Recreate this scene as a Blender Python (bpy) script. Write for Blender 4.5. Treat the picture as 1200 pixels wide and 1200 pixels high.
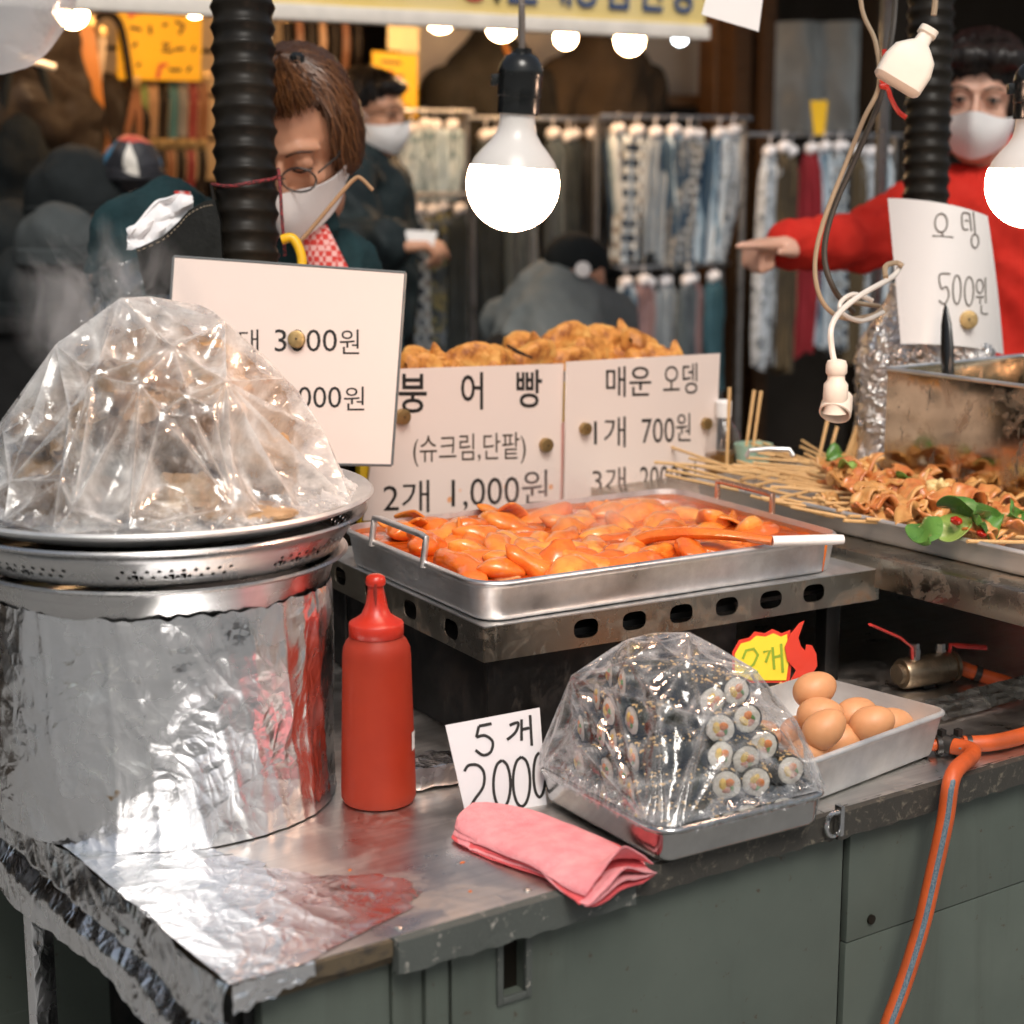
import bpy, bmesh, math, random
import numpy as np
from mathutils import Vector, Matrix, noise
random.seed(7)
V = Vector
for o in list(bpy.data.objects): bpy.data.objects.remove(o)
S = bpy.context.scene
COL = S.collection

# ---------------------------------------------------------------- camera, world, sun, exposure
FPX, CT = 2092.0, 0.80                       # focal length in 1200-px units, counter height (m)
PITCH, AZ = math.atan(420 / FPX), math.radians(54.895)
CAM = V((-0.666, -1.380, 1.540))
FH = V((math.cos(AZ), math.sin(AZ), 0)); UP = V((0, 0, 1))
FW = FH * math.cos(PITCH) - UP * math.sin(PITCH)
RT = FW.cross(UP).normalized(); CU = RT.cross(FW)
cd = bpy.data.cameras.new('camera'); cam = bpy.data.objects.new('camera', cd); COL.objects.link(cam)
cam.matrix_world = Matrix((RT, CU, -FW)).transposed().to_4x4(); cam.matrix_world.translation = CAM
cd.sensor_width = 36; cd.lens = FPX / 1200 * 36; cd.clip_start = 0.05; cd.clip_end = 400
cd.dof.use_dof = True; cd.dof.focus_distance = 2.22; cd.dof.aperture_fstop = 3.9; cd.dof.aperture_blades = 9
S.camera = cam
w = bpy.data.worlds.new('World'); S.world = w; w.use_nodes = True
nt = w.node_tree; nt.nodes.clear()
sky = nt.nodes.new('ShaderNodeTexSky'); sky.sky_type = 'NISHITA'; sky.sun_disc = False
SUN_EL, SUN_AZ = math.radians(52), math.radians(-112)     # direction towards the sun: behind the camera, a little to the right
sky.sun_elevation = SUN_EL; sky.sun_rotation = math.radians(90) - SUN_AZ
sky.air_density = 1.4; sky.dust_density = 4.0; sky.ozone_density = 1.0
hs = nt.nodes.new('ShaderNodeHueSaturation'); hs.inputs['Saturation'].default_value = 0.62
bg = nt.nodes.new('ShaderNodeBackground'); bg.inputs['Strength'].default_value = 0.062
wo = nt.nodes.new('ShaderNodeOutputWorld')
nt.links.new(sky.outputs[0], hs.inputs['Color']); nt.links.new(hs.outputs[0], bg.inputs['Color']); nt.links.new(bg.outputs[0], wo.inputs[0])
sl = bpy.data.lights.new('sun', 'SUN'); sl.energy = 1.45; sl.angle = math.radians(24); sl.color = (1, .95, .88)
so = bpy.data.objects.new('sun', sl); COL.objects.link(so)
sd = V((math.cos(SUN_EL) * math.cos(SUN_AZ), math.cos(SUN_EL) * math.sin(SUN_AZ), math.sin(SUN_EL)))
so.rotation_euler = (-sd).to_track_quat('-Z', 'Y').to_euler(); so.location = sd * 20
S.view_settings.view_transform = 'Standard'; S.view_settings.look = 'None'
S.view_settings.gamma = 1; S.view_settings.exposure = 0.55
S.cycles.max_bounces = 7; S.cycles.transparent_max_bounces = 16; S.cycles.transmission_bounces = 4; S.cycles.diffuse_bounces = 3; S.cycles.glossy_bounces = 4
S.cycles.use_adaptive_sampling = True; S.cycles.adaptive_threshold = 0.03; S.cycles.volume_step_rate = 4; S.cycles.volume_max_steps = 64
S.cycles.use_denoising = True; S.cycles.volume_bounces = 1
S.cycles.sample_clamp_indirect = 6

# ---------------------------------------------------------------- measuring helpers: photograph -> place
def ray(x, y): return FW + RT * ((x - 600) / FPX) - CU * ((y - 600) / FPX)
def onz(x, y, z):                                    # point of the horizontal plane z
    d = ray(x, y); return CAM + d * ((z - CAM.z) / d.z)
def onY(x, y, Y):                                    # point of the upright plane Y (parallel to the shop front)
    d = ray(x, y); return CAM + d * ((Y - CAM.y) / d.y)
def onX(x, y, X):
    d = ray(x, y); return CAM + d * ((X - CAM.x) / d.x)
def atd(x, y, dep): return CAM + ray(x, y) * dep     # point at a distance
def onpl(x, y, p0, n):
    d = ray(x, y); return CAM + d * ((p0 - CAM).dot(n) / d.dot(n))

# ---------------------------------------------------------------- mesh helpers
class MB:
    def __init__(s): s.v = []; s.f = []
    def add(s, vs, fs, M=None):
        b = len(s.v)
        s.v += [tuple(M @ V(p)) if M is not None else tuple(p) for p in vs]
        s.f += [tuple(b + i for i in f) for f in fs]; return s
    def box(s, x0, y0, z0, x1, y1, z1, M=None, bev=0.0):
        if bev <= 0:
            vs = [(x, y, z) for z in (z0, z1) for y in (y0, y1) for x in (x0, x1)]
            return s.add(vs, [(0, 2, 3, 1), (4, 5, 7, 6), (0, 1, 5, 4), (2, 6, 7, 3), (0, 4, 6, 2), (1, 3, 7, 5)], M)
        bm = bmesh.new(); bmesh.ops.create_cube(bm, size=1)
        for q in bm.verts: q.co = V((x0 + (q.co.x + .5) * (x1 - x0), y0 + (q.co.y + .5) * (y1 - y0), z0 + (q.co.z + .5) * (z1 - z0)))
        bmesh.ops.bevel(bm, geom=list(bm.edges), offset=bev, segments=2, affect='EDGES', profile=.6)
        s.addbm(bm, M); return s
    def addbm(s, bm, M=None):
        bm.verts.index_update(); s.add([v.co.copy() for v in bm.verts], [[v.index for v in f.verts] for f in bm.faces], M); bm.free(); return s
    def loft(s, loops, cap0=True, cap1=True, M=None, closed=True):
        n = len(loops[0]); vs = [p for l in loops for p in l]; fs = []
        for i in range(len(loops) - 1):
            for j in range(n if closed else n - 1):
                k = (j + 1) % n
                fs.append((i * n + j, i * n + k, (i + 1) * n + k, (i + 1) * n + j))
        if cap0: fs.append(tuple(range(n))[::-1])
        if cap1: fs.append(tuple((len(loops) - 1) * n + j for j in range(n)))
        return s.add(vs, fs, M)
    def tube(s, pts, r, seg=8, M=None, caps=True, flat=1.0, up=None):
        pts = [V(p) for p in pts]; n = len(pts)
        rr = list(r) if hasattr(r, '__len__') else [r] * n
        loops = []; u = None
        for i, p in enumerate(pts):
            t = (pts[min(i + 1, n - 1)] - pts[max(i - 1, 0)])
            t = t.normalized() if t.length > 1e-9 else V((0, 0, 1))
            if u is None:
                a = V(up) if up is not None else (V((0, 0, 1)) if abs(t.z) < .9 else V((1, 0, 0)))
                u = (a - t * a.dot(t)).normalized()
            else:
                u = (u - t * u.dot(t)); u = u.normalized() if u.length > 1e-6 else t.orthogonal().normalized()
            b = t.cross(u)
            loops.append([p + (u * math.cos(2 * math.pi * k / seg) * flat + b * math.sin(2 * math.pi * k / seg)) * rr[i] for k in range(seg)])
        return s.loft(loops, caps, caps, M)
    def lathe(s, prof, seg=32, M=None, caps=(True, True)):
        loops = [[(r * math.cos(2 * math.pi * k / seg), r * math.sin(2 * math.pi * k / seg), z) for k in range(seg)] for r, z in prof]
        return s.loft(loops, caps[0], caps[1], M)
    def grid(s, fn, nu, nv, cu=False, M=None):
        vs = [fn(i / (nu if cu else nu - 1), j / (nv - 1)) for j in range(nv) for i in range(nu)]
        fs = []
        for j in range(nv - 1):
            for i in range(nu if cu else nu - 1):
                k = (i + 1) % nu
                fs.append((j * nu + i, j * nu + k, (j + 1) * nu + k, (j + 1) * nu + i))
        return s.add(vs, fs, M)
    def ball(s, c, r, seg=16, rings=10, M=None, R=None):
        r = r if hasattr(r, '__len__') else (r, r, r); c = V(c)
        def q(t, z):
            p = V((r[0] * math.sin(t) * math.cos(z), r[1] * math.sin(t) * math.sin(z), r[2] * math.cos(t)))
            return c + (R @ p if R is not None else p)
        vs = [q(0, 0)] + [q(math.pi * i / rings, 2 * math.pi * k / seg) for i in range(1, rings) for k in range(seg)] + [q(math.pi, 0)]
        fs = [(0, 1 + k, 1 + (k + 1) % seg) for k in range(seg)]
        for i in range(rings - 2):
            for k in range(seg):
                a, b = 1 + i * seg + k, 1 + i * seg + (k + 1) % seg
                fs.append((a, a + seg, b + seg, b))
        L = 1 + (rings - 2) * seg; e = len(vs) - 1
        fs += [(L + k, e, L + (k + 1) % seg) for k in range(seg)]
        return s.add(vs, fs, M)
    def caps(s, pts, r, seg=12):                       # chain of capsules (for remeshing)
        pts = [V(p) for p in pts]; rr = list(r) if hasattr(r, '__len__') else [r] * len(pts)
        for i, p in enumerate(pts):
            s.ball(p, rr[i], seg, 8)
            if i: s.tube([pts[i - 1], p], [rr[i - 1], rr[i]], seg)
        return s
    def mesh(s, name='m'):
        me = bpy.data.meshes.new(name); me.from_pydata(s.v, [], s.f); me.update(); return me
    def build(s, name, mat, parent=None, smooth=True, world=False, angle=40):
        me = s.mesh(name); return put(name, me, mat, parent, smooth, world, angle)
def shade(me, angle):
    bm = bmesh.new(); bm.from_mesh(me)
    bmesh.ops.recalc_face_normals(bm, faces=bm.faces)
    a = math.radians(angle)
    for f in bm.faces: f.smooth = True
    for e in bm.edges:
        e.smooth = not (len(e.link_faces) == 2 and e.calc_face_angle(0) > a)
    bm.to_mesh(me); bm.free(); me.update()
def put(name, me, mat, parent=None, smooth=True, world=False, angle=40):
    if smooth: shade(me, angle)
    else:
        bm = bmesh.new(); bm.from_mesh(me); bmesh.ops.recalc_face_normals(bm, faces=bm.faces); bm.to_mesh(me); bm.free()
    if mat is not None: me.materials.append(M_[mat] if isinstance(mat, str) else mat)
    o = bpy.data.objects.new(name, me); COL.objects.link(o)
    if parent is not None:
        o.parent = parent
        if world: o.matrix_parent_inverse = parent.matrix_basis.inverted()
    return o
def tag(o, label=None, cat=None, group=None, kind=None):
    if label: o['label'] = label
    if cat: o['category'] = cat
    if group: o['group'] = group
    if kind: o['kind'] = kind
    return o
def thing(name, label, cat, loc=(0, 0, 0), rz=0.0, group=None, rot=None):
    o = bpy.data.objects.new(name, None); COL.objects.link(o); o.empty_display_size = .05
    o.matrix_basis = Matrix.Translation(V(loc)) @ (rot.to_4x4() if rot is not None else Matrix.Rotation(rz, 4, 'Z'))
    return tag(o, label, cat, group)
def dup(root, loc=None, rot=None, label=None, group=None, scale=None):
    r = root.copy(); COL.objects.link(r)
    for k in ('label', 'group'):
        val = label if k == 'label' else group
        if val: r[k] = val
    if loc is not None:
        R = rot if rot is not None else Matrix.Identity(3)
        m = Matrix.Translation(V(loc)) @ R.to_4x4()
        if scale: m = m @ Matrix.Diagonal((*((scale,) * 3 if not hasattr(scale, '__len__') else scale), 1))
        r.matrix_basis = m
    for ch in list(root.children):
        c = ch.copy(); COL.objects.link(c); c.parent = r
        for g in list(ch.children):
            d = g.copy(); COL.objects.link(d); d.parent = c
    return r
def evalmesh(me, mods):
    o = bpy.data.objects.new('tmp', me); COL.objects.link(o)
    for typ, kw in mods:
        m = o.modifiers.new('m', typ)
        for k, val in kw.items(): setattr(m, k, val)
    dg = bpy.context.evaluated_depsgraph_get()
    out = bpy.data.meshes.new_from_object(o.evaluated_get(dg)); bpy.data.objects.remove(o); out.materials.clear()
    return out
def remesh(mb, vox, sm=6, disp=None):
    me = evalmesh(mb.mesh(), [('REMESH', dict(mode='VOXEL', voxel_size=vox)), ('SMOOTH', dict(factor=.5, iterations=sm))])
    if disp:
        ns = [v.normal.copy() for v in me.vertices]
        for v, n in zip(me.vertices, ns): v.co = v.co + n * disp(v.co)
        me.update()
    return me
def flat2d(outer, holes=(), depth=.002):                # filled outline with real holes, lying in XY
    cu = bpy.data.curves.new('c', 'CURVE'); cu.dimensions = '2D'; cu.fill_mode = 'BOTH'; cu.extrude = depth / 2
    for l in [outer, *holes]:
        sp = cu.splines.new('POLY'); sp.points.add(len(l) - 1); sp.use_cyclic_u = True
        for p, c in zip(sp.points, l): p.co = (c[0], c[1], 0, 1)
    return evalmesh(cu, [])
def textmesh(txt, depth=.0, bold=0.0):
    cu = bpy.data.curves.new('t', 'FONT'); cu.body = txt; cu.size = 1; cu.extrude = depth; cu.offset = bold; cu.resolution_u = 3
    return evalmesh(cu, [])
def xform(me, M): me.transform(M); me.update(); return me
def rrect(L, W, r, n=6):                               # rounded rectangle, centred
    out = []
    for cx, cy, a0 in ((L / 2 - r, W / 2 - r, 0), (-L / 2 + r, W / 2 - r, 90), (-L / 2 + r, -W / 2 + r, 180), (L / 2 - r, -W / 2 + r, 270)):
        for k in range(n + 1):
            a = math.radians(a0 + 90 * k / n); out.append((cx + r * math.cos(a), cy + r * math.sin(a)))
    return out
def tray_mb(L, W, h, r, taper=.012, t=.0022, lip=.006, lipr=.004):
    mb = MB(); lv = []
    def lp(off, z): return [(x, y, z) for x, y in rrect(L - 2 * off, W - 2 * off, max(r - off, .004))]
    lv.append(lp(taper + r * .0 + .006, 0.0)); lv.append(lp(taper + .001, .003)); lv.append(lp(taper * .9, .008)); lv.append(lp(lip * .3 + .002, h - .008))
    lv.append(lp(lip * .2, h - .005))
    for k in range(7):
        a = math.pi * (1.0 - k / 6.0) - math.pi / 2 - math.pi * .0
        lv.append(lp(-lipr * math.sin(math.pi * k / 6) * 1.0 + (k / 6) * (lip * .3 + t), h - .004 + lipr - lipr * math.cos(math.pi * k / 6)))
    lv.append(lp(lip * .3 + .002 + t, h - .008)); lv.append(lp(taper * .9 + t, .010)); lv.append(lp(taper + .004 + t, .004)); lv.append(lp(taper + .012 + t, .0025))
    mb.loft(lv, True, True); return mb
def sm(a, b, x):
    x = max(0., min(1., (x - a) / (b - a))); return x * x * (3 - 2 * x)
def nz(x, y=0., z=0.): return noise.noise(V((x, y, z)))
def ridge(x, y=0., z=0.): return 1 - abs(noise.noise(V((x, y, z)))) * 2
def fbm(p, s, o=4): return noise.fractal(V(p) * s, 1.0, 2.0, o)
def crumple(p, s):                                    # faceted creases, as in foil
    d, _ = noise.voronoi(V(p) * s); return d[1] - d[0]

# ---------------------------------------------------------------- materials
M_ = {}
class NT:
    def __init__(s, name):
        m = bpy.data.materials.new(name); m.use_nodes = True; s.m = m; s.t = m.node_tree; s.t.nodes.clear(); M_[name] = m
        s.out = s.t.nodes.new('ShaderNodeOutputMaterial')
        s.tc = s.t.nodes.new('ShaderNodeTexCoord')
    def n(s, typ, **kw):
        q = s.t.nodes.new('ShaderNode' + typ)
        for k, val in kw.items():
            if k in q.inputs.keys(): s.set(q.inputs[k], val)
            else: setattr(q, k, val)
        return q
    def set(s, inp, val):
        if isinstance(val, bpy.types.NodeSocket): s.t.links.new(val, inp)
        elif isinstance(val, (tuple, list)) and len(val) == 3 and inp.type == 'RGBA': inp.default_value = (*val, 1)
        else: inp.default_value = val
    def l(s, a, b): s.t.links.new(a, b)
    def coord(s, scale=(1, 1, 1), rot=(0, 0, 0), src='Object'):
        mp = s.t.nodes.new('ShaderNodeMapping'); s.l(s.tc.outputs[src], mp.inputs['Vector'])
        mp.inputs['Scale'].default_value = scale if hasattr(scale, '__len__') else (scale,) * 3; mp.inputs['Rotation'].default_value = rot
        return mp.outputs[0]
    def noise(s, scale, detail=3, rough=.55, co=None, dist=0.0):
        q = s.t.nodes.new('ShaderNodeTexNoise'); q.inputs['Scale'].default_value = scale; q.inputs['Detail'].default_value = detail
        q.inputs['Roughness'].default_value = rough; q.inputs['Distortion'].default_value = dist
        s.l(co if co is not None else s.tc.outputs['Object'], q.inputs['Vector']); return q.outputs['Fac']
    def voro(s, scale, feature='F1', co=None, out='Distance', rnd=1.0):
        q = s.t.nodes.new('ShaderNodeTexVoronoi'); q.feature = feature; q.inputs['Scale'].default_value = scale
        q.inputs['Randomness'].default_value = rnd
        s.l(co if co is not None else s.tc.outputs['Object'], q.inputs['Vector']); return q.outputs[out]
    def ramp(s, fac, stops, interp='LINEAR'):
        q = s.t.nodes.new('ShaderNodeValToRGB'); s.l(fac, q.inputs[0]); e = q.color_ramp.elements; q.color_ramp.interpolation = interp
        while len(e) < len(stops): e.new(.5)
        for el, (p, c) in zip(e, stops):
            el.position = p; el.color = (*c, 1) if hasattr(c, '__len__') else (c, c, c, 1)
        return q.outputs[0]
    def mix(s, fac, a, b, mode='MIX'):
        q = s.t.nodes.new('ShaderNodeMix'); q.data_type = 'RGBA'; q.blend_type = mode
        s.set(q.inputs[0], fac); s.set(q.inputs[6], a); s.set(q.inputs[7], b); return q.outputs[2]
    def math(s, op, a, b=0.0, clamp=False):
        q = s.t.nodes.new('ShaderNodeMath'); q.operation = op; q.use_clamp = clamp
        s.set(q.inputs[0], a); s.set(q.inputs[1], b); return q.outputs[0]
    def bump(s, h, strength=.3, dist=.01, nrm=None):
        q = s.t.nodes.new('ShaderNodeBump'); q.inputs['Strength'].default_value = strength; q.inputs['Distance'].default_value = dist
        s.l(h, q.inputs['Height'])
        if nrm is not None: s.l(nrm, q.inputs['Normal'])
        return q.outputs[0]
    def bsdf(s, **kw):
        q = s.t.nodes.new('ShaderNodeBsdfPrincipled')
        for k, val in kw.items(): s.set(q.inputs[k.replace('_', ' ')], val)
        s.l(q.outputs[0], s.out.inputs['Surface']); return q
def pm(name, col, rough=.5, metal=0., var=.12, vs=12., bump=0., bs=60., col2=None, spread=.5, rvar=.12, stretch=None, bd=.004, **kw):
    t = NT(name); co = t.coord(stretch) if stretch else None
    n1 = t.noise(vs, 4, .6, co)
    c2 = col2 if col2 else tuple(c * (1 - var) for c in col); c1 = col if col2 else tuple(min(1, c * (1 + var)) for c in col)
    c = t.ramp(n1, [(max(0, .5 - spread / 2), c2), (min(1, .5 + spread / 2), c1)])
    n2 = t.noise(vs * 2.7, 3, .6, co)
    r = t.ramp(n2, [(.3, max(.02, rough - rvar)), (.7, min(1, rough + rvar))])
    k = dict(Base_Color=c, Roughness=r, Metallic=metal, **kw)
    if bump: k['Normal'] = t.bump(t.noise(bs, 4, .6, co), bump, bd)
    t.bsdf(**k); return t

# ---- material library
def steel(name, base, rough, stain=None, sfac=.5, sscale=6., scr=(3, 120, 120), metal=1., bump=.08, grime=0.0):
    t = NT(name); n = t.noise(1.0, 5, .6, t.coord(scr)); b = t.noise(5, 4, .6)
    c = t.mix(t.ramp(n, [(.35, 0.), (.65, 1.)]), tuple(x * .85 for x in base), base)
    r = t.ramp(t.noise(9, 5, .65), [(.3, rough * .7), (.7, min(1, rough * 1.5))])
    mt = metal
    if stain:
        f = t.math('MULTIPLY', t.ramp(t.noise(sscale, 6, .7, dist=.6), [(.52, 0.), (.72, 1.)]), sfac)
        c = t.mix(f, c, stain); r = t.mix(f, r, (.6, .6, .6)); mt = t.math('SUBTRACT', metal, t.math('MULTIPLY', f, .8))
    if grime:
        f2 = t.math('MULTIPLY', t.ramp(t.noise(40, 5, .75, t.coord((1, 1, .35))), [(.58, 0.), (.68, 1.)]), grime)
        c = t.mix(f2, c, (.03, .022, .015)); mt = t.math('SUBTRACT', mt, t.math('MULTIPLY', f2, .9), True)
    nr = t.bump(n, bump, .0006); nr = t.bump(b, .12, .004, nr)
    t.bsdf(Base_Color=c, Metallic=mt, Roughness=r, Normal=nr); return t
steel('steel_counter', (.72, .70, .67), .33, (.40, .20, .08), .35, 11., (4, 140, 4))
steel('steel_bowl', (.74, .73, .72), .24, (.35, .30, .24), .25, 12., (2, 2, 90))
steel('steel_pan', (.82, .83, .83), .38, (.34, .22, .14), .35, 7., (60, 4, 60))
steel('steel_old', (.40, .37, .31), .28, (.17, .08, .032), .95, 14., (30, 3, 30), grime=.95)
steel('steel_dark', (.045, .045, .045), .4, (.04, .025, .018), .7, 10., (30, 3, 30), grime=.6)
steel('steel_box', (.52, .44, .33), .12, (.24, .10, .03), .65, 12., (4, 30, 30), grime=.9)
steel('alu', (.70, .70, .69), .42, (.52, .46, .40), .22, 8., (40, 4, 40), metal=.75)
steel('chrome', (.7, .7, .7), .14)
steel('steel_mirror', (.62, .62, .61), .13, (.4, .36, .3), .2, 12., (30, 4, 30))
steel('valve_metal', (.30, .24, .17), .42, (.10, .05, .02), .8, 60., (30, 30, 30), grime=.6)
steel('screw_metal', (.55, .54, .52), .3)
def foil(name, base, rough, s1, s2, b1=.6, stain=False):
    t = NT(name); co = t.coord((1, 1, .75))
    warp = t.mix(.12, co, t.n('TexNoise', Vector=co, Scale=9.0).outputs['Color'], 'ADD')
    v1 = t.voro(s1, 'DISTANCE_TO_EDGE', warp); v2 = t.voro(s2, 'DISTANCE_TO_EDGE', warp)
    h = t.math('ADD', t.math('MULTIPLY', t.ramp(v1, [(0., 1.), (.12, .25), (.5, 0.)]), .7), t.math('MULTIPLY', t.ramp(v2, [(0., 1.), (.2, .2), (.6, 0.)]), .3))
    h = t.math('ADD', h, t.math('MULTIPLY', t.noise(14, 5, .7), 1.3))
    nr = t.bump(h, b1, .006)
    c = base
    if stain: c = t.mix(t.ramp(t.noise(22, 3, .5), [(.72, 0.), (.76, 1.)]), base, (.45, .28, .12))
    t.bsdf(Base_Color=c, Metallic=1., Roughness=t.ramp(t.noise(20, 3), [(.3, rough * .6), (.7, rough * 1.5)]), Normal=nr)
foil('foil', (.92, .92, .93), .24, 14., 46., .24, True)
foil('foil_top', (.90, .90, .91), .27, 15., 60., .22)
foil('foil_drape', (.90, .90, .91), .24, 18., 55., .32)
foil('foil_bubble', (.80, .77, .74), .34, 40., 110., .9)
def film(name, gl=.10, haze=.22, fog=.30, fs=9., tint=(.97, .97, .97), str_=(1, 1, 1), white=(.86, .87, .88), fstart=.5, streak=None, sa=.7, rough=.15):
    t = NT(name); lw = t.n('LayerWeight', Blend=.28)
    n = t.noise(fs, 5, .65, t.coord(str_), .8)
    nr = t.bump(t.noise(26, 4, .7), .28, .006); nr = t.bump(t.voro(24, 'DISTANCE_TO_EDGE'), .22, .006, nr)
    tr = t.n('BsdfTransparent', Color=tint); g = t.n('BsdfGlossy', Roughness=rough, Normal=nr, Color=(.95, .95, .95))
    d = t.n('BsdfDiffuse', Color=white); tl = t.n('BsdfTranslucent', Color=white)
    sc = t.n('MixShader', Fac=.5); t.l(d.outputs[0], sc.inputs[1]); t.l(tl.outputs[0], sc.inputs[2])
    f1 = t.math('ADD', t.math('MULTIPLY', lw.outputs['Facing'], .55), gl, True)
    m1 = t.n('MixShader', Fac=f1); t.l(tr.outputs[0], m1.inputs[1]); t.l(g.outputs[0], m1.inputs[2])
    f2 = t.math('ADD', t.math('MULTIPLY', t.ramp(n, [(fstart, 0.), (fstart + .25, 1.)]), fog), t.math('MULTIPLY', lw.outputs['Facing'], haze), True)
    if streak:                                         # folds whitened, their bright highlights painted in as white too
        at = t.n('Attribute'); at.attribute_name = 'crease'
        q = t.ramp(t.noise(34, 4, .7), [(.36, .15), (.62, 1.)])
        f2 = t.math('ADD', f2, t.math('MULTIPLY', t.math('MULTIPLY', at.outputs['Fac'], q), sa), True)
    m2 = t.n('MixShader', Fac=f2); t.l(m1.outputs[0], m2.inputs[1]); t.l(sc.outputs[0], m2.inputs[2])
    t.l(m2.outputs[0], t.out.inputs['Surface'])
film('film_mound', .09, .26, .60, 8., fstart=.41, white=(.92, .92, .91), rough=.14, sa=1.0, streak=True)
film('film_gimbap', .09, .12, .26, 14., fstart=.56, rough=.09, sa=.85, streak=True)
film('film_clear', .10, .2, .12, 8.)
film('film_bag', .08, .2, .55, 5., fstart=.25)
film('film_bottle', .05, .1, .05, 8.)
pm('asphalt', (.21, .21, .205), .75, var=.25, vs=30, bump=.4, bs=200)
pm('paving', (.14, .14, .14), .7, var=.25, vs=8, bump=.3, bs=120)
def paint():
    t = NT('green_paint'); n = t.noise(4, 5, .6)
    c = t.ramp(n, [(.3, (.074, .090, .075)), (.7, (.100, .118, .099))])
    run = t.math('MULTIPLY', t.ramp(t.noise(1.0, 5, .65, t.coord((9, 9, .7)), .6), [(.52, 0.), (.76, 1.)]), .6)
    c = t.mix(run, c, (.045, .048, .038))
    spot = t.ramp(t.noise(55, 4, .7), [(.66, 0.), (.71, 1.)]); c = t.mix(t.math('MULTIPLY', spot, .8), c, (.06, .036, .02))
    sc_ = t.ramp(t.noise(1.0, 3, .5, t.coord((3, 3, 130), (0, .35, 0))), [(.70, 0.), (.74, 1.)]); c = t.mix(t.math('MULTIPLY', sc_, .25), c, (.26, .27, .25))
    t.bsdf(Base_Color=c, Roughness=t.ramp(t.noise(7, 4), [(.3, .36), (.7, .62)]), Normal=t.bump(t.noise(3.5, 3), .35, .02))
paint()
def worn(name, a, b, lo=.50, hi=.56, sc=38., bump=.5):
    t = NT(name); n = t.noise(sc, 6, .72, dist=.4); n2 = t.noise(9, 3)
    f = t.ramp(n, [(lo, 0.), (hi, 1.)])
    t.bsdf(Base_Color=t.mix(f, t.mix(n2, a, tuple(x * .6 for x in a)), b), Roughness=.7, Normal=t.bump(n, bump, .003))
worn('trim_rust', (.05, .046, .038), (.16, .14, .105), .55, .68, 85.)
worn('trim_grey', (.095, .105, .095), (.36, .34, .30), .61, .66, 60.)
worn('trim_brown', (.13, .095, .055), (.05, .04, .03), .5, .6)
pm('red_plastic', (.37, .034, .010), .52, col2=(.27, .020, .007), vs=7, bump=.05, bs=18, Specular_IOR_Level=.3, Subsurface_Weight=.08)
pm('red_cap', (.46, .024, .010), .32, var=.06, vs=10)
pm('pink_cloth', (.86, .40, .41), .95, var=.1, vs=45, col2=(.76, .22, .25), bump=.9, bs=330, spread=.6, bd=.002)
pm('pink_edge', (.70, .10, .11), .95, var=.12, vs=30, bump=.6, bs=300)
def acryl(name, col, splat=None):
    t = NT(name); c = col
    if splat:
        v = t.voro(26, 'F1'); n = t.noise(4, 3)
        f = t.math('MULTIPLY', t.ramp(v, [(.10, 1.), (.16, 0.)]), t.ramp(n, [(.55, 0.), (.6, 1.)]))
        c = t.mix(f, col, splat)
    c = t.mix(t.math('MULTIPLY', t.noise(3, 4), .18), c, (.62, .50, .42))
    t.bsdf(Base_Color=c, Roughness=.32, Coat_Weight=.25, Coat_Roughness=.12)
acryl('sign_white', (.82, .70, .64)); acryl('sign_splat', (.82, .70, .64), (.80, .30, .06))
acryl('paper_white', (.82, .80, .78)); acryl('paper_grey', (.66, .67, .70))
pm('acrylic_edge', (.14, .15, .15), .2, var=.1)
pm('ink', (.012, .011, .010), .6, var=.1)
pm('ink_brown', (.05, .035, .022), .6, var=.1)
def sauce():
    t = NT('sauce'); n = t.noise(16, 4, .6); v = t.voro(55, 'SMOOTH_F1')
    c = t.ramp(n, [(.3, (.42, .05, .006)), (.7, (.64, .125, .012))])
    t.bsdf(Base_Color=c, Roughness=.10, Normal=t.bump(t.noise(45, 4, .6, dist=.5), .5, .006), Coat_Weight=.5, Coat_Roughness=.04, Subsurface_Weight=.1, Subsurface_Radius=(.01, .003, .001))
sauce()
def rice():
    t = NT('rice_cake'); oi = t.n('ObjectInfo'); n = t.noise(30, 4, .6); m = t.noise(9, 3, .6)
    base = t.ramp(oi.outputs['Random'], [(0., (.80, .17, .014)), (.5, (.90, .29, .040)), (1., (.94, .40, .075))])
    c = t.mix(t.ramp(n, [(.40, 0.), (.72, 1.)]), base, (.66, .105, .008)); c = t.mix(t.ramp(m, [(.58, 0.), (.75, .55)]), c, (.95, .52, .16))
    t.bsdf(Base_Color=c, Roughness=.34, Normal=t.bump(t.noise(60, 4), .35, .004), Coat_Weight=.8, Coat_Roughness=.08, Subsurface_Weight=.3, Subsurface_Radius=(.012, .004, .001))
rice()
pm('fish_sheet', (.86, .30, .04), .3, vs=30, col2=(.70, .15, .012), bump=.35, bs=90, Coat_Weight=.4, Coat_Roughness=.08)
pm('egg_white', (.88, .56, .28), .25, var=.08, vs=26, col2=(.84, .34, .07), Coat_Weight=.3, Subsurface_Weight=.2, Subsurface_Radius=(.01, .006, .003))
pm('egg_shell', (.66, .34, .165), .45, var=.06, vs=25, col2=(.60, .285, .125), bump=.05, bs=400, Subsurface_Weight=.1, Subsurface_Radius=(.006, .003, .002))
pm('sauce_coat', (.78, .23, .03), .2, vs=25, col2=(.60, .10, .012), bump=.3, bs=80, Coat_Weight=.4)
pm('stain_orange', (.52, .13, .03), .4, vs=26, col2=(.36, .17, .09), spread=.3, bump=.3)
pm('sauce_stain_dark', (.22, .018, .010), .4)
pm('white_plastic', (.90, .88, .86), .35, var=.05)
pm('cream_plastic', (.80, .72, .62), .4, var=.06)
pm('dull_white', (.72, .72, .71), .5, var=.05)
pm('black_plastic', (.012, .013, .013), .22, var=.2)
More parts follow.
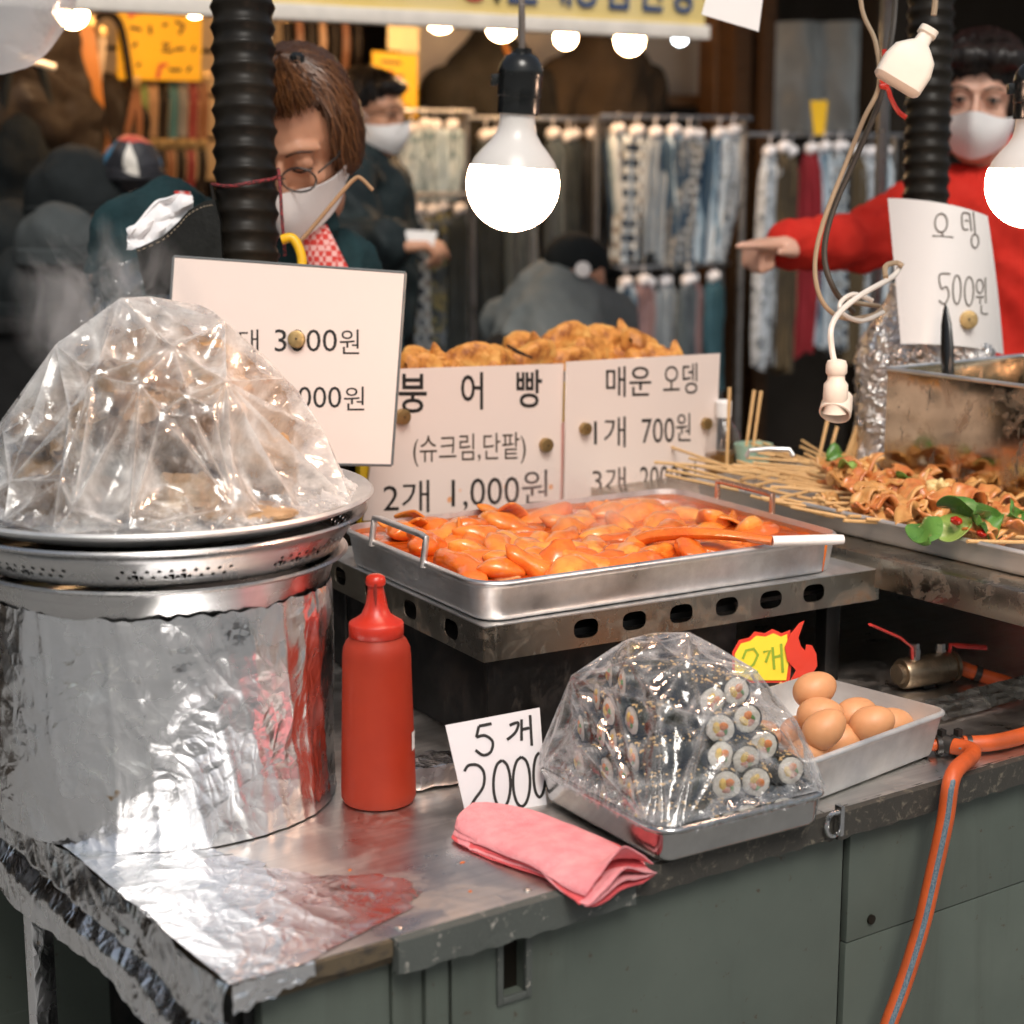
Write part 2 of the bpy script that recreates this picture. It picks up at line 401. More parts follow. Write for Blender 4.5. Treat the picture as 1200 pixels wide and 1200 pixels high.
pm('black_rubber', (.007, .0066, .006), .40, Specular_IOR_Level=.16, var=.3, vs=14, col2=(.02, .016, .011), rvar=.08)
pm('black_leather', (.006, .007, .006), .6, Specular_IOR_Level=.2, var=.3, bump=.25, bs=160)
pm('stitch', (.42, .34, .24), .8); pm('rope_red', (.30, .03, .035), .8, vs=300, col2=(.04, .02, .02), spread=.1)
pm('tissue', (.84, .83, .84), .9, var=.04, bump=.3, bs=70)
pm('brass', (.42, .29, .13), .38, metal=.9, var=.25, vs=60, bump=.15, bs=150)
pm('brass_dark', (.05, .035, .02), .5)
pm('bamboo', (.76, .50, .235), .55, var=.12, vs=10, col2=(.62, .36, .14), stretch=(40, 40, 3), bump=.1)
pm('fish_cake', (.70, .42, .15), .42, vs=40, col2=(.50, .20, .05), bump=.35, bs=70, Coat_Weight=.2, Coat_Roughness=.2)
pm('fish_cake_red', (.68, .34, .10), .34, vs=44, col2=(.46, .09, .02), bump=.35, bs=70, Coat_Weight=.4, Coat_Roughness=.15)
pm('leaf', (.13, .30, .045), .32, vs=18, col2=(.05, .15, .03), bump=.3, bs=40, Coat_Weight=.2)
pm('leaf_pale', (.32, .45, .12), .35, vs=18, col2=(.20, .34, .06), bump=.3, bs=40)
pm('chili', (.42, .02, .01), .2, var=.2); pm('cabbage', (.78, .66, .34), .45, vs=30, col2=(.66, .46, .16), bump=.5, bs=60)
def pastry():
    t = NT('pastry'); n = t.noise(26, 5, .65)
    c = t.ramp(n, [(.34, (.26, .07, .012)), (.5, (.66, .27, .055)), (.68, (.82, .46, .13))])
    t.bsdf(Base_Color=c, Roughness=.55, Normal=t.bump(t.noise(140, 4), .4, .003))
pastry(); pm('pastry_dark', (.045, .025, .012), .6)
pm('orange_hose', (.64, .105, .018), .42, vs=26, col2=(.40, .075, .02)); pm('blue_stripe', (.06, .11, .15), .5, vs=420, col2=(.17, .22, .25), spread=.3)
pm('hose_clamp', (.022, .020, .018), .4); pm('red_lever', (.48, .035, .03), .4, var=.2, vs=60)
pm('yellow_card', (.86, .68, .035), .5, var=.05); pm('red_card', (.66, .042, .018), .42, var=.06); pm('green_ink', (.25, .38, .02), .6)
pm('yellow_paint', (.80, .52, .02), .4, var=.1); pm('yellow_paper', (.86, .50, .015), .6, var=.06, vs=5); pm('yellow_plastic', (.82, .46, .012), .35, var=.05)
pm('pink_post', (.74, .38, .33), .5); pm('glass_dark', (.03, .035, .035), .1)
# food under the films
pm('liver', (.15, .085, .04), .45, vs=18, col2=(.06, .032, .015), bump=.5, bs=60, Coat_Weight=.2)
pm('offal', (.44, .28, .14), .45, vs=16, col2=(.20, .11, .05), bump=.7, bs=50, Coat_Weight=.2)
pm('offal_pale', (.50, .36, .22), .45, vs=16, col2=(.26, .155, .08), bump=.7, bs=60, Coat_Weight=.2)
pm('warm_lit_meat', (.78, .44, .13), .4, vs=18, col2=(.46, .22, .06), bump=.7, bs=60, Coat_Weight=.3)  # gold tone is warm reflected light painted into the meat colour
pm('seaweed', (.012, .014, .011), .28, vs=40, col2=(.022, .024, .014), bump=.5, bs=120, Coat_Weight=.35, Coat_Roughness=.2)
pm('rice', (.82, .79, .72), .5, vs=120, col2=(.66, .60, .50), bump=.9, bs=260, bd=.003)
pm('carrot', (.66, .20, .03), .5, vs=150, var=.3); pm('radish', (.74, .50, .10), .5, vs=150, var=.25); pm('sesame', (.74, .50, .22), .5, var=.2, vs=200); pm('ham', (.50, .20, .13), .5, vs=150, var=.25)
# people
pm('skin', (.56, .30, .19), .5, vs=14, col2=(.50, .24, .14), Subsurface_Weight=.12, Subsurface_Radius=(.02, .008, .004))
pm('skin_pale', (.66, .40, .30), .5, vs=14, col2=(.60, .32, .22), Subsurface_Weight=.12, Subsurface_Radius=(.02, .008, .004))
pm('hair_brown', (.095, .036, .012), .42, vs=60, col2=(.028, .011, .004), stretch=(6, 6, 1))
pm('hair_light', (.20, .080, .026), .4, vs=60, col2=(.10, .04, .014))
pm('hair_black', (.012, .010, .010), .36, Specular_IOR_Level=.28, vs=40, col2=(.02, .017, .015))
pm('mask_cloth', (.80, .78, .77), .85, var=.04, bump=.2, bs=260)
pm('teal_cloth', (.020, .050, .056), .9, Specular_IOR_Level=.15, vs=14, col2=(.012, .028, .032), bump=.5, bs=170)
pm('navy_padded', (.018, .028, .030), .6, Specular_IOR_Level=.15, vs=10, col2=(.010, .014, .016), bump=.5, bs=30)
pm('grey_jacket', (.17, .19, .19), .75, Specular_IOR_Level=.15, vs=9, col2=(.12, .135, .135), bump=.4, bs=60)
pm('red_knit', (.62, .035, .022), .9, Specular_IOR_Level=.15, vs=12, col2=(.48, .018, .012), bump=.6, bs=220)
pm('dark_cloth', (.014, .014, .014), .9, Specular_IOR_Level=.15, var=.3); pm('eye_dark', (.008, .006, .005), .25); pm('eye_white', (.42, .34, .29), .3)
pm('metal_wire', (.12, .11, .10), .3, metal=.9); pm('lens', (.04, .04, .04), .1)
def checker(name, a, b, s):
    t = NT(name); q = t.n('TexChecker', Scale=s); t.l(t.tc.outputs['Object'], q.inputs['Vector']); t.set(q.inputs['Color1'], a); t.set(q.inputs['Color2'], b)
    t.bsdf(Base_Color=q.outputs[0], Roughness=.9)
checker('apron_check', (.62, .05, .04), (.80, .45, .42), 110)
# shop
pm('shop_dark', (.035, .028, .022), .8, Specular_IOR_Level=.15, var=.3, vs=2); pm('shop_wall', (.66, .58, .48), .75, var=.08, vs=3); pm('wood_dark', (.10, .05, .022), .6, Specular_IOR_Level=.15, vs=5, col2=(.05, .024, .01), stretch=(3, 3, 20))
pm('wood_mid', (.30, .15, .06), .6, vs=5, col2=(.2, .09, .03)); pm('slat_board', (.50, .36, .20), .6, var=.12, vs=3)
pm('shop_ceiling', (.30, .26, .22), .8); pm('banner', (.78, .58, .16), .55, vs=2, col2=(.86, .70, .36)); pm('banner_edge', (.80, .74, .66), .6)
pm('letter_blue', (.03, .07, .17), .5); pm('letter_red', (.55, .03, .05), .5)
pm('concrete', (.50, .49, .47), .8, vs=4, var=.15); pm('window_glass', (.03, .04, .05), .08); pm('brick_tan', (.46, .38, .31), .8, vs=6)
pm('shawl_black', (.016, .015, .013), .9, Specular_IOR_Level=.15, vs=10, col2=(.03, .026, .02), bump=.5, bs=60); pm('shawl_brown', (.060, .042, .026), .85, Specular_IOR_Level=.15, vs=8, col2=(.028, .020, .013), bump=.5, bs=60)
pm('canopy_cloth', (.62, .26, .25), .8)
pm('parasol_pink', (.85, .40, .38), .7, Transmission_Weight=.0); pm('rail', (.35, .35, .35), .35, metal=.9)
pm('hanger_white', (.80, .78, .80), .5, var=.04)
pm('strap_orange', (.46, .17, .028), .5, vs=8); pm('strap_brown', (.20, .075, .025), .5, vs=8); pm('strap_dark', (.022, .015, .010), .5, Specular_IOR_Level=.15); pm('strap_tan', (.38, .22, .11), .5)
pm('strap_green', (.16, .22, .055), .6); pm('strap_teal', (.04, .13, .14), .6); pm('strap_red', (.20, .022, .016), .6); pm('strap_grey', (.18, .17, .16), .6); pm('strap_cream', (.55, .42, .28), .6)
pm('hat_grey', (.06, .068, .07), .95, Specular_IOR_Level=.15, bump=.5, bs=150); pm('hat_black', (.015, .018, .019), .95, Specular_IOR_Level=.15, bump=.5, bs=150); pm('hat_tan', (.12, .075, .045), .95, Specular_IOR_Level=.15, bump=.5, bs=150)
def patch_hat():
    t = NT('hat_patch'); v = t.voro(9, 'F1', out='Color'); c = t.ramp(t.math('MULTIPLY', v, 1.0), [(.2, (.02, .02, .025)), (.38, (.62, .55, .48)), (.5, (.04, .16, .28)), (.62, (.45, .06, .04)), (.74, (.66, .62, .56)), (.85, (.03, .03, .03))], 'CONSTANT')
    t.bsdf(Base_Color=c, Roughness=.6)
patch_hat()
def emis(name, col, st):
    t = NT(name); e = t.n('Emission', Color=col, Strength=st); t.l(e.outputs[0], t.out.inputs['Surface'])
def neck():
    t = NT('bulb_neck'); t.bsdf(Base_Color=(.66, .63, .60), Roughness=.3, Emission_Color=(1., .72, .5), Emission_Strength=.05)
neck()
emis('bulb_lit', (1.0, .62, .42), 46.); emis('bulb_lit_shop', (1.0, .60, .30), 52.); emis('bulb_cool', (.85, .95, 1.0), 12.)
# scarf cloths
def cloth(name, kind, a, b, c=(.3, .3, .3), s=30.):
    t = NT(name); co = t.coord(1.0); a, b, c = [(q[0] * .90, q[1] * .98, q[2] * 1.06) for q in (a, b, c)]
    if kind == 'plain': col = t.ramp(t.noise(12, 4), [(.3, a), (.7, b)])
    elif kind == 'stripe':
        q = t.n('TexWave', Scale=s, Distortion=1.5); t.l(co, q.inputs['Vector']); q.bands_direction = 'X'; col = t.ramp(q.outputs['Fac'], [(.2, a), (.5, b), (.8, c)], 'CONSTANT')
    elif kind == 'plaid':
        q = t.n('TexWave', Scale=s); t.l(co, q.inputs['Vector']); q.bands_direction = 'Z'; q2 = t.n('TexWave', Scale=s * 1.3); t.l(co, q2.inputs['Vector']); q2.bands_direction = 'X'
        col = t.mix(t.ramp(q2.outputs['Fac'], [(.45, 0.), (.55, 1.)]), t.ramp(q.outputs['Fac'], [(.3, a), (.5, b)], 'CONSTANT'), t.ramp(q.outputs['Fac'], [(.4, b), (.7, c)], 'CONSTANT'))
    else: col = t.ramp(t.voro(s, 'F1', out='Color'), [(.25, a), (.45, b), (.6, c), (.8, a)], 'CONSTANT')
    t.bsdf(Base_Color=col, Roughness=.85, Normal=t.bump(t.noise(90, 3), .3, .004))
cloth('cl_pale', 'floral', (.55, .62, .63), (.28, .37, .40), (.68, .72, .72), 45.)
cloth('cl_paleblue', 'plain', (.55, .64, .68), (.68, .74, .76))
cloth('cl_darkfloral', 'floral', (.05, .065, .075), (.14, .16, .18), (.30, .26, .12), 40.)
cloth('cl_charcoal', 'plain', (.035, .042, .043), (.060, .070, .070))
cloth('cl_slate', 'stripe', (.10, .12, .125), (.15, .17, .175), (.08, .09, .10), 14.)
cloth('cl_greylight', 'plain', (.28, .29, .29), (.38, .39, .39))
cloth('cl_plaid', 'plaid', (.03, .045, .07), (.55, .57, .57), (.26, .22, .19), 6.)
cloth('cl_bluestripe', 'stripe', (.035, .07, .11), (.36, .45, .50), (.66, .68, .68), 7.)
cloth('cl_beige', 'plaid', (.36, .32, .27), (.18, .17, .16), (.45, .42, .38), 9.)
cloth('cl_teal', 'plain', (.03, .085, .10), (.05, .12, .14))
cloth('cl_pink', 'plain', (.38, .22, .20), (.28, .16, .15))
cloth('cl_red', 'plain', (.36, .02, .03), (.28, .015, .02))
cloth('cl_brown', 'stripe', (.10, .065, .03), (.17, .11, .05), (.05, .035, .02), 10.)
cloth('cl_white', 'floral', (.58, .58, .58), (.18, .19, .20), (.45, .45, .45), 55.)
cloth('cl_black', 'plain', (.015, .016, .018), (.025, .026, .028))

# ================================================================ SETTING
g = MB().box(-60, -60, -.05, 80, 80, 0); tag(g.build('ground', 'asphalt', smooth=False), 'dark asphalt street under the food cart', None, kind='structure')
# unseen buildings behind the photographer, added to shape reflections in the foil and steel
for i, (x0, x1, h, m) in enumerate(((-9, -3.2, 3.4, 'brick_tan'), (-3.0, 3.5, 2.6, 'concrete'), (3.7, 11, 4.2, 'brick_tan'))):
    b = tag(MB().box(x0, -18.5, 0, x1, -14.5, h).build('unseen_building', m, smooth=False), None, None, kind='structure')
    for k in range(int((x1 - x0) / 1.6)):
        for q in range(int(h / 2.2)):
            MB().box(x0 + .35 + k * 1.6, -14.56, .6 + q * 2.2, x0 + 1.3 + k * 1.6, -14.46, 2.0 + q * 2.2).build('window', 'window_glass', b, smooth=False)

# ---- clothes shop behind the stall (its front runs parallel to the cart)
SH = thing('market_shop', 'open fronted market shop with warm bulbs and hanging scarves behind the stall', 'shop', (3, 3.0, 0))
def shp(name, mb, m, par=None, **k): return mb.build(name, m, par or SH, world=(par is None), **k)
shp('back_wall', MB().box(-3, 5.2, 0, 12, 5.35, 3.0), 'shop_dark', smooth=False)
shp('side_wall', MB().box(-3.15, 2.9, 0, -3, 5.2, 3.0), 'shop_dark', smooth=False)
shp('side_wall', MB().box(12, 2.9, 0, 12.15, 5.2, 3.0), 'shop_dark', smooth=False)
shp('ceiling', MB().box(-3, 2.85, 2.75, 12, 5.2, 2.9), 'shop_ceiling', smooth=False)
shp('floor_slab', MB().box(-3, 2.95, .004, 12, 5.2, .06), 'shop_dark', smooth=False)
a, b = onY(470, 8, 4.5), onY(842, 112, 4.5)
pn = shp('display_panel', MB().box(a.x, 4.5, b.z, b.x, 4.53, 2.7, bev=.004), 'shop_wall')
shp('panel_ledge', MB().box(a.x - .1, 4.42, b.z - .05, b.x + .05, 4.56, b.z - .004, bev=.004), 'wood_mid')
c1, c2 = onY(828, 60, 4.35), onY(848, 60, 4.35)
shp('post', MB().box(c1.x, 4.3, 0.06, c2.x, 4.4, 2.75, bev=.006), 'wood_mid')
for xa, xb, m in ((852, 872, 'wood_dark'), (884, 900, 'wood_dark'), (1018, 1062, 'shop_dark')):
    p, q = onY(xa, 100, 3.9), onY(xb, 100, 3.9)
    shp('post', MB().box(p.x, 3.86, 0.06, q.x, 3.96, 2.75, bev=.006), m)
# slatted board wall on the far side with its rails
a, b = onY(0, 0, 4.3), onY(330, 0, 4.3)
for k in range(9):
    z = 1.45 + k * .145
    shp('wall_board', MB().box(a.x - .5, 4.3, z, b.x, 4.325, z + .132, bev=.004), 'slat_board')
# shop fascia banner
a, b = onY(235, 9, 3.0), onY(826, 39, 3.0)
BN = thing('shop_banner', 'yellow shop banner with dark blue letters across the shop front', 'banner', ((a.x + b.x) / 2, 3.0, a.z))
zb = (onY(330, 13, 3.0).z + onY(826, 39, 3.0).z) / 2
MB().box(a.x - .6, 3.0, zb, b.x, 3.03, zb + .42, bev=.003).build('banner_sheet', 'banner', BN, world=True)
MB().box(a.x - .6, 2.985, zb - .02, b.x + .01, 3.045, zb + .022, bev=.004).build('lower_hem', 'banner_edge', BN, world=True)
for ch, px_, m in (('상', 555, 'letter_red'), ('!', 582, 'ink'), ('브', 612, 'letter_blue'), ('래', 654, 'letter_blue'), ('양', 687, 'letter_blue'), ('염', 722, 'letter_blue'), ('면', 762, 'letter_blue'), ('장', 800, 'letter_blue')):
    me = textmesh(ch, .004, .02); p = onY(px_, 20, 2.997)
    xs = [v.co.x for v in me.vertices]; ys = [v.co.y for v in me.vertices]
    xform(me, Matrix.Translation((p.x, 2.994, zb + .055)) @ Matrix.Rotation(math.pi / 2, 4, 'X') @ Matrix.Diagonal((.12, .15, .5, 1)) @ Matrix.Translation((-(min(xs) + max(xs)) / 2, -min(ys), 0)))
    put('letter', me, m, BN, False, True)

# ================================================================ FOOD CART
CART = thing('food_cart', 'grey green street food cart with steel counter and foil covered corner', 'food cart', (.9, .55, 0))
def cp(name, mb, m, par=None, **k): return mb.build(name, m, par or CART, world=(par is None), **k)
XR = 2.3
top = cp('counter_top', MB().box(0.0, 0.0, CT - .003, .74, 1.12, CT, bev=.001), 'steel_counter')
cp('counter_top', MB().box(.742, 0.0, CT - .003, XR, 1.12, CT - .0005, bev=.001), 'steel_counter')
cp('counter_core', MB().box(.006, .006, CT - .03, XR, 1.115, CT - .0034), 'trim_brown', smooth=False)
def edge_strip(x0, x1, m, hgt, y0=-.006, seed=0, top_=CT - .0015):
    n = max(6, int((x1 - x0) / .008)); mb = MB(); L = []
    for i in range(n + 1):
        x = x0 + (x1 - x0) * i / n
        j = lambda k, a: a * nz(x * 60 + seed, k * 3.1)
        L.append([(x, y0 + j(1, .0012), top_ + j(2, .0006)), (x, y0 + .014, top_ + .001 + j(3, .0005)), (x, y0 + .012, top_ - hgt * .5), (x, y0 + .012, top_ - hgt + j(5, .002)), (x, y0 + j(4, .0014), top_ - hgt + j(6, .003) - .001 * (nz(x * 150, seed) > .2))])
    mb.loft(L, True, True); return cp('edge_trim', mb, m, angle=35)
edge_strip(.004, .160, 'trim_brown', .016, seed=1)
edge_strip(.163, .455, 'trim_grey', .034, -.012, seed=5)
edge_strip(.458, .752, 'trim_rust', .030, -.008, seed=9)
edge_strip(.755, XR, 'trim_rust', .032, -.010, seed=14)
for px_ in ((468, 1088), (618, 1043)):
    p = onz(*px_, CT); cp('rivet', MB().lathe([(.0048, 0), (.0045, .0012), (.003, .0022), (.0008, .0026)], 14, Matrix.Translation((p.x, p.y, CT))), 'screw_metal')
# body: panels of the front, each its own sheet
PZ0, PZ1 = .16, CT - .031
def panel(x0, x1, z0=PZ0, z1=PZ1, y=.012, m='green_paint'): return cp('front_panel', MB().box(x0, y, z0, x1, y + .018, z1, bev=.0015), m)
fx = lambda px_, py=1150: onY(px_, py, .012).x
panel(.030, fx(460) - .0012, y=.016); panel(fx(460) + .0012, fx(497) - .001, y=.014); panel(fx(497) + .001, fx(526) - .0015, y=.010)
# door panel with the recessed pull
vx0, vx1, vz0, vz1 = onY(581, 1080, .012).x, onY(621, 1080, .012).x, onY(600, 1172, .012).z, min(onY(600, 1062, .012).z, PZ1 - .004)
x0, x1 = fx(526) + .0035, fx(983) - .002
me = flat2d([(x0, PZ0), (x1, PZ0), (x1, PZ1), (x0, PZ1)], [[(vx0 + .004, vz0 + .004), (vx1 - .004, vz0 + .004), (vx1 - .004, vz1 - .004), (vx0 + .004, vz1 - .004)]], .018)
xform(me, Matrix.Translation((0, .021, 0)) @ Matrix.Rotation(math.pi / 2, 4, 'X')); door = put('door', me, 'green_paint', CART, True, True)
mb = MB(); t_ = .007
mb.box(vx0, .008, vz0, vx0 + t_, .013, vz1, bev=.001).box(vx1 - t_, .008, vz0, vx1, .013, vz1, bev=.001).box(vx0 + t_, .008, vz0, vx1 - t_, .013, vz0 + t_, bev=.001).box(vx0 + t_, .008, vz1 - t_, vx1 - t_, .013, vz1, bev=.001)
mb.build('pull_frame', 'trim_grey', door)
MB().box(vx0 + .001, .0305, vz0 + .001, vx1 - .001, .0325, vz1 - .001).build('pull_recess', 'black_rubber', door, smooth=False)
# right panel with horizontal seam
x0 = fx(990); zs = onY(1100, 1068, .012).z
panel(x0, XR, zs + .0008, PZ1, .012); panel(x0, XR, PZ0, zs - .0008, .0128)
cp('panel_seam', MB().box(fx(983) - .001, .022, PZ0, fx(990) + .001, .028, PZ1), 'steel_dark', smooth=False)
p = onY(1020, 1077, .0118); cp('keyhole', MB().lathe([(.006, 0), (.006, .003), (.004, .0034)], 14, Matrix.Translation(p) @ Matrix.Rotation(math.pi / 2, 4, 'X')), 'black_rubber')
# hasp ring on the edge
p = onY(975, 965, -.012); mb = MB()
mb.tube([p + V((.012 * math.cos(a), -.003, .014 * math.sin(a))) for a in [k * math.pi / 8 for k in range(17)]], .0028, 8)
mb.box(p.x + .004, -.022, p.z - .014, p.x + .010, -.011, p.z + .022, bev=.001); cp('hasp', mb, 'chrome')
# carcass: floor, far panels, legs, wheel
cp('bottom_board', MB().box(.03, .032, .14, XR, 1.08, .159), 'steel_dark', smooth=False)
cp('back_panel', MB().box(.03, 1.082, .16, XR, 1.1, CT - .031), 'green_paint', smooth=False)
cp('side_panel', MB().box(.30, .05, .16, .318, 1.08, CT - .031), 'steel_dark', smooth=False)
p = onz(45, 1100, CT - .10); p = onX(45, 1120, .03)
legy = p.y
cp('leg', MB().box(.018, legy - .014, 0, .046, legy + .014, CT - .031, bev=.003), 'foil')
cp('leg', MB().box(.018, .032, 0, .046, .060, CT - .031, bev=.003), 'steel_dark')
cp('leg', MB().box(XR - .05, .04, 0, XR - .01, .08, .14, bev=.003), 'steel_dark')
cp('leg', MB().box(XR - .05, 1.0, 0, XR - .01, 1.04, .14, bev=.003), 'steel_dark')
# foil wrapped over the near corner: top sheet and hanging drape (one crumpled sheet)
def foil_top(u, v):
    y = -.004 + v * 1.0
    xr = .145 + .06 * math.sin(v * 9.0 + 1.0) * (1 - v) + .03 * nz(v * 9, 3.3) + .10 * sm(.10, .30, v) * 0 + .05 * math.exp(-((v - .12) / .06) ** 2) + .012 * nz(v * 60, 8.) + .006 * nz(v * 160, 3.)
    if v < .05: xr *= .35 + 13 * v
    x = -.012 + u * (xr + .012)
    e = 1 - sm(.80, 1.0, u)
    z = CT + .0012 + .0016 * e * max(0, ridge(x * 16 + y * 7, y * 9 - x * 4)) ** 3 + .0022 * e * (1 - sm(0, .35, u)) * crumple((x * 1.0, y * 1.0, 0), 12)
    return V((x, y, z))
cp('foil_cover', MB().grid(foil_top, 70, 220), 'foil_top', angle=60)
def foil_drape(u, v):
    y = -.008 + u * 1.02; dep = .108 + .022 * nz(u * 5, 1.2) + .005 * nz(u * 25, 4.)
    if u < .03: dep *= .75
    s = v * dep
    x = -.014 - .010 * math.sin(min(v * 2.2, 1.6)) - .010 * nz(u * 8, v * 1.6) - .005 * abs(nz(u * 24 + v * 3, v * 2, 7)) - .006 * crumple((0, y, s * .8), 14) - .0018 * crumple((3, y, s), 40) + .012 * sm(.40, .5, v) * (1 - sm(.5, .7, v))
    z = CT + .004 - s
    return V((x, y, z))
cp('foil_drape', MB().grid(foil_drape, 240, 40), 'foil_drape', angle=70)
mb = MB()
def foil_front(u, v):
    x = -.012 + u * .085; d = (.030 + .008 * nz(u * 9, 2.)) * (1 - .5 * u)
    return V((x, -.0085 - .004 * abs(nz(x * 60, v * 3)) - .003 * crumple((x, 0, v * .05), 40), CT + .0035 - v * d))
cp('foil_corner', MB().grid(foil_front, 40, 14), 'foil', angle=70)
# crumbs and drips on the steel
mb = MB()
for q in ((388, 1062), (345, 1045), (542, 1011), (551, 1045), (365, 1030), (330, 1073), (372, 1089), (410, 1020)):
    p = onz(*q, CT); mb.ball(p + V((0, 0, .0005)), (random.uniform(.002, .005), random.uniform(.001, .003), .0008), 8, 5)
cp('food_drips', mb, 'sauce_coat')
# table shelf raised on the right for the skewers
SHZ = .985
cp('raised_shelf', MB().box(1.155, -.02, SHZ - .004, XR, .98, SHZ, bev=.001), 'steel_old')
cp('shelf_edge', MB().box(1.150, -.024, SHZ - .042, 1.1545, .98, SHZ + .002, bev=.001), 'steel_old')
cp('shelf_edge', MB().box(1.1552, -.024, SHZ - .042, XR, -.0205, SHZ + .002, bev=.001), 'steel_old')
for (lx, ly) in ((1.30, .03), (1.30, .93), (2.2, .03), (2.2, .93)):
    cp('shelf_post', MB().box(lx, ly, CT, lx + .04, ly + .03, SHZ - .0045, bev=.002), 'steel_dark')
cp('shelf_back', MB().box(1.16, .96, CT, XR, .965, SHZ - .005), 'steel_dark', smooth=False)
cp('counter_foil', MB().grid(lambda u, v: V((1.10 + u * .9, .14 + v * .035 + .02 * u, CT + .004 + .016 * (1 - v) * 0 + .018 * v + .004 * crumple((u, v * .1, 0), 30))), 80, 12), 'foil', angle=60)

# ================================================================ FOIL POT AND STACKED DISHES
PC = V((.158, .498, 0)); 
def at_pc(z): return Matrix.Translation((PC.x, PC.y, z))
pot = thing('foil_wrapped_pot', 'big round cooking pot wrapped in crumpled aluminium foil', 'pot', (PC.x, PC.y, CT + .002))
def potfoil(u, v):
    a = u * 2 * math.pi; z = v * .258
    c, s_ = math.cos(a), math.sin(a); p = V((c * .2, s_ * .2, z))
    r = .1965 + .0050 * fbm(p * 1.0, 7, 3) + .0022 * crumple(p, 12) - .0013 * crumple(p, 34) + .0020 * max(0, ridge(a * 4 + z * 3, z * 2.5)) ** 4
    z2 = z + (.004 * nz(a * 5, 2) + .004 * nz(a * 17, 5)) * sm(.9, 1, v)
    return V((c * r, s_ * r, z2))
MB().grid(potfoil, 400, 110, True).build('foil_wrap', 'foil', pot, angle=80)
MB().lathe([(.188, .0), (.189, .25), (.192, .2545), (.186, .2545), (.183, .25), (.183, .004), (.02, .002)], 64, caps=(True, True)).build('pot_body', 'steel_dark', pot)
def dish(name, label, z0, prof, mat, cat='dish', seg=96):
    t = thing(name, label, cat, (PC.x, PC.y, z0)); MB().lathe(prof, seg, caps=(True, True)).build('body', mat, t); return t
dish('steel_basin', 'shallow steel basin resting on the foil wrapped pot', 1.046,
     [(.02, 0), (.184, 0), (.189, .003), (.1935, .012), (.2015, .040), (.2065, .0425), (.2135, .0435), (.2160, .046), (.2135, .0485), (.205, .0465), (.1985, .042), (.190, .012), (.186, .005), (.02, .003)], 'steel_bowl')
# perforated strainer: wall made with real holes, rim above
col = thing('perforated_strainer', 'steel strainer with rows of small drain holes under the top plate', 'strainer', (PC.x, PC.y, 1.0965))
MB().lathe([(.203, .0), (.207, .003), (.2105, .0095), (.2085, .0095), (.205, .004), (.200, .0015)], 96, caps=(False, False)).build('base_ring', 'steel_bowl', col)
mb = MB(); NS = 216; rows = [(.0090, .2100), (.0160, .2145), (.0230, .2190), (.0300, .2230)]
def ringpt(a, z, r): return V((r * math.cos(a), r * math.sin(a), z))
for i in range(NS):
    a0, a1 = 2 * math.pi * i / NS, 2 * math.pi * (i + 1) / NS
    grp = (i // 2) % 14
    for k in range(3):
        (z0, r0), (z1, r1) = rows[k], rows[k + 1]
        q = [ringpt(a0, z0, r0), ringpt(a1, z0, r0), ringpt(a1, z1, r1), ringpt(a0, z1, r1)]
        hole = (k < 2 and i % 2 == (k % 2) and grp < 10)
        if not hole: mb.add(q, [(0, 1, 2, 3)])
        else:
            c = sum(q, V()) / 4; e1 = (q[1] - q[0]).normalized(); e2 = (q[3] - q[0]).normalized(); hr = .0024
            inn = [c + (e1 * math.cos(t) + e2 * math.sin(t)) * hr for t in [2 * math.pi * j / 8 - 3 * math.pi / 4 for j in range(8)]]
            cir = [c + (p - c) * .9 - (c - V((0, 0, c.z))).normalized() * .0012 for p in inn]
            mid = [q[0], (q[0] + q[1]) / 2, q[1], (q[1] + q[2]) / 2, q[2], (q[2] + q[3]) / 2, q[3], (q[3] + q[0]) / 2]
            fs = [(j, (j + 1) % 8, 8 + (j + 1) % 8, 8 + j) for j in range(8)] + [(8 + j, 8 + (j + 1) % 8, 16 + (j + 1) % 8, 16 + j) for j in range(8)]
            mb.add(mid + inn + cir, fs)
bm = bmesh.new(); me = mb.mesh(); bm.from_mesh(me); bmesh.ops.remove_doubles(bm, verts=bm.verts, dist=.00005); bm.to_mesh(me); bm.free()
put('strainer_wall', me, 'steel_bowl', col)
MB().lathe([(.2230, .0298), (.229, .037), (.234, .0385), (.2375, .040), (.240, .043), (.238, .0455), (.232, .044), (.227, .041), (.2212, .0325)], 96, caps=(False, False)).build('rim', 'steel_bowl', col)
MB().lathe([(.2045, .0012), (.203, .0068), (.002, .006)], 64, caps=(False, True)).build('inner_floor', 'steel_dark', col)
plate = dish('steel_plate', 'wide steel plate with rolled rim holding the wrapped meat', 1.140,
     [(.02, .0), (.205, .0), (.216, .003), (.230, .010), (.239, .0135), (.2445, .0155), (.247, .019), (.2445, .022), (.238, .0205), (.228, .016), (.214, .0065), (.205, .0035), (.02, .0032)], 'alu', 'plate')
# pieces of boiled meat heaped on the plate
PZ = 1.1445
def lump(name, label, px_, rad, mat, dep=None, z=None, rz=0., seed=1, amp=.25, vox=.0045, rot=(0, 0, 0)):
    c = atd(*px_, dep)
    t = thing(name, label, 'meat', c, rz, 'boiled meat heaped on the steel plate')
    mb = MB().ball((0, 0, 0), rad, 24, 16, R=Matrix.Rotation(rot[0], 3, 'X') @ Matrix.Rotation(rot[1], 3, 'Y'))
    me = remesh(mb, vox, 3, lambda p: min(rad) * (amp * fbm(p + V((seed, 0, 0)), 22, 4) + amp * .25 * abs(fbm(p + V((seed * 3, 1, 0)), 60, 4))))
    put('flesh', me, mat, t); return t
A0 = AZ - math.pi / 2
lump('meat_piece', 'dark brown slab of liver at the front of the plate', (72, 590), (.095, .035, .030), 'liver', 1.95, rz=A0, seed=2, amp=.45)
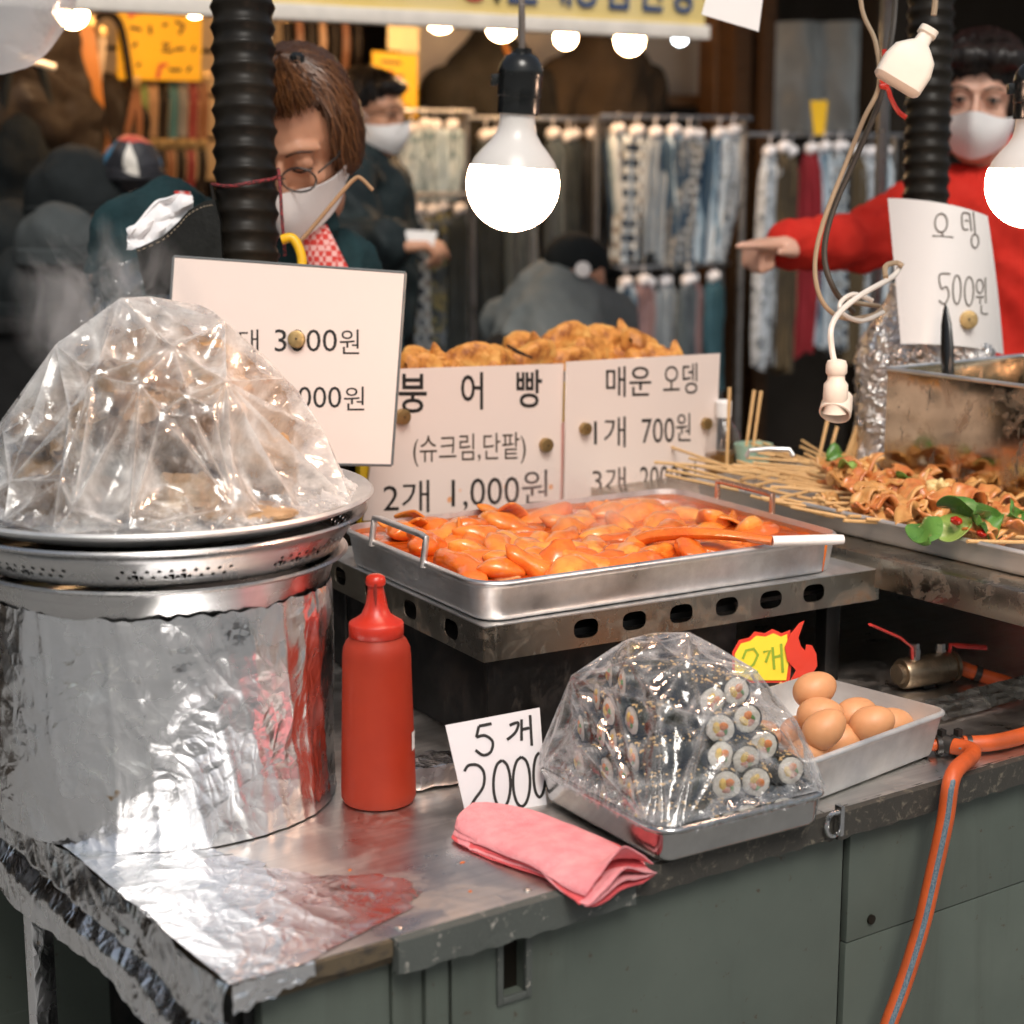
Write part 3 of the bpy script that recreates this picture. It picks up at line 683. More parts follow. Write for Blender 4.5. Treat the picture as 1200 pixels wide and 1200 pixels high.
lump('meat_piece', 'pale brown rolled offal beside the dark liver slab', (208, 590), (.052, .040, .032), 'offal_pale', 1.93, rz=A0, seed=5, amp=.55)
lump('meat_piece', 'flat grey slice lying near the plate rim', (285, 600), (.060, .045, .010), 'offal', 1.92, rz=A0, seed=8, amp=.3)
lump('meat_piece', 'brown chunk with golden warm light painted on, under the peak of the film', (245, 455), (.052, .048, .046), 'warm_lit_meat', 2.06, rz=A0, seed=11, amp=.4, rot=(.2, .5))
lump('meat_piece', 'greyish offal chunk in the middle of the heap', (165, 460), (.055, .05, .050), 'offal', 2.02, rz=A0, seed=14, amp=.6)
lump('meat_piece', 'brown chunk below the piece with painted warm light', (290, 535), (.055, .055, .042), 'offal', 2.02, rz=A0, seed=17, amp=.55)
lump('meat_piece', 'pale chunk in the heap above the liver slab', (105, 505), (.065, .055, .05), 'offal', 2.05, rz=A0, seed=21, amp=.6)
lump('meat_piece', 'dark chunk at the heart of the heap', (190, 525), (.075, .06, .045), 'liver', 2.0, rz=A0, seed=24, amp=.5)
lump('meat_piece', 'brownish chunk at the far edge of the frame', (60, 555), (.05, .045, .035), 'offal', 2.06, rz=A0, seed=29, amp=.5)
lump('meat_piece', 'large pale brown piece hidden deep in the heap', (195, 490), (.135, .12, .095), 'offal', 2.10, rz=A0, seed=33, amp=.3)
# clear film draped over the heap: flat taut facets between the points it rests on, sagging a little, folded along the edges
def film_hull(pts, nsub, sag, wr, wsc, zmin, crw=.0045, seed=0, aniso=None):
    bm = bmesh.new()
    for q in pts: bm.verts.new(q)
    r = bmesh.ops.convex_hull(bm, input=bm.verts); bmesh.ops.delete(bm, geom=[v for v in bm.verts if not v.link_faces], context='VERTS')
    bmesh.ops.recalc_face_normals(bm, faces=bm.faces)
    tris = [[v.co.copy() for v in f.verts] for f in bm.faces if not (f.normal.z < -.15 or max(v.co.z for v in f.verts) < zmin)]; bm.free()
    V_, F_, C_ = [], [], []
    for A, B, Cc in tris:
        n = (B - A).cross(Cc - A); ar = n.length; n.normalize(); size = math.sqrt(ar)
        hts = [ar / max(1e-6, (p - q).length) for p, q in ((B, Cc), (A, Cc), (A, B))]
        k = max(4, min(nsub, int(size / .0035))); b0 = len(V_); idx = {}
        for i in range(k + 1):
            for j in range(k + 1 - i):
                a_, b_ = i / k, j / k; c_ = 1 - a_ - b_
                p = A * a_ + B * b_ + Cc * c_; m = max(0., 27 * a_ * b_ * c_)
                d = min(a_ * hts[0], b_ * hts[1], c_ * hts[2])
                q = p + V((seed, 0, 0)); e = min(1, d / .006)
                f = aniso(p) if aniso else 0.
                disp = -sag * size * m + e * wr * ((crumple(q, wsc) - .25) + .45 * (crumple(q, wsc * 2.4) - .25) + f)
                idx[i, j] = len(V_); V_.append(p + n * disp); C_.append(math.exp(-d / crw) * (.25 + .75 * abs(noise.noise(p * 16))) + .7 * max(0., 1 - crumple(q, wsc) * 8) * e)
        for i in range(k):
            for j in range(k - i):
                F_.append((idx[i, j], idx[i + 1, j], idx[i, j + 1]))
                if j < k - i - 1: F_.append((idx[i + 1, j], idx[i + 1, j + 1], idx[i, j + 1]))
    me = bpy.data.meshes.new('film'); me.from_pydata(V_, [], F_)
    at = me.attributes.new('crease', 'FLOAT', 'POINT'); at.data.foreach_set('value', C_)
    bm = bmesh.new(); bm.from_mesh(me); bmesh.ops.remove_doubles(bm, verts=bm.verts, dist=.0002); bm.to_mesh(me); bm.free(); return me
rf = random.Random(12); pts = []
for k in range(1600):
    a = rf.uniform(0, 2 * math.pi); rr = math.sqrt(rf.uniform(0.0, .92)); h = .226 * (1 - rr ** 2.45)
    d = V((math.cos(a), math.sin(a), 0)) * rr * .214
    rtd = d.dot(RT); h *= 1 - .13 * sm(.02, .16, -rtd)
    k_ = 1 + rf.uniform(-.05, .06); q = V((d.x * k_, d.y * k_, .014 + h * k_)); md = rf.choice((.022, .034, .05, .075))
    if all((q - o_).length > max(md, .02) for o_ in pts): pts.append(q)
    if len(pts) > 95: break
for k in range(26):
    a = 2 * math.pi * (k + rf.uniform(-.3, .3)) / 26; R = .218 + rf.uniform(-.012, .012); pts.append(V((math.cos(a) * R, math.sin(a) * R, .012 + rf.uniform(0, .012))))
me = film_hull(pts, 30, .20, .017, 13., .016, .0024)
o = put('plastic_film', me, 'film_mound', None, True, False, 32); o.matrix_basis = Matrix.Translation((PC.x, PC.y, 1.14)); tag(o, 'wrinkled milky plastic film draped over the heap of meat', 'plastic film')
# gathered hem of the film lying on the plate
def hem(u, v):
    a = u * 2 * math.pi; R = .204 + .022 * v + .008 * nz(a * 5, v * 2) + .006 * nz(a * 21, v * 4, 3)
    return V((math.cos(a) * R, math.sin(a) * R, .016 + .016 * (1 - v) * (.5 + abs(nz(a * 9, 2))) + .010 * abs(nz(a * 26, v * 3, 8))))
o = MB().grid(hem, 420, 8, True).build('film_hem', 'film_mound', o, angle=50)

# ================================================================ STOVE AND RICE CAKE PAN
SZ = .970; srz = math.radians(-5.0)
SC = V((.525, .374, 0))
stove = thing('gas_stove', 'low stainless stove with a row of oval air holes under the pan', 'stove', (SC.x, SC.y, CT), srz)
SL, SW, bh = .635, .50, .044
def oval(cx, cy, w, h, n=20):
    out = []
    for k in range(n):
        a = 2 * math.pi * k / n; out.append((cx + w / 2 * math.copysign(abs(math.cos(a)) ** .6, math.cos(a)), cy + h / 2 * math.copysign(abs(math.sin(a)) ** .8, math.sin(a))))
    return out
zt, zb_ = SZ - CT - .001, SZ - CT - .001 - bh
holes = [oval(x, (zt + zb_) / 2 + .002, .037, .025) for x in (.148, .222, .296, .370, .444, .518)]
me = flat2d([(0, zb_), (SL, zb_), (SL, zt), (0, zt)], holes, .0016)
put('front_band', xform(me, Matrix.Rotation(math.pi / 2, 4, 'X')), 'steel_old', stove)
holes = [oval(y, (zt + zb_) / 2 + .001, .038, .025) for y in (.085, .20, .32, .42)]
me = flat2d([(0.0012, zb_), (SW, zb_), (SW, zt), (0.0012, zt)], holes, .0016)
put('side_band', xform(me, Matrix.Rotation(math.pi / 2, 4, 'Z') @ Matrix.Rotation(math.pi / 2, 4, 'X')), 'steel_old', stove)
MB().box(SL - .0008, .0012, zb_, SL + .0008, SW, zt).build('side_band', 'steel_old', stove, smooth=False)
MB().box(0, SW + .001, zb_, SL, SW + .003, zt).build('back_band', 'steel_old', stove, smooth=False)
mb = MB()                                           # turned-in top flange, open in the middle
for b in ((-.0009, -.0012, SL + .001, .080), (-.0009, SW - .02, SL + .001, SW + .002), (-.0009, .0802, .08, SW - .0202), (SL - .079, .0802, SL + .001, SW - .0202)):
    mb.box(b[0], b[1], zt, b[2], b[3], zt + .0016)
mb.build('top_flange', 'steel_pan', stove, smooth=False)
MB().box(.018, .018, 0.001, .40, SW - .01, zb_ + .02, bev=.002).build('burner_box', 'steel_dark', stove)
MB().box(.012, .0125, .001, .0175, .018, zb_ + .01).box(.0125, .0145, .001, .398, .0175, zb_ + .012).build('box_front', 'steel_dark', stove, smooth=False)
for (x, y) in ((.56, .02), (.56, .42), (.015, .44)):
    MB().box(x, y, 0, x + .025, y + .025, zb_ + .01, bev=.002).build('leg', 'steel_dark', stove)
MB().box(.40, .05, zb_ + .006, SL - .01, SW - .02, zb_ + .012).build('drip_plate', 'steel_dark', stove, smooth=False)

prz = math.radians(-4.5); PL, PW, PH = .585, .415, .051
cA, cB = onz(548, 685, 1.0185), onz(988, 633, 1.0185)
ex = V((math.cos(prz), math.sin(prz), 0)); ey = V((-math.sin(prz), math.cos(prz), 0))
PO = V((1.103, .325, 0)) - ex * PL / 2 + ey * PW / 2
pan = thing('rice_cake_pan', 'wide rectangular steel pan full of spicy rice cakes', 'pan', (PO.x, PO.y, SZ + .0012), prz)
tray_mb(PL, PW, PH, .045, .010, .0025, .004, .0035).build('tray_body', 'steel_pan', pan)
def handle(cx, cy, dx, dy, hgt=.045, lean=(0, 0)):
    mb = MB(); pts = []
    for k in range(19):
        t = k / 18
        if t < .28: q = (-1, t / .28 * .75)
        elif t > .72: q = (1, (1 - t) / .28 * .75)
        else:
            a = math.pi * (1 - (t - .28) / .44); q = (max(-1, min(1, math.cos(a) * 1.12)), .75 + .25 * min(1, math.sin(a) * 2.2))
        pts.append((cx + dx * q[0] + lean[0] * q[1], cy + dy * q[0] + lean[1] * q[1], PH - .006 + q[1] * hgt))
    mb.tube(pts, .0045, 10); return mb
handle(-PL / 2 - .001, 0.02, 0, .075, .04, (.006, 0)).build('handle', 'steel_pan', pan)
handle(PL / 2 + .001, 0.03, 0, .066, .036, (0, 0)).build('handle', pm('copper_stain', (.62, .40, .30), .3, metal=.9).m, pan)
MB().tube([(PL / 2 - .045, -PW / 2 - .0042, PH - .002), (PL / 2 - .046, -PW / 2 - .003, PH - .02), (PL / 2 - .0455, -PW / 2 + .0015, PH - .045)], [.0022, .0016, .001], 6).build('sauce_drip', 'sauce_coat', pan)
# brothy sauce (moulded to the tray's inside, with simmering ripples)
def sauce_fn(u, v):
    x, y = (u - .5) * (PL - .014), (v - .5) * (PW - .014)
    r = .038; dx, dy = max(0, abs(x) - (PL / 2 - .007 - r)), max(0, abs(y) - (PW / 2 - .007 - r)); d = math.hypot(dx, dy)
    if d > r:
        k = r / d; x = math.copysign(abs(x) - dx + dx * k, x); y = math.copysign(abs(y) - dy + dy * k, y)
    return V((x, y, .0402 + .0022 * nz(x * 45, y * 45) + .0016 * abs(nz(x * 110, y * 110, 3))))
sc_ = MB().grid(sauce_fn, 110, 90).build('red_sauce', 'sauce'); sc_.matrix_basis = pan.matrix_basis.copy()
tag(sc_, 'glossy red simmering sauce filling the wide steel pan', 'sauce', kind='stuff')
PM = pan.matrix_basis
MB().loft([[(x, y, z) for x, y in rrect(PL - 2 * o_, PW - 2 * o_, .045 - o_)] for o_, z in ((.0072, .034), (.0066, .043), (.0061, .0462))], False, False).build('sauce_stain', 'stain_orange', pan)
# rice cakes: one mesh per shape, many copies
def cake_mesh(L, r, bend, fl, tap):
    n = 14; pts = []; rr = []
    for i in range(n):
        t = i / (n - 1); x = (t - .5) * L
        e = min(t, 1 - t) * L
        rr.append(r * (1 - tap * abs(2 * t - 1)) * (math.sqrt(max(0.02, 1 - (1 - min(1, e / (r * .9))) ** 2)) if e < r * .9 else 1))
        pts.append((x, bend * (4 * (t - .5) ** 2), 0))
    me = MB().tube(pts, rr, 14, flat=fl, up=(0, 0, 1)).mesh()
    for v in me.vertices: v.co += V((nz(*(v.co * 40)), nz(*(v.co * 40 + V((5, 0, 0)))), nz(*(v.co * 40 + V((0, 7, 0)))))) * .0062
    return me
cakes = [cake_mesh(.115, .0215, .012, .7, .2), cake_mesh(.100, .0235, -.008, .62, .15), cake_mesh(.13, .019, .020, .75, .25), cake_mesh(.085, .027, .006, .55, .35)]
for m in cakes: shade(m, 60); m.materials.append(M_['rice_cake'])
rnd = random.Random(21); placed = []; n = 0
def inpan(x, y, m=.03): return abs(x) < PL / 2 - m and abs(y) < PW / 2 - m
tries = 0
while n < 66 and tries < 4000:
    tries += 1
    x, y = rnd.uniform(-PL / 2 + .035, PL / 2 - .04), rnd.uniform(-PW / 2 + .035, PW / 2 - .05)
    if x > .06 and y < .05 and rnd.random() < .55: continue         # the ladle's end of the pan is more broth than cake
    md = .034 if x < -.05 else .043
    if any(math.hypot(x - a, y - b) < md for a, b in placed): continue
    an = rnd.gauss(.25, .55)
    ends = [(x + s * .045 * math.cos(an), y + s * .045 * math.sin(an)) for s in (-1, 1)]
    if not all(inpan(*e, .018) for e in ends): continue
    placed.append((x, y))
    z = .031 + rnd.uniform(-.004, .010) + (.010 if x < -.10 else 0)
    o = bpy.data.objects.new('rice_cake', cakes[rnd.randrange(4)]); COL.objects.link(o)
    o.matrix_basis = PM @ Matrix.Translation((x, y, z)) @ Matrix.Rotation(an, 4, 'Z') @ Matrix.Rotation(rnd.gauss(0, .22), 4, 'Y') @ Matrix.Rotation(rnd.uniform(-.6, .6), 4, 'X') @ Matrix.Scale(rnd.uniform(.85, 1.12), 4)
    tag(o, 'orange sauced rice cake simmering in the wide steel pan', 'rice cake', 'rice cakes simmering in the red sauce'); n += 1
rc = [o for o in COL.objects if o.name.split('.')[0] == 'rice_cake']
NUMW = 'first second third fourth fifth sixth seventh eighth ninth tenth eleventh twelfth thirteenth fourteenth fifteenth sixteenth seventeenth eighteenth nineteenth twentieth'.split()
PMi = PM.inverted(); bands = {}
for o in rc: bands.setdefault(min(5, int(((PMi @ o.matrix_basis.translation).y + PW / 2) / PW * 6)), []).append(o)
for b_, L in bands.items():
    L.sort(key=lambda o: (PMi @ o.matrix_basis.translation).x)
    for i, o in enumerate(L): o['label'] = f"orange rice cake {('along the front rim', 'just behind the front rim', 'before the middle of the pan', 'behind the middle of the pan', 'near the back rim', 'along the back rim')[b_]}, {NUMW[i]} from the bottle side"
# folded fish cake sheets among them
def fold_mesh(seed):
    r = random.Random(seed)
    def f(u, v):
        x, y = (u - .5) * .085, (v - .5) * (.075 * (1 - .75 * u))
        return V((x, y, .012 * math.sin(u * 3 + seed) + .010 * math.sin(v * 4 + seed * 2) + .004 * nz(x * 50, y * 50, seed)))
    me = MB().grid(f, 14, 12).mesh()
    me = evalmesh(me, [('SOLIDIFY', dict(thickness=.005)), ('SUBSURF', dict(levels=1))]); shade(me, 60); me.materials.append(M_['fish_sheet']); return me
folds = [fold_mesh(k) for k in (1, 2, 3)]
for i, (px_, an, tl, lb) in enumerate((((486, 622), .3, .25, 'folded fish cake by the pan handle nearest the plates'), ((553, 632), 1.3, -.7, 'pointed fish cake standing up between rice cakes'), ((505, 610), .2, .3, 'fish cake sheet behind the pointed fish cake'), ((600, 605), .1, .3, 'fish cake sheet near the back rim of the pan'), ((868, 608), .9, -.15, 'fish cake piece at the far corner by the ladle'), ((730, 600), 1.6, -.2, 'fish cake tip poking up at the back of the pan'))):
    p = onz(*px_, 1.016); o = bpy.data.objects.new('fish_cake_sheet', folds[i % 3]); COL.objects.link(o)
    o.matrix_basis = Matrix.Translation(p) @ Matrix.Rotation(an, 4, 'Z') @ Matrix.Rotation(tl, 4, 'Y')
    tag(o, lb, 'fish cake', 'fish cake sheets in the pan')
for px_, lb in (((545, 668), 'boiled egg at the near corner of the rice cake pan'), ((592, 678), 'half sunk boiled egg near the front rim of the pan')):
    p = onz(*px_, 1.008); o = MB().ball((0, 0, 0), (.026, .021, .020), 20, 14).build('boiled_egg', 'egg_white'); o.matrix_basis = Matrix.Translation(p) @ Matrix.Rotation(.2, 4, 'Z'); tag(o, lb, 'egg')
# ladle: white handle resting on the rim, coated with sauce towards the bowl
la, lb_, lc, ld = onz(988, 632, 1.034), onz(905, 634, 1.034), onz(800, 622, 1.040), onz(748, 628, 1.022)
lad = thing('ladle', 'white handled ladle lying in the pan with its end on the rim', 'ladle', lb_)
def bez(ps, n):
    out = []
    for k in range(n + 1):
        t = k / n; q = [p.copy() for p in ps]
        while len(q) > 1: q = [q[i].lerp(q[i + 1], t) for i in range(len(q) - 1)]
        out.append(q[0])
    return out
MB().tube([la, la.lerp(lb_, .15), la.lerp(lb_, .6), lb_], [.0085, .0098, .0095, .0092], 12, flat=.75).build('handle', 'white_plastic', lad, world=True)
arm = bez([lb_, lb_.lerp(lc, .6) + V((0, 0, .004)), lc, ld + V((0, 0, .004)), ld + V((-.01, .0, -.014))], 20)
MB().tube(arm, [.0092 + .004 * sm(0, 12, k) for k in range(21)], 12, flat=.7).build('coated_stem', 'sauce_coat', lad, world=True)
MB().lathe([(.002, -.016), (.022, -.014), (.036, -.004), (.040, .006), (.037, .0065), (.033, -.002), (.020, -.0105), (.002, -.012)], 28, Matrix.Translation(arm[-1] + V((-.02, .01, -.006)))).build('bowl', 'sauce_coat', lad, world=True)

# ================================================================ SMALL THINGS ON THE COUNTER
p = onz(444, 938, CT)
bt = thing('sauce_bottle', 'red squeeze bottle with pointed nozzle cap standing beside the foil pot', 'bottle', (p.x, p.y, CT + .0005), .4)
MB().lathe([(.034, .0), (.041, .002), (.0435, .007), (.0435, .016), (.0425, .06), (.0405, .13), (.0395, .175), (.0385, .185), (.0350, .193), (.031, .197), (.030, .200)], 48).build('bottle_body', 'red_plastic', bt)
mb = MB().lathe([(.0305, .199), (.0315, .200), (.0315, .2135), (.0305, .215), (.026, .2175), (.017, .224), (.0118, .236), (.0095, .25), (.0088, .258), (.0112, .2585), (.0118, .262), (.0105, .268), (.006, .2705), (.001, .271)], 40)
capo = mb.build('nozzle_cap', 'red_cap', bt, angle=50)
MB().tube([(.030, .004, .214), (.0235, .004, .235), (.014, .002, .255), (.0105, .001, .262)], [.0012, .0016, .0016, .0014], 8).build('cap_strap', 'red_cap', capo)
MB().tube([(-.009, -.006, .262), (-.0095, -.0065, .252), (-.012, -.009, .238)], [.0022, .0026, .0008], 6, flat=.5).build('dried_sauce', 'sauce_stain_dark', capo)
lab = MB(); a0 = math.atan2(-RT.y, -RT.x) + math.pi - .4 - .10
lab.grid(lambda u, v: V((.0428 * math.cos(a0 + u * .30 - .25), .0428 * math.sin(a0 + u * .30 - .25), .065 + v * .022)), 6, 4); lab.build('label_patch', 'dull_white', bt)
# small foil wrapped block behind the bottle
p = onz(512, 925, CT); fb = MB().box(-.045, -.022, 0, .045, .035, .026, bev=.004); me = fb.mesh()
me = evalmesh(me, [('SUBSURF', dict(levels=3, subdivision_type='SIMPLE'))])
for v in me.vertices: v.co += V((nz(*(v.co * 60)), nz(*(v.co * 60 + V((3, 0, 0)))), nz(*(v.co * 60 + V((0, 3, 0)))))) * .004
o = put('foil_block', me, 'foil', angle=50); o.matrix_basis = Matrix.Translation((p.x, p.y + .02, CT + .003)) @ Matrix.Rotation(-.1, 4, 'Z'); tag(o, 'small foil wrapped block behind the red bottle', 'foil block')

# price card helper ------------------------------------------------------------
class Card:
    def __init__(s, name, label, corners, thick, mat, cat='sign', edge=None, rnd_=.004, bendf=None, frame=0.0):
        tl, tr, br, bl = corners; s.c = (tl + tr + br + bl) / 4
        s.ex = ((tr - tl) + (br - bl)).normalized(); e = ((tl - bl) + (tr - br)); s.ey = (e - s.ex * e.dot(s.ex)).normalized(); s.n = s.ex.cross(s.ey)
        s.bend = bendf
        s.R = Matrix((s.ex, s.ey, s.n)).transposed(); s.o = thing(name, label, cat, s.c, rot=s.R); s.thick = thick
        L = [((p - s.c).dot(s.ex), (p - s.c).dot(s.ey)) for p in (bl, br, tr, tl)]; s.L = L
        if not bendf:
            me = flat2d(L, (), thick); put('board', me, mat, s.o, False)
            if frame:
                q = [V((*a, 0)) for a in L]; mb = MB()
                for i in range(4):
                    mb.tube([q[i], q[(i + 1) % 4]], frame, 6)
                mb.build('board_edge', 'acrylic_edge', s.o)
        else:
            (x0, y0), (x1, y1), (x2, y2), (x3, y3) = L
            def f(u, v):
                x = (x0 * (1 - u) + x1 * u) * (1 - v) + (x3 * (1 - u) + x2 * u) * v; y = (y0 * (1 - u) + y1 * u) * (1 - v) + (y3 * (1 - u) + y2 * u) * v
                return V((x, y, bendf(x, y)))
            me = MB().grid(f, 24, 24).mesh(); me = evalmesh(me, [('SOLIDIFY', dict(thickness=thick, offset=0))]); put('board', me, mat, s.o)
    def loc(s, x, y, off=.0):                            # photograph point -> board coordinates
        p = onpl(x, y, s.c + s.n * s.thick / 2, s.n) - s.c; q = V((p.dot(s.ex), p.dot(s.ey), 0))
        q.z = s.thick / 2 + off + (s.bend(q.x, q.y) if s.bend else 0); return q
    def text(s, txt, x0, y0, x1, y1, mat='ink', bold=.0, slope=0.0):   # fit into the box of the photograph (x0,y0 top-left; x1,y1 bottom-right)
        me = textmesh(txt, .0, bold); xs = [v.co.x for v in me.vertices]; ys = [v.co.y for v in me.vertices]
        a, b = s.loc(x0, y1), s.loc(x1, y0)
        for v in me.vertices:
            fx_, fy_ = (v.co.x - min(xs)) / (max(xs) - min(xs)), (v.co.y - min(ys)) / (max(ys) - min(ys))
            X, Y = s.loc(x0 + (x1 - x0) * fx_, y1 + (y0 - y1) * fy_ + slope * (fx_ - .5) * (x1 - x0))[:2]
            v.co = V((X, Y, s.thick / 2 + .0005 + (s.bend(X, Y) if s.bend else 0)))
        me.update(); return put('lettering', me, mat, s.o, False)
    def strokes(s, strokes, width, mat='ink'):           # pen strokes given as photograph points
        mb = MB()
        for st in strokes:
            pts = [V((*q, 0)) for q in st]
            if len(pts) > 2:                              # smooth the pen line
                sp = []
                for i in range(len(pts) - 1):
                    p0, p1, p2, p3 = pts[max(i - 1, 0)], pts[i], pts[i + 1], pts[min(i + 2, len(pts) - 1)]
                    for k in range(5):
                        t = k / 5; sp.append(.5 * ((2 * p1) + (p2 - p0) * t + (2 * p0 - 5 * p1 + 4 * p2 - p3) * t * t + (3 * p1 - p0 - 3 * p2 + p3) * t ** 3))
                pts = sp + [pts[-1]]
            q = [s.loc(a.x, a.y, .0016 if s.bend else .0006) for a in pts]
            L = []
            for i, a in enumerate(q):
                t = (q[min(i + 1, len(q) - 1)] - q[max(i - 1, 0)]); t.z = 0; t.normalize(); nn = V((-t.y, t.x, 0)) * width / 2
                L.append([a + nn, a - nn])
            mb.loft(L, False, False, closed=False)
        return mb.build('lettering', mat, s.o, smooth=False)
    def magnet(s, x, y, r, label, sx=0):
        q = s.loc(x, y); w = s.o.matrix_basis @ q
        t = thing('round_magnet', label, 'magnet', w, rot=s.R, group='brass magnets holding the price signs')
        MB().lathe([(r * .93, 0), (r, .0008), (r, .009), (r * .95, .0105), (r * .6, .0112), (r * .12, .0112)], 28).build('disc', 'brass', t)
        MB().lathe([(r * .13, .0108), (r * .13, .0121), (r * .02, .0122)], 10).build('centre_pin', 'brass_dark', t); return t
def circ(cx, cy, rx, ry, n=10, a0=-90): return [(cx + rx * math.cos(math.radians(a0 + 360 * k / n)), cy + ry * math.sin(math.radians(a0 + 360 * k / n))) for k in range(n + 1)]
# hand written card "5개 2,000"
fb_ = [onz(546, 958, CT + .001), onz(640, 958, CT + .001)]
d0 = (fb_[0] - CAM).dot(FW)
cs = [atd(521, 850, d0 + .015), atd(633, 829, d0 + .06), atd(640, 950, d0 + .045), atd(546, 953, d0 + .002)]
c5 = Card('price_card', 'hand lettered white card reading 5 for 2,000 beside the towel', cs, .0012, 'paper_grey')
c5.strokes([[(576, 848), (561, 851)], [(561, 851), (558, 864)], [(558, 864), (568, 862), (577, 869), (575, 881), (566, 885), (557, 879)],
            [(597, 850), (607, 847), (604, 858), (594, 867)], [(611, 843), (611, 868)], [(611, 855), (620, 853)], [(621, 838), (623, 874)],
            [(544, 904), (549, 897), (560, 897), (567, 906), (566, 922), (556, 937), (550, 948), (549, 955)], [(561, 951), (573, 947)],
            circ(588, 919, 10, 28), circ(611, 916, 10, 29), circ(632, 908, 7, 26)], .0035)
# folded pink towel hanging over the edge
def towel():
    path = [(520, 962), (575, 962), (640, 978), (690, 1000), (735, 1030), (765, 1048)]
    cen = [onz(545, 972, CT), onz(590, 980, CT), onz(640, 1000, CT), onz(683, 1017, CT), onz(708, 1031, CT), onz(728, 1039, CT)]
    wid = [.085, .115, .118, .115, .112, .110]
    layers = 5; t = thing('folded_towel', 'folded pink cloth lying over the counter edge', 'towel', cen[2] + V((0, 0, .001)))
    cc = [cen[0]]
    spine = []
    for i in range(31):
        f = i / 30 * 5; k = min(4, int(f)); u = f - k
        p0, p1, p2, p3 = cen[max(k - 1, 0)], cen[k], cen[k + 1], cen[min(k + 2, 5)]
        spine.append((.5 * ((2 * p1) + (p2 - p0) * u + (2 * p0 - 5 * p1 + 4 * p2 - p3) * u * u + (3 * p1 - p0 - 3 * p2 + p3) * u ** 3), wid[k] * (1 - u) + wid[k + 1] * u))
    for q in range(layers):
        L = []
        for i, (c, wd) in enumerate(spine):
            tn = (spine[min(i + 1, 30)][0] - spine[max(i - 1, 0)][0]); tn.z = 0; tn.normalize(); sd_ = V((tn.y, -tn.x, 0)); f = i / 30
            row = []
            N = 16
            loopp = []
            for side in (0, 1):
                for j in range(N + 1):
                    s_ = (j / N if side == 0 else 1 - j / N) * 2 - 1
                    ww = wd / 2 * (1 - .025 * abs(q - 2)) * (sm(-.08, .10, f) * .35 + .65)
                    over = max(0, -(c + sd_ * s_ * ww).y + .004)
                    hump = .012 * math.exp(-((f - .5) / .16) ** 2) * (.6 + .4 * s_) + .014 * sm(.75, 1, f) * math.exp(-((s_ + .05) / .4) ** 2)
                    gap = .0032 + .0012 * math.sin(q * 2.1 + f * 5) + .004 * sm(.7, 1, f) * (1 - s_ * s_)
                    z = .002 + q * gap + (.0035 if q == layers - 1 else 0) + hump * (.35 + .65 * q / layers) + (.0022 if side else 0) - over * .30
                    z *= (1 - .45 * abs(s_) ** 5)
                    z += .0012 * nz(f * 14, s_ * 4, q)
                    loopp.append(c + sd_ * (s_ * ww + .004 * math.sin(f * 6 + q)) + V((0, 0, z)) + tn * (.004 * math.sin(q * 2.6) * sm(.8, 1, f)))
            L.append(loopp)
        MB().loft(L).build('fold', 'pink_cloth' if q in (1, 3, 4) else 'pink_edge', t, world=True, angle=60)
towel()
LAYW = ('lowest', 'second lowest', 'middle', 'second highest', 'highest', 'topmost')
NUM = ('first', 'second', 'third', 'fourth', 'fifth', 'sixth', 'seventh', 'eighth')
# ---- gimbap tray with wrapped rolls
grz = math.radians(-3)
gx = V((math.cos(grz), math.sin(grz), 0)); gy = V((-math.sin(grz), math.cos(grz), 0)); GL, GW = .238, .250
GC = V((.474, -.030, 0)) + gx * GL / 2 + gy * GW / 2
gt = thing('gimbap_tray', 'shallow steel tray under the wrapped seaweed rolls', 'tray', (GC.x, GC.y, CT + .004), grz)
tray_mb(GL, GW, .040, .028, .008, .002, .004, .003).build('tray_body', 'steel_mirror', gt)
GM = gt.matrix_basis
roll = thing('seaweed_roll', 'small seaweed rice roll', 'rice roll', (0, 0, -5), group='seaweed rolls heaped under film')
RL, RR = .105, .0178
mb = MB().tube([(-RL / 2 - .0 + RL * k / 8, 0, 0) for k in range(9)], [RR * (1 + .05 * math.sin(k * 2.3)) for k in range(9)], 16, caps=False); mb.build('seaweed_sheet', 'seaweed', roll)
for s in (-1, 1):
    me = evalmesh(MB().ball((s * (RL / 2 - .0015), 0, 0), (.0028, RR * .90, RR * .90), 18, 10).mesh(), [])
    for v in me.vertices: v.co += V((s * .0016 * nz(*(v.co * 260)), .0010 * nz(*(v.co * 200 + V((3, 0, 0)))), .0010 * nz(*(v.co * 200 + V((0, 3, 0))))))
    put('rice_end', me, 'rice', roll)
    for m, y, z, ry, rz_ in (('carrot', .0035, .003, .0050, .0044), ('radish', -.0048, .002, .0040, .0060), ('ham', .000, -.0052, .0056, .0030), ('leaf', .0058, -.0030, .0022, .0036)):
        MB().ball((s * (RL / 2 + .0008), y * (1 if s > 0 else -.9), z), (.0024, ry * 1.15, rz_ * 1.15), 7, 5).build('filling', m, roll, smooth=False)
mb = MB(); rr_ = random.Random(4)
for k in range(60):
    a = rr_.gauss(math.pi / 2, .9); x = rr_.uniform(-RL / 2, RL / 2); p = V((x, RR * math.cos(a), RR * math.sin(a)))
    mb.ball(p, (.0021, .0013, .0013), 5, 4, R=Matrix.Rotation(rr_.uniform(0, 3), 3, 'Z'))
tag(mb.build('sesame_seeds', 'sesame', roll), kind='stuff')
rr_ = random.Random(11); first = True
def film_h(x, y):
    e = max(abs(x) / .118, abs(y) / .124)
    return .044 + .160 * max(0, 1 - e ** 4.2) * (1 - .10 * sm(-.02, .11, x)) * (1 - .10 * sm(.0, .12, -y)) * (1 - .30 * sm(.03, .11, -x) * sm(-.06, .08, -y))
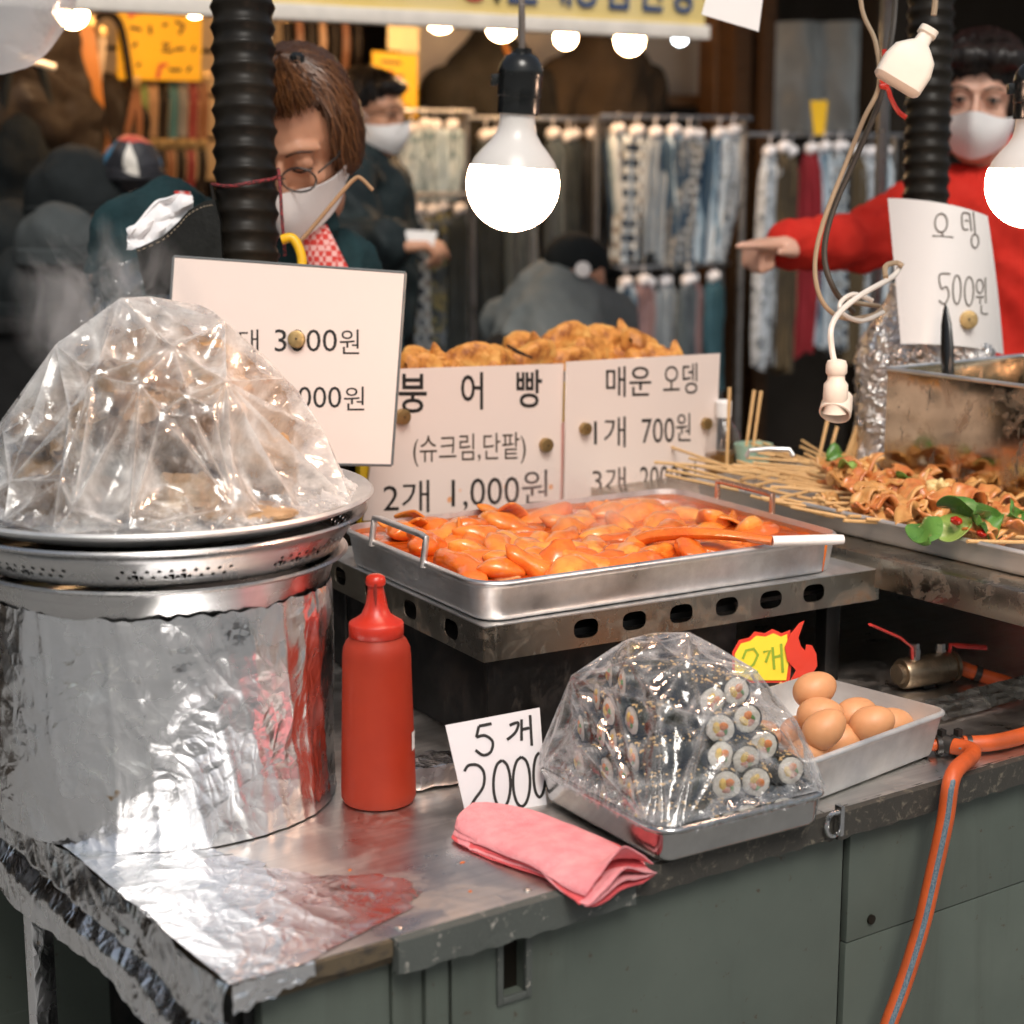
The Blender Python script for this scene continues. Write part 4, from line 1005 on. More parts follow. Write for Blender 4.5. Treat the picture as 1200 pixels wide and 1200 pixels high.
def putroll(x, y, z, yaw, lb, pit=0):
    global first
    for s_ in (-1, 0, 1):
        ex2, ey2 = x + s_ * RL / 2 * math.cos(yaw), y + s_ * RL / 2 * math.sin(yaw)
        if max(abs(ex2) / .116, abs(ey2) / .122) > 1 or z + RR * .75 > film_h(ex2, ey2) - (.030 if ex2 < -.07 else .010): return
    M = GM.to_3x3() @ Matrix.Rotation(yaw, 3, 'Z') @ Matrix.Rotation(pit, 3, 'Y') @ Matrix.Rotation(rr_.uniform(-1.6, 1.6), 3, 'X'); L = GM @ V((x, y, z))
    if first:
        roll.matrix_basis = Matrix.Translation(L) @ M.to_4x4(); roll['label'] = lb; first = False
    else: dup(roll, L, M, lb)
LA, LBb = 'seaweed roll lying lengthwise, dark side showing, under the film', 'seaweed roll showing its rice and carrot end under the film'
for lay in range(5):                                   # heap A: rolls lying lengthwise, dark sides showing
    z = .022 + lay * .0318; n_ = 5 - int(lay * .7)
    for k in range(n_):
        y = -.068 + (k + lay * .62) * .0365 + rr_.uniform(-.003, .003)
        if y > .090: continue
        putroll(-.048 + lay * .013 + rr_.uniform(-.010, .010), y, z + rr_.uniform(-.002, .002), -.30 + rr_.uniform(-.16, .16), f'dark seaweed roll, {NUM[k]} from the front in the {LAYW[lay]} layer of the heap', rr_.uniform(-.06, .06))
        if lay < 4 and k > 1: putroll(.052 + rr_.uniform(-.006, .006), y + .01, z, -.12 + rr_.uniform(-.12, .12), f'dark seaweed roll behind the cut ends, {NUM[k]} in the {LAYW[lay]} layer')
for x_, y_, z_, lb in ((-.005, .030, .178, 'dark seaweed roll on the very top of the heap'), (.010, -.004, .170, 'dark seaweed roll lying just below the top one'), (.045, .075, .120, 'dark seaweed roll at the far corner of the heap'), (-.045, .085, .115, 'dark seaweed roll at the back of the heap')): putroll(x_, y_, z_, -.25 + rr_.uniform(-.1, .1), lb)
for lay in range(5):                                   # heap B: rolls pointing at the street, ends showing
    z = .022 + lay * .0312
    for k in range(4 - lay // 3):
        x = .006 + (k + (lay % 2) * .5) * .0355 + rr_.uniform(-.004, .004)
        if x > .100: continue
        putroll(x, -.052 + lay * .012 + rr_.uniform(-.009, .009), z + rr_.uniform(-.002, .002), math.pi / 2 - .30 + rr_.uniform(-.22, .22), f'seaweed roll with its rice end showing, {NUM[k]} in the {LAYW[lay]} row of ends', rr_.uniform(-.1, .1))
# cling film over them: taut, with straight stress folds
rf = random.Random(31); pts = []
for k in range(1500):
    x, y = rf.uniform(-.118, .118), rf.uniform(-.124, .124)
    e = max(abs(x) / .118, abs(y) / .124); h = .160 * (1 - e ** 4.2) * (1 - .10 * sm(-.02, .11, x)) * (1 - .10 * sm(.0, .12, -y)) * (1 - .30 * sm(.03, .11, -x) * sm(-.06, .08, -y))
    q = V((x, y, .044 + h + rf.uniform(-.004, .006)))
    if all((V(((q - o_).x * 1.0, (q - o_).y, (q - o_).z))).length > rf.choice((.022, .034, .05, .07)) for o_ in pts): pts.append(q)
    if len(pts) > 80: break
for x, y in rrect(GL + .006, GW + .006, .03, 5): pts.append(V((x, y, .044 + rf.uniform(-.003, .004))))
def tens(p):
    uu = p.x * .62 + p.y * .30 + p.z * .75; vv = -p.x * .55 + p.y * .75 + p.z * .1
    return .55 * (ridge(uu * 3, vv * 34, 1) - .5)
me = film_hull(pts, 26, .12, .0085, 19., .05, .0022, 4, tens)
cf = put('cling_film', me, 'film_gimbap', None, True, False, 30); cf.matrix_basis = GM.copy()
tag(cf, 'shiny cling film stretched over the heap of seaweed rolls', 'cling film')
def ghem(u, v):
    a = u * 2 * math.pi; c, s_ = math.cos(a), math.sin(a); k = 1 / max(abs(c) ** 6 + abs(s_) ** 6, 1e-9) ** (1 / 6); f = .95 + .085 * v + .014 * nz(a * 9, v * 2) + .012 * nz(a * 31, v * 3)
    return V((c * k * GL / 2 * f, s_ * k * GW / 2 * f, .046 + .016 * (1 - v) * (.4 + abs(nz(a * 14, 1))) + .009 * nz(a * 34, v * 4) - .010 * sm(.6, 1, v)))
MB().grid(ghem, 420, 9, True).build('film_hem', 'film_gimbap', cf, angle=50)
# loose corner of film standing behind the card
def gcorner(u, v):
    p = atd(630 + 62 * u + 8 * nz(v * 4, 1), 840 + 70 * v - 45 * u * (1 - v), 2.16 + .05 * u + .02 * nz(u * 5, v * 5)); return p
# ---- aluminium tray with eggs
erz = math.radians(8); ea = V((.728, .014, 0)); ex_ = V((math.cos(erz), math.sin(erz), 0)); ey_ = V((-math.sin(erz), math.cos(erz), 0)); EL, EW = .285, .215
EC = ea + ex_ * (EL / 2 - .012) + ey_ * (EW / 2 - .008)
et = thing('egg_tray', 'deep aluminium tray holding brown eggs', 'tray', (EC.x, EC.y, CT + .002), erz)
tray_mb(EL, EW, .060, .02, .014, .002, .004, .0032).build('tray_body', 'alu', et)
def egg_mb(s=1.0):
    prof = []
    for k in range(15):
        t = math.pi * k / 14; z = math.cos(t); prof.append((max(.0004, .0225 * s * math.sin(t) * (1 - .10 * z)), .029 * s * z))
    return MB().lathe(prof, 28)
em = egg_mb().mesh(); shade(em, 70); em.materials.append(M_['egg_shell'])
eggs = [((955, 808), 2.235, 'brown egg at the back, highest of the heap'), ((961, 838), 2.20, 'brown egg between the highest and the nearest egg'), ((966, 854), 2.145, 'brown egg nearest the plastic wrapped rolls, in front'), ((1003, 838), 2.235, 'brown egg in the middle of the tray'), ((1022, 848), 2.20, 'brown egg at the right of the heap'), ((1045, 850), 2.24, 'brown egg mostly hidden behind the tray rim'), ((985, 868), 2.205, 'brown egg low down between the front egg and the middle egg')]
for i, (q, dd, lb) in enumerate(eggs):
    o = bpy.data.objects.new('egg', em); COL.objects.link(o)
    p = atd(*q, dd)
    o.matrix_basis = Matrix.Translation(p) @ Matrix.Rotation(AZ - math.pi / 2 + (.3, -.2, .1, .4, -.1, .3, 0)[i], 4, 'Z') @ Matrix.Rotation((1.25, 1.4, .9, 1.35, 1.2, 1.5, 1.5)[i], 4, 'Y')
    tag(o, lb, 'egg', 'brown eggs in the aluminium tray')
mb = MB()
for k in range(5): pass
# eggs underneath keep the heap up (only glimpsed between the others)
for x, y in ((-.085, .03), (-.04, -.03), (-.03, .05), (.02, .03)):
    o = bpy.data.objects.new('egg', em); COL.objects.link(o); o.matrix_basis = et.matrix_basis @ Matrix.Translation((x, y, .026)) @ Matrix.Rotation(1.5, 4, 'Y')
    tag(o, f'{NUM[round((x + .085) * 70) % 8]} brown egg at the bottom of the tray under the others', 'egg', 'brown eggs in the aluminium tray')
# ---- flame shaped price tag
fd = 2.40
def fpt(l): return [atd(x, y, fd) for x, y in l]
R_ = Matrix((RT, CU, -FW)).transposed(); f0 = atd(905, 790, fd)
fl = thing('price_tag', 'yellow and red flame shaped price tag behind the eggs', 'price tag', f0, rot=R_)
def loc2(l, s=1): return [((p - f0).dot(RT), (p - f0).dot(CU)) for p in fpt(l)]
card = [(858, 790), (858, 764), (866, 750), (878, 747), (884, 740), (896, 742), (905, 737), (916, 742), (926, 738), (928, 775), (925, 800), (905, 800), (880, 800)]
inner = [(861, 790), (861, 766), (868, 754), (879, 751), (886, 745), (897, 746), (906, 742), (915, 746), (922, 743), (924, 775), (921, 797), (880, 797)]
put('tag_edge', flat2d(loc2(card), (), .0015), 'red_card', fl, False)
put('tag_face', xform(flat2d(loc2(inner), (), .001), Matrix.Translation((0, 0, .0018))), 'yellow_card', fl, False)
flame = [(921, 812), (925, 798), (932, 785), (922, 774), (919, 758), (926, 742), (936, 730), (942, 727), (938, 738), (935, 747), (938, 757), (943, 762), (944, 755), (951, 756), (956, 766), (957, 780), (950, 792), (935, 808), (928, 815)]
put('flame', xform(flat2d(loc2(flame), (), .0016), Matrix.Translation((0, 0, .0042))), 'red_card', fl, False)
def ribbon(l, wd): 
    mb = MB(); q = [V((*p, .0032)) for p in loc2(l)]; L = []
    for i, a in enumerate(q):
        t = (q[min(i + 1, len(q) - 1)] - q[max(i - 1, 0)]).normalized(); nn = V((-t.y, t.x, 0)) * wd / 2; L.append([a + nn, a - nn])
    return mb.loft(L, False, False, closed=False)
for l in ([(870, 772), (874, 762), (883, 760), (888, 767), (883, 778), (871, 788), (888, 787)], [(894, 764), (902, 762), (897, 776)], [(905, 758), (907, 784)], [(907, 770), (914, 768)], [(915, 754), (917, 788)]):
    ribbon(l, .0035).build('lettering', 'green_ink', fl, smooth=False)
mb = MB().tube([atd(915, 800, fd + .002), onz(915, 845, CT + .01)], .003, 6); mb.build('tag_stick', 'bamboo', fl, world=True)
# ---- gas valve, hoses
vp = onY(1085, 785, .27); vv = thing('gas_valve', 'rusty brass gas valve with two red levers', 'gas valve', (vp.x, vp.y, CT))
vax = (V((1, -.15, 0))).normalized(); M0 = Matrix.Translation(vp) @ vax.to_track_quat('Z', 'Y').to_matrix().to_4x4()
MB().lathe([(.014, -.052), (.014, -.044), (.020, -.044), (.022, -.040), (.0225, .036), (.020, .042), (.0235, .042), (.0235, .047), (.012, .048), (.012, .056)], 24, M0).build('valve_body', 'valve_metal', vv, world=True, angle=30)
for q, tip, m in (((1072, 762), (1020, 732), 0), ((1102, 762), (1156, 759), 1)):
    b = onY(*q, .27); t = onY(*tip, .25 if m == 0 else .24)
    st = MB().lathe([(.008, -.018), (.008, .002), (.0065, .002), (.0065, .010), (.003, .011)], 6, Matrix.Translation(b)).build('stem_nut', 'screw_metal', vv, world=True, angle=20)
    k = b + V((0, 0, .004)); mb = MB().tube([k + V((.012 if m else -.010, -.005, -.014)), k + V((.014 if m else -.013, -.006, .004)), k.lerp(t, .35) + V((0, 0, .003)), t], [.003, .0035, .004, .004], 8, flat=.5); mb.build('lever', 'red_lever', vv, world=True)
MB().box(vp.x - .012, vp.y - .01, CT, vp.x + .012, vp.y + .01, vp.z - .018, bev=.002).build('mount', 'steel_dark', vv, world=True)
def pxs(l): return [atd(x, y, d) for x, y, d in l]
def smooth_path(pts, k=6):
    out = []
    for i in range(len(pts) - 1):
        p0, p1, p2, p3 = pts[max(i - 1, 0)], pts[i], pts[i + 1], pts[min(i + 2, len(pts) - 1)]
        for j in range(k):
            t = j / k; out.append(.5 * ((2 * p1) + (p2 - p0) * t + (2 * p0 - 5 * p1 + 4 * p2 - p3) * t * t + (3 * p1 - p0 - 3 * p2 + p3) * t ** 3))
    return out + [pts[-1]]
ve = vp + vax * .05; dv = (ve - CAM).dot(FW); TJ = onz(1128, 872, CT + .014); dT = (TJ - CAM).dot(FW)
hp = smooth_path([ve, *pxs([(1155, 793, dv - .0), (1185, 803, dv - .01), (1212, 824, dv - .04)]), *[onz(1222, 848, CT + .014), onz(1205, 860, CT + .014), onz(1165, 870, CT + .014), TJ]])
h1 = thing('gas_hose', 'orange rubber gas hose curving from the valve to the hose joint', 'hose', hp[0])
MB().tube(hp, .0105, 14).build('hose_tube', 'orange_hose', h1, world=True)
for i in (4, -3):
    a, b = hp[i], hp[i + 1 if i > 0 else i + 1]; MB().tube([a, a.lerp(b, 1.0)], .0118, 14).build('clamp', 'hose_clamp', h1, world=True)
tj = hp[-1]; ct = thing('hose_joint', 'black clamped tee joint linking the orange hoses', 'hose joint', tj)
d1 = (hp[-1] - hp[-2]).normalized(); tl_ = tj + d1 * .055
MB().tube([tj, tl_], .0075, 12).build('tee_pipe', 'orange_hose', ct, world=True)
for f in (.12, .50, .80):
    a = tj.lerp(tl_, f); MB().tube([a, a + d1 * .007], .0125, 14).build('clamp', 'hose_clamp', ct, world=True)
    MB().box(-.004, -.004, .010, .004, .004, .020, Matrix.Translation(a)).build('clamp_screw', 'hose_clamp', ct, world=True)
dj = (tj - CAM).dot(FW)
m_ = tj.lerp(tl_, .45)
h2p = smooth_path([m_, V((m_.x + .004, .012, CT + .016)), onY(1117, 908, -.028), *[onY(x, y, -.034) for x, y in ((1108, 960), (1095, 1020), (1080, 1085), (1060, 1150), (1038, 1210), (1010, 1290), (985, 1380))]])
h2 = thing('gas_hose', 'orange gas hose with blue printed stripe hanging down the cart front', 'hose', h2p[0])
MB().tube(h2p, .0102, 16).build('hose_tube', 'orange_hose', h2, world=True)
MB().tube([p - (FW * .0078) - RT * .0008 for p in h2p[3:]], .0042, 8, flat=.8).build('printed_stripe', 'blue_stripe', h2, world=True)
MB().tube([h2p[0] + V((0, 0, .002)), h2p[2]], .0118, 14).build('clamp', 'hose_clamp', h2, world=True)


# ================================================================ DISPLAY STAND, PASTRIES, PRICE SIGNS
YS = .985
ds = thing('display_stand', 'yellow edged stand holding the price signs and fish pastries', 'display stand', (1.1, YS + .12, CT))
s1, s2, s3 = onY(430, 560, YS + .012), onY(658, 500, YS + .012), onY(812, 560, YS + .012)
for s_, m in ((s1.x, 'yellow_paint'), (s2.x, 'yellow_paint'), (s3.x, 'steel_pan')):
    MB().box(s_ - .016, YS + .006, CT, s_ + .016, YS + .02, 1.165, bev=.002).build('post', m, ds, world=True)
MB().box(s2.x - .012, YS - .002, CT + .1, s2.x + .010, YS + .004, 1.10, bev=.001).build('pink_strip', 'pink_post', ds, world=True)
MB().box(s1.x - .17, YS + .022, 1.160, s3.x - .05, YS + .30, 1.168, bev=.001).build('shelf', 'steel_pan', ds, world=True)
MB().box(s1.x - .17, YS + .022, 1.169, s3.x - .05, YS + .026, 1.182).build('shelf_lip', 'steel_pan', ds, world=True, smooth=False)
for s_ in (s1.x - .15, s3.x - .08):
    MB().box(s_, YS + .27, CT, s_ + .02, YS + .29, 1.159, bev=.002).build('post', 'steel_dark', ds, world=True)
MB().box(s1.x - .16, YS + .03, CT + .02, s3.x - .06, YS + .035, 1.15).build('back_sheet', 'steel_dark', ds, world=True, smooth=False)
# fish shaped pastry: domed on both sides, scale grid, tail and fins
def fish_outline(t):                                  # half width along the length, t in 0..1 (head to tail)
    if t < .72: return .034 * math.sin(math.pi * (t / .72 * .86 + .07)) ** .7 + .004
    return .013 + .022 * sm(.74, 1, t)
def fish(u, v):
    t = u; hw = fish_outline(t); s_ = v * 2 * math.pi; cy, sz = math.cos(s_), math.sin(s_)
    e = sm(0, .05, t) * sm(0, .05, 1 - t)
    y = cy * hw * (.3 + .7 * e); th = (.0165 if t < .72 else .010) * e + .003
    z = sz * th * (1 - .25 * abs(cy))
    x = (t - .5) * .125
    if .2 < t < .74: z += math.copysign(.0050, sz) * abs(math.sin(x * 330 + y * 330)) * abs(math.sin(x * 330 - y * 330)) * abs(sz)
    if t > .78: z += math.copysign(.0016, sz) * math.sin(y * 900) * abs(sz)
    if t < .14: z += 0
    p = V((x, y, z)); return p + V((nz(*(p * 70)), nz(*(p * 70 + V((4, 0, 0)))), nz(*(p * 70 + V((0, 4, 0)))))) * .0028
fme = MB().grid(lambda u, v: fish(v, u), 56, 60, True).mesh(); shade(fme, 60); fme.materials.append(M_['pastry'])
eye = MB().ball((-.047, .004, .0145), .004, 8, 6).mesh(); eye.materials.append(M_['pastry_dark'])
fishes = [((500, 425), .25, .2), ((545, 420), 2.9, -.2), ((590, 424), .4, .1), ((625, 408), -.2, .25), ((660, 420), 3.3, -.15), ((695, 404), .2, .2), ((735, 412), 2.9, .15), ((768, 418), .1, -.1), ((655, 398), 2.8, .3), ((712, 396), .5, -.3), ((615, 418), 3.0, .3), ((752, 402), .3, .35), ((478, 432), 2.7, .2)]
for i, (q, an, tl) in enumerate(fishes):
    p = onY(q[0], q[1] + 4, YS + (.09 if i % 3 else .13) + (.04 if q[1] < 410 else 0))
    order = ('first upright', 'second', 'plump', 'tail up', 'brown edged', 'topmost', 'wide', 'last', 'highest', 'crest', 'tucked in', 'end', 'half hidden first')[i]; spot = ('near the large price board', 'by the large price board', 'left of the gap between signs', 'at the left of the peak', 'above the gap between signs', 'over the spicy sign heading', 'right of the peak', 'at the far end of the pile', 'at the top left of the pile', 'at the top of the pile', 'low beside the burnt scrap', 'high at the far end', 'against the large price board')[i]
    t = thing('fish_pastry', f'{order} golden fish shaped pastry {spot}', 'pastry', p, group='fish shaped pastries piled on the stand', rot=Matrix.Rotation(an, 3, 'Z') @ Matrix.Rotation(.95 + .25 * math.sin(i), 3, 'X') @ Matrix.Rotation(tl, 3, 'Y'))
    for nm, m in (('pastry_body', fme), ('eye_mark', eye)):
        o = bpy.data.objects.new(nm, m); COL.objects.link(o); o.parent = t
p = onY(606, 412, YS + .05); t = MB().tube([p + V((-.02, 0, .012)), p, p + V((.03, 0, -.012))], [.004, .007, .003], 8, flat=.5).build('burnt_crumb', 'pastry_dark'); tag(t, 'black burnt scrap stuck between two fish pastries', 'crumb')
# the price signs
D1 = 2.56
S1 = Card('price_sign', 'large white price board with 3000 won twice behind the wrapped meat', [atd(204, 301, D1), atd(475, 320, D1), atd(459, 545, D1), atd(188, 540, D1)], .004, 'sign_white', frame=.0028)
S1.text('대', 280, 386, 303, 412, bold=.0); S1.text('3000', 322, 386, 395, 412); S1.text('원', 398, 386, 421, 415)
S1.text('3000', 333, 453, 400, 478); S1.text('원', 403, 453, 427, 481)
S1.magnet(348, 398, .0125, 'brass magnet covering a zero on the large price board')
mb = MB().tube([atd(335, 310, D1 + .02), atd(335, 545, D1 + .03), onz(345, 760, CT)], .008, 8)
hp_ = thing('sign_pole', 'thin dark pole carrying the large price board', 'pole', onz(345, 760, CT)); 
b = atd(330, 300, D1 + .012); MB().tube([V((b.x, b.y, CT)), V((b.x, b.y, b.z - .02))], .007, 10).build('tube', 'steel_dark', hp_, world=True)
MB().box(-.02, -.02, 0, .02, .02, .004, Matrix.Translation((b.x, b.y, CT))).build('foot_plate', 'steel_dark', hp_, world=True, smooth=False)
c = [onY(448, 433, YS), onY(660, 426, YS), onY(655, 600, YS), onY(425, 610, YS)]
S2 = Card('price_sign', 'middle price board with the largest lettering and two for 1,000 won', c, .004, 'sign_splat')
S2.text('붕', 467, 438, 500, 484, bold=.012); S2.text('어', 540, 436, 566, 480, bold=.012); S2.text('빵', 605, 433, 635, 478, bold=.012)
S2.text('(슈크림,단팥)', 484, 508, 616, 545, 'ink_brown', slope=-.03)
S2.text('2개', 449, 563, 503, 601, slope=-.03); S2.text('1,000원', 529, 553, 642, 596, slope=-.05)
S2.magnet(470, 488, .0125, 'brass magnet by the first letter of the middle price board'); S2.magnet(638, 521, .0118, 'brass magnet beside the bracketed line on the middle board')
c = [onY(664, 424, YS - .012), onY(843, 414, YS - .012), onY(836, 585, YS - .012), onY(660, 590, YS - .012)]
S3 = Card('price_sign', 'price board with 700 and 2000 won beside the skewer tray', c, .004, 'sign_white')
S3.text('매운', 710, 429, 763, 465, bold=.004, slope=-.02); S3.text('오뎅', 777, 426, 817, 462, bold=0, slope=-.04)
S3.text('1개', 696, 488, 733, 524); S3.text('700', 752, 490, 790, 519, slope=-.04); S3.text('원', 792, 484, 809, 517)
S3.text('3개', 694, 547, 733, 578); S3.text('2000', 750, 546, 795, 574, slope=-.04); S3.text('원', 797, 541, 816, 572)
S3.magnet(684, 502, .0105, 'brass magnet left of the 700 won line'); S3.magnet(826, 496, .0105, 'brass magnet right of the 700 won line')

# ================================================================ SKEWERS, BOX, RIGHT HAND SIDE
TX, TY0, TY1 = 1.215, .02, .79
tr = thing('skewer_tray', 'long aluminium tray of fish cake skewers on the raised shelf', 'tray', (TX + .30, (TY0 + TY1) / 2, SHZ + .001))
tray_mb(.60, TY1 - TY0, .036, .02, .008, .002, .004, .003).build('tray_body', 'alu', tr)
handle_pts = [onX(875, 535, TX + .02), onX(878, 528, TX + .02), onX(900, 526, TX + .05), onX(925, 527, TX + .08), onX(930, 535, TX + .08)]
MB().tube(handle_pts, .004, 8).build('handle', 'steel_pan', tr, world=True)
rk = random.Random(5)
raw = [((-45, 490), (200, 575)), ((-100, 545), (330, 578)), ((-55, 572), (170, 615)), ((-60, 590), (250, 655)), ((175, 555), (490, 576)), ((265, 470), (480, 560)), ((330, 505), (520, 560)), ((240, 478), (400, 535)),
       ((205, 605), (440, 575)), ((345, 580), (640, 642)), ((385, 600), (550, 637)), ((440, 580), (650, 642)), ((430, 515), (650, 625)), ((290, 640), (480, 682)), ((300, 640), (440, 622)), ((445, 645), (760, 662)),
       ((470, 660), (640, 722)), ((500, 690), (830, 686)), ((585, 735), (720, 738)), ((645, 745), (900, 757)), ((360, 675), (600, 728)), ((420, 470), (600, 580)), ((1000, 823), (1230, 826)), ((1130, 806), (1260, 812)), ((610, 690), (820, 712)), ((180, 560), (400, 600))]
for k in range(20):
    a = (rk.uniform(-30, 330), rk.uniform(520, 690)); raw.append((a, (a[0] + rk.uniform(230, 330), a[1] + rk.uniform(20, 70))))
raw += [((a[0] + rk.uniform(-25, 45), a[1] + rk.uniform(8, 34)), (b[0] + rk.uniform(-10, 60), b[1] + rk.uniform(2, 26))) for a, b in raw[3:22]]
for i, (a, b) in enumerate(raw):
    za = SHZ + .040 + max(0, (640 - a[1])) / 640 * .06; zb2 = SHZ + .028 + max(0, (720 - b[1])) / 720 * .055
    pa, pb = onz(800 + a[0] / 3, 360 + a[1] / 3, za), onz(800 + b[0] / 3, 360 + b[1] / 3, zb2)
    if pb.x > 1.76 or pa.x < TX - .16 or (i > 25 and (a[0] < 230 and a[1] > 618 or a[1] > 610 + a[0] * .25)): continue
    d = (pb - pa); L = d.length; d.normalize()
    t = thing('fish_cake_skewer', 'fish cake folded on a bamboo stick in the long tray', 'skewer', pa, group='fish cake skewers in the long tray')
    if i in (0, 1, 2): t['label'] = ('highest bamboo skewer reaching over the price board', 'longest bamboo skewer reaching far past the tray end', 'lower bamboo skewer crossing the 2000 on the price board')[i]
    MB().tube([pa, pa + d * (L + .05)], .0027, 8).build('stick', 'bamboo', t, world=True)
    if b[0] < 470: continue
    # folded ribbon of fish cake threaded on the far end
    n = 9; sd_ = d.cross(UP).normalized(); up_ = sd_.cross(d); wd = .013 + rk.uniform(0, .007); Lf = .065 + rk.uniform(0, .03); amp = .010 + rk.uniform(0, .005); ph = rk.uniform(0, 3); tw = rk.uniform(-.5, .5)
    s2_ = (sd_ * math.cos(tw) + up_ * math.sin(tw)); u2_ = (up_ * math.cos(tw) - sd_ * math.sin(tw))
    base = pa + d * (L + .004)
    def rib(u, v):
        q = base + d * (u * Lf) + u2_ * (amp * math.sin(u * (7 + 5 * ((i * 37) % 10) / 10) + ph) * (1 + .8 * nz(u * 4, i * 2.)) + .010 * nz(u * 5, v * 2.5, i)) + s2_ * ((v - .5) * 2 * wd * (1 + .5 * nz(u * 4, i)) + .008 * nz(u * 5, i + 9.))
        if q.x < TX + .016: q.x = TX + .016 + .1 * (TX + .016 - q.x)
        if q.z < SHZ + .008: q.z = SHZ + .008 + .2 * (q.z - SHZ - .008) * 0
        return q
    me = MB().grid(rib, 22, 5).mesh(); me = evalmesh(me, [('SOLIDIFY', dict(thickness=.0060, offset=0)), ('SUBSURF', dict(levels=1))])
    put('fish_cake', me, 'fish_cake_red' if i % 3 == 0 else 'fish_cake', t, True, True, 60)
# loose vegetables and cake pieces over the heap
def leafobj(px_, z, an, tl, s, mat, lb, seed):
    def f(u, v):
        x = (u - .5); wv = math.sin(math.pi * u) ** .7 * .42; y = (v - .5) * 2 * wv
        return V((x * .075, y * .075, .012 * math.sin(u * 5 + seed) + .018 * (y * 2) ** 2 * .6 + .006 * math.sin(v * 7 + seed * 3))) * s
    me = MB().grid(f, 18, 12).mesh(); me = evalmesh(me, [('SOLIDIFY', dict(thickness=.0012))])
    o = put('vegetable_leaf', me, mat, None, True); o.matrix_basis = Matrix.Translation(onz(*px_, z)) @ Matrix.Rotation(an, 4, 'Z') @ Matrix.Rotation(tl, 4, 'X')
    tag(o, lb, 'leaf', 'vegetables among the skewers')
leafobj((1128, 598), SHZ + .07, 1.0, .5, 1.15, 'leaf', 'large glossy green leaf on the skewers at the frame side', 1)
leafobj((1155, 612), SHZ + .055, .3, 1.0, 1.0, 'leaf', 'dark green folded leaf in front of the large leaf', 2)
leafobj((1112, 618), SHZ + .05, -.5, .6, .8, 'leaf_pale', 'pale green leaf piece close to the tray rim', 3)
leafobj((1085, 622), SHZ + .048, .8, -.4, .8, 'leaf', 'green and white leaf piece lying by the lowest stick', 4)
leafobj((980, 533), SHZ + .085, .2, .7, .55, 'leaf', 'small green leaf at the far end of the skewers', 5)
leafobj((993, 545), SHZ + .08, 1.4, .3, .45, 'leaf_pale', 'tiny pale leaf beside the small far leaf', 6)
leafobj((1190, 602), SHZ + .06, .2, .9, .7, 'leaf', 'green leaf cut by the frame edge', 7)
leafobj((1060, 560), SHZ + .07, .9, .9, .5, 'leaf', 'dark leaf tip behind the cabbage lump', 8)
for px_, z, r, m, lb in (((1103, 573), SHZ + .065, .020, 'cabbage', 'pale yellow cabbage lump on top of the skewers'), ((1050, 556), SHZ + .07, .016, 'fish_cake_red', 'reddish fish cake knot among the skewers'), ((1135, 588), SHZ + .045, .020, 'fish_cake', 'curled fish cake behind the large green leaf'), ((1120, 610), SHZ + .062, .009, 'chili', 'dark red chili piece beside the leaves'), ((1150, 625), SHZ + .045, .008, 'chili', 'small red chili piece near the tray rim'), ((1010, 545), SHZ + .075, .014, 'fish_cake', 'yellowish fish cake knot at the far end')):
    me = remesh(MB().ball((0, 0, 0), (r, r * .9, r * .7), 16, 10), .002, 2, lambda p: r * .5 * fbm(p, 70, 3)); o = put('food_piece', me, m); o.matrix_basis = Matrix.Translation(onz(*px_, z)); tag(o, lb, 'food piece')
# extra fish cake folds fill the bed of the tray
loose = []
for k in range(110):
    x_, y_ = rk.uniform(985, 1210), rk.uniform(530, 650)
    if y_ < 520 + (x_ - 985) * .33 or y_ > 575 + (x_ - 985) * .42: continue
    p = onz(x_, y_, SHZ + .035 + max(0, 610 - y_) * .0005 + rk.uniform(0, .012))
    if p.x < TX + .03 or p.x > TX + .55: continue
    ph = rk.uniform(0, 6); ww = rk.uniform(.012, .02)
    me = MB().grid(lambda u, v: V(((u - .5) * .07 + .012 * nz(v * 3, ph, u * 2), (v - .5) * 2 * ww + .012 * nz(u * 3, ph), .010 * math.sin(u * (5 + ph) + ph) + .014 * nz(u * 4, v * 3, ph))), 18, 6).mesh(); me = evalmesh(me, [('SOLIDIFY', dict(thickness=.0055, offset=0)), ('SUBSURF', dict(levels=1))])
    o = put('fish_cake_fold', me, ('fish_cake', 'fish_cake_red')[k % 2], None, True, False, 60); o.matrix_basis = Matrix.Translation(p) @ Matrix.Rotation(rk.uniform(-.9, .5), 4, 'Z') @ Matrix.Rotation(rk.uniform(-.6, .6), 4, 'X')
    loose.append(o); tag(o, 'folded fish cake strip lying in the heap of skewers', 'fish cake', 'loose fish cake strips among the skewers')
def numw(i): return NUMW[i] if i < 20 else ('twenty', 'thirty', 'forty', 'fifty', 'sixty')[i // 10 - 2] + '-' + NUMW[i % 10]
loose.sort(key=lambda o: -o.matrix_basis.translation.y)
for i, o in enumerate(loose): o['label'] = f'folded fish cake strip among the skewers, {numw(i)} from the far end of the tray'
sk_ = sorted([o for o in COL.objects if o.name.split('.')[0] == 'fish_cake_skewer' and o['label'].startswith('fish cake folded')], key=lambda o: -o.matrix_basis.translation.y)
for i, o in enumerate(sk_): o['label'] = f'bamboo skewer with fish cake, {numw(i)} from the far end of the tray'
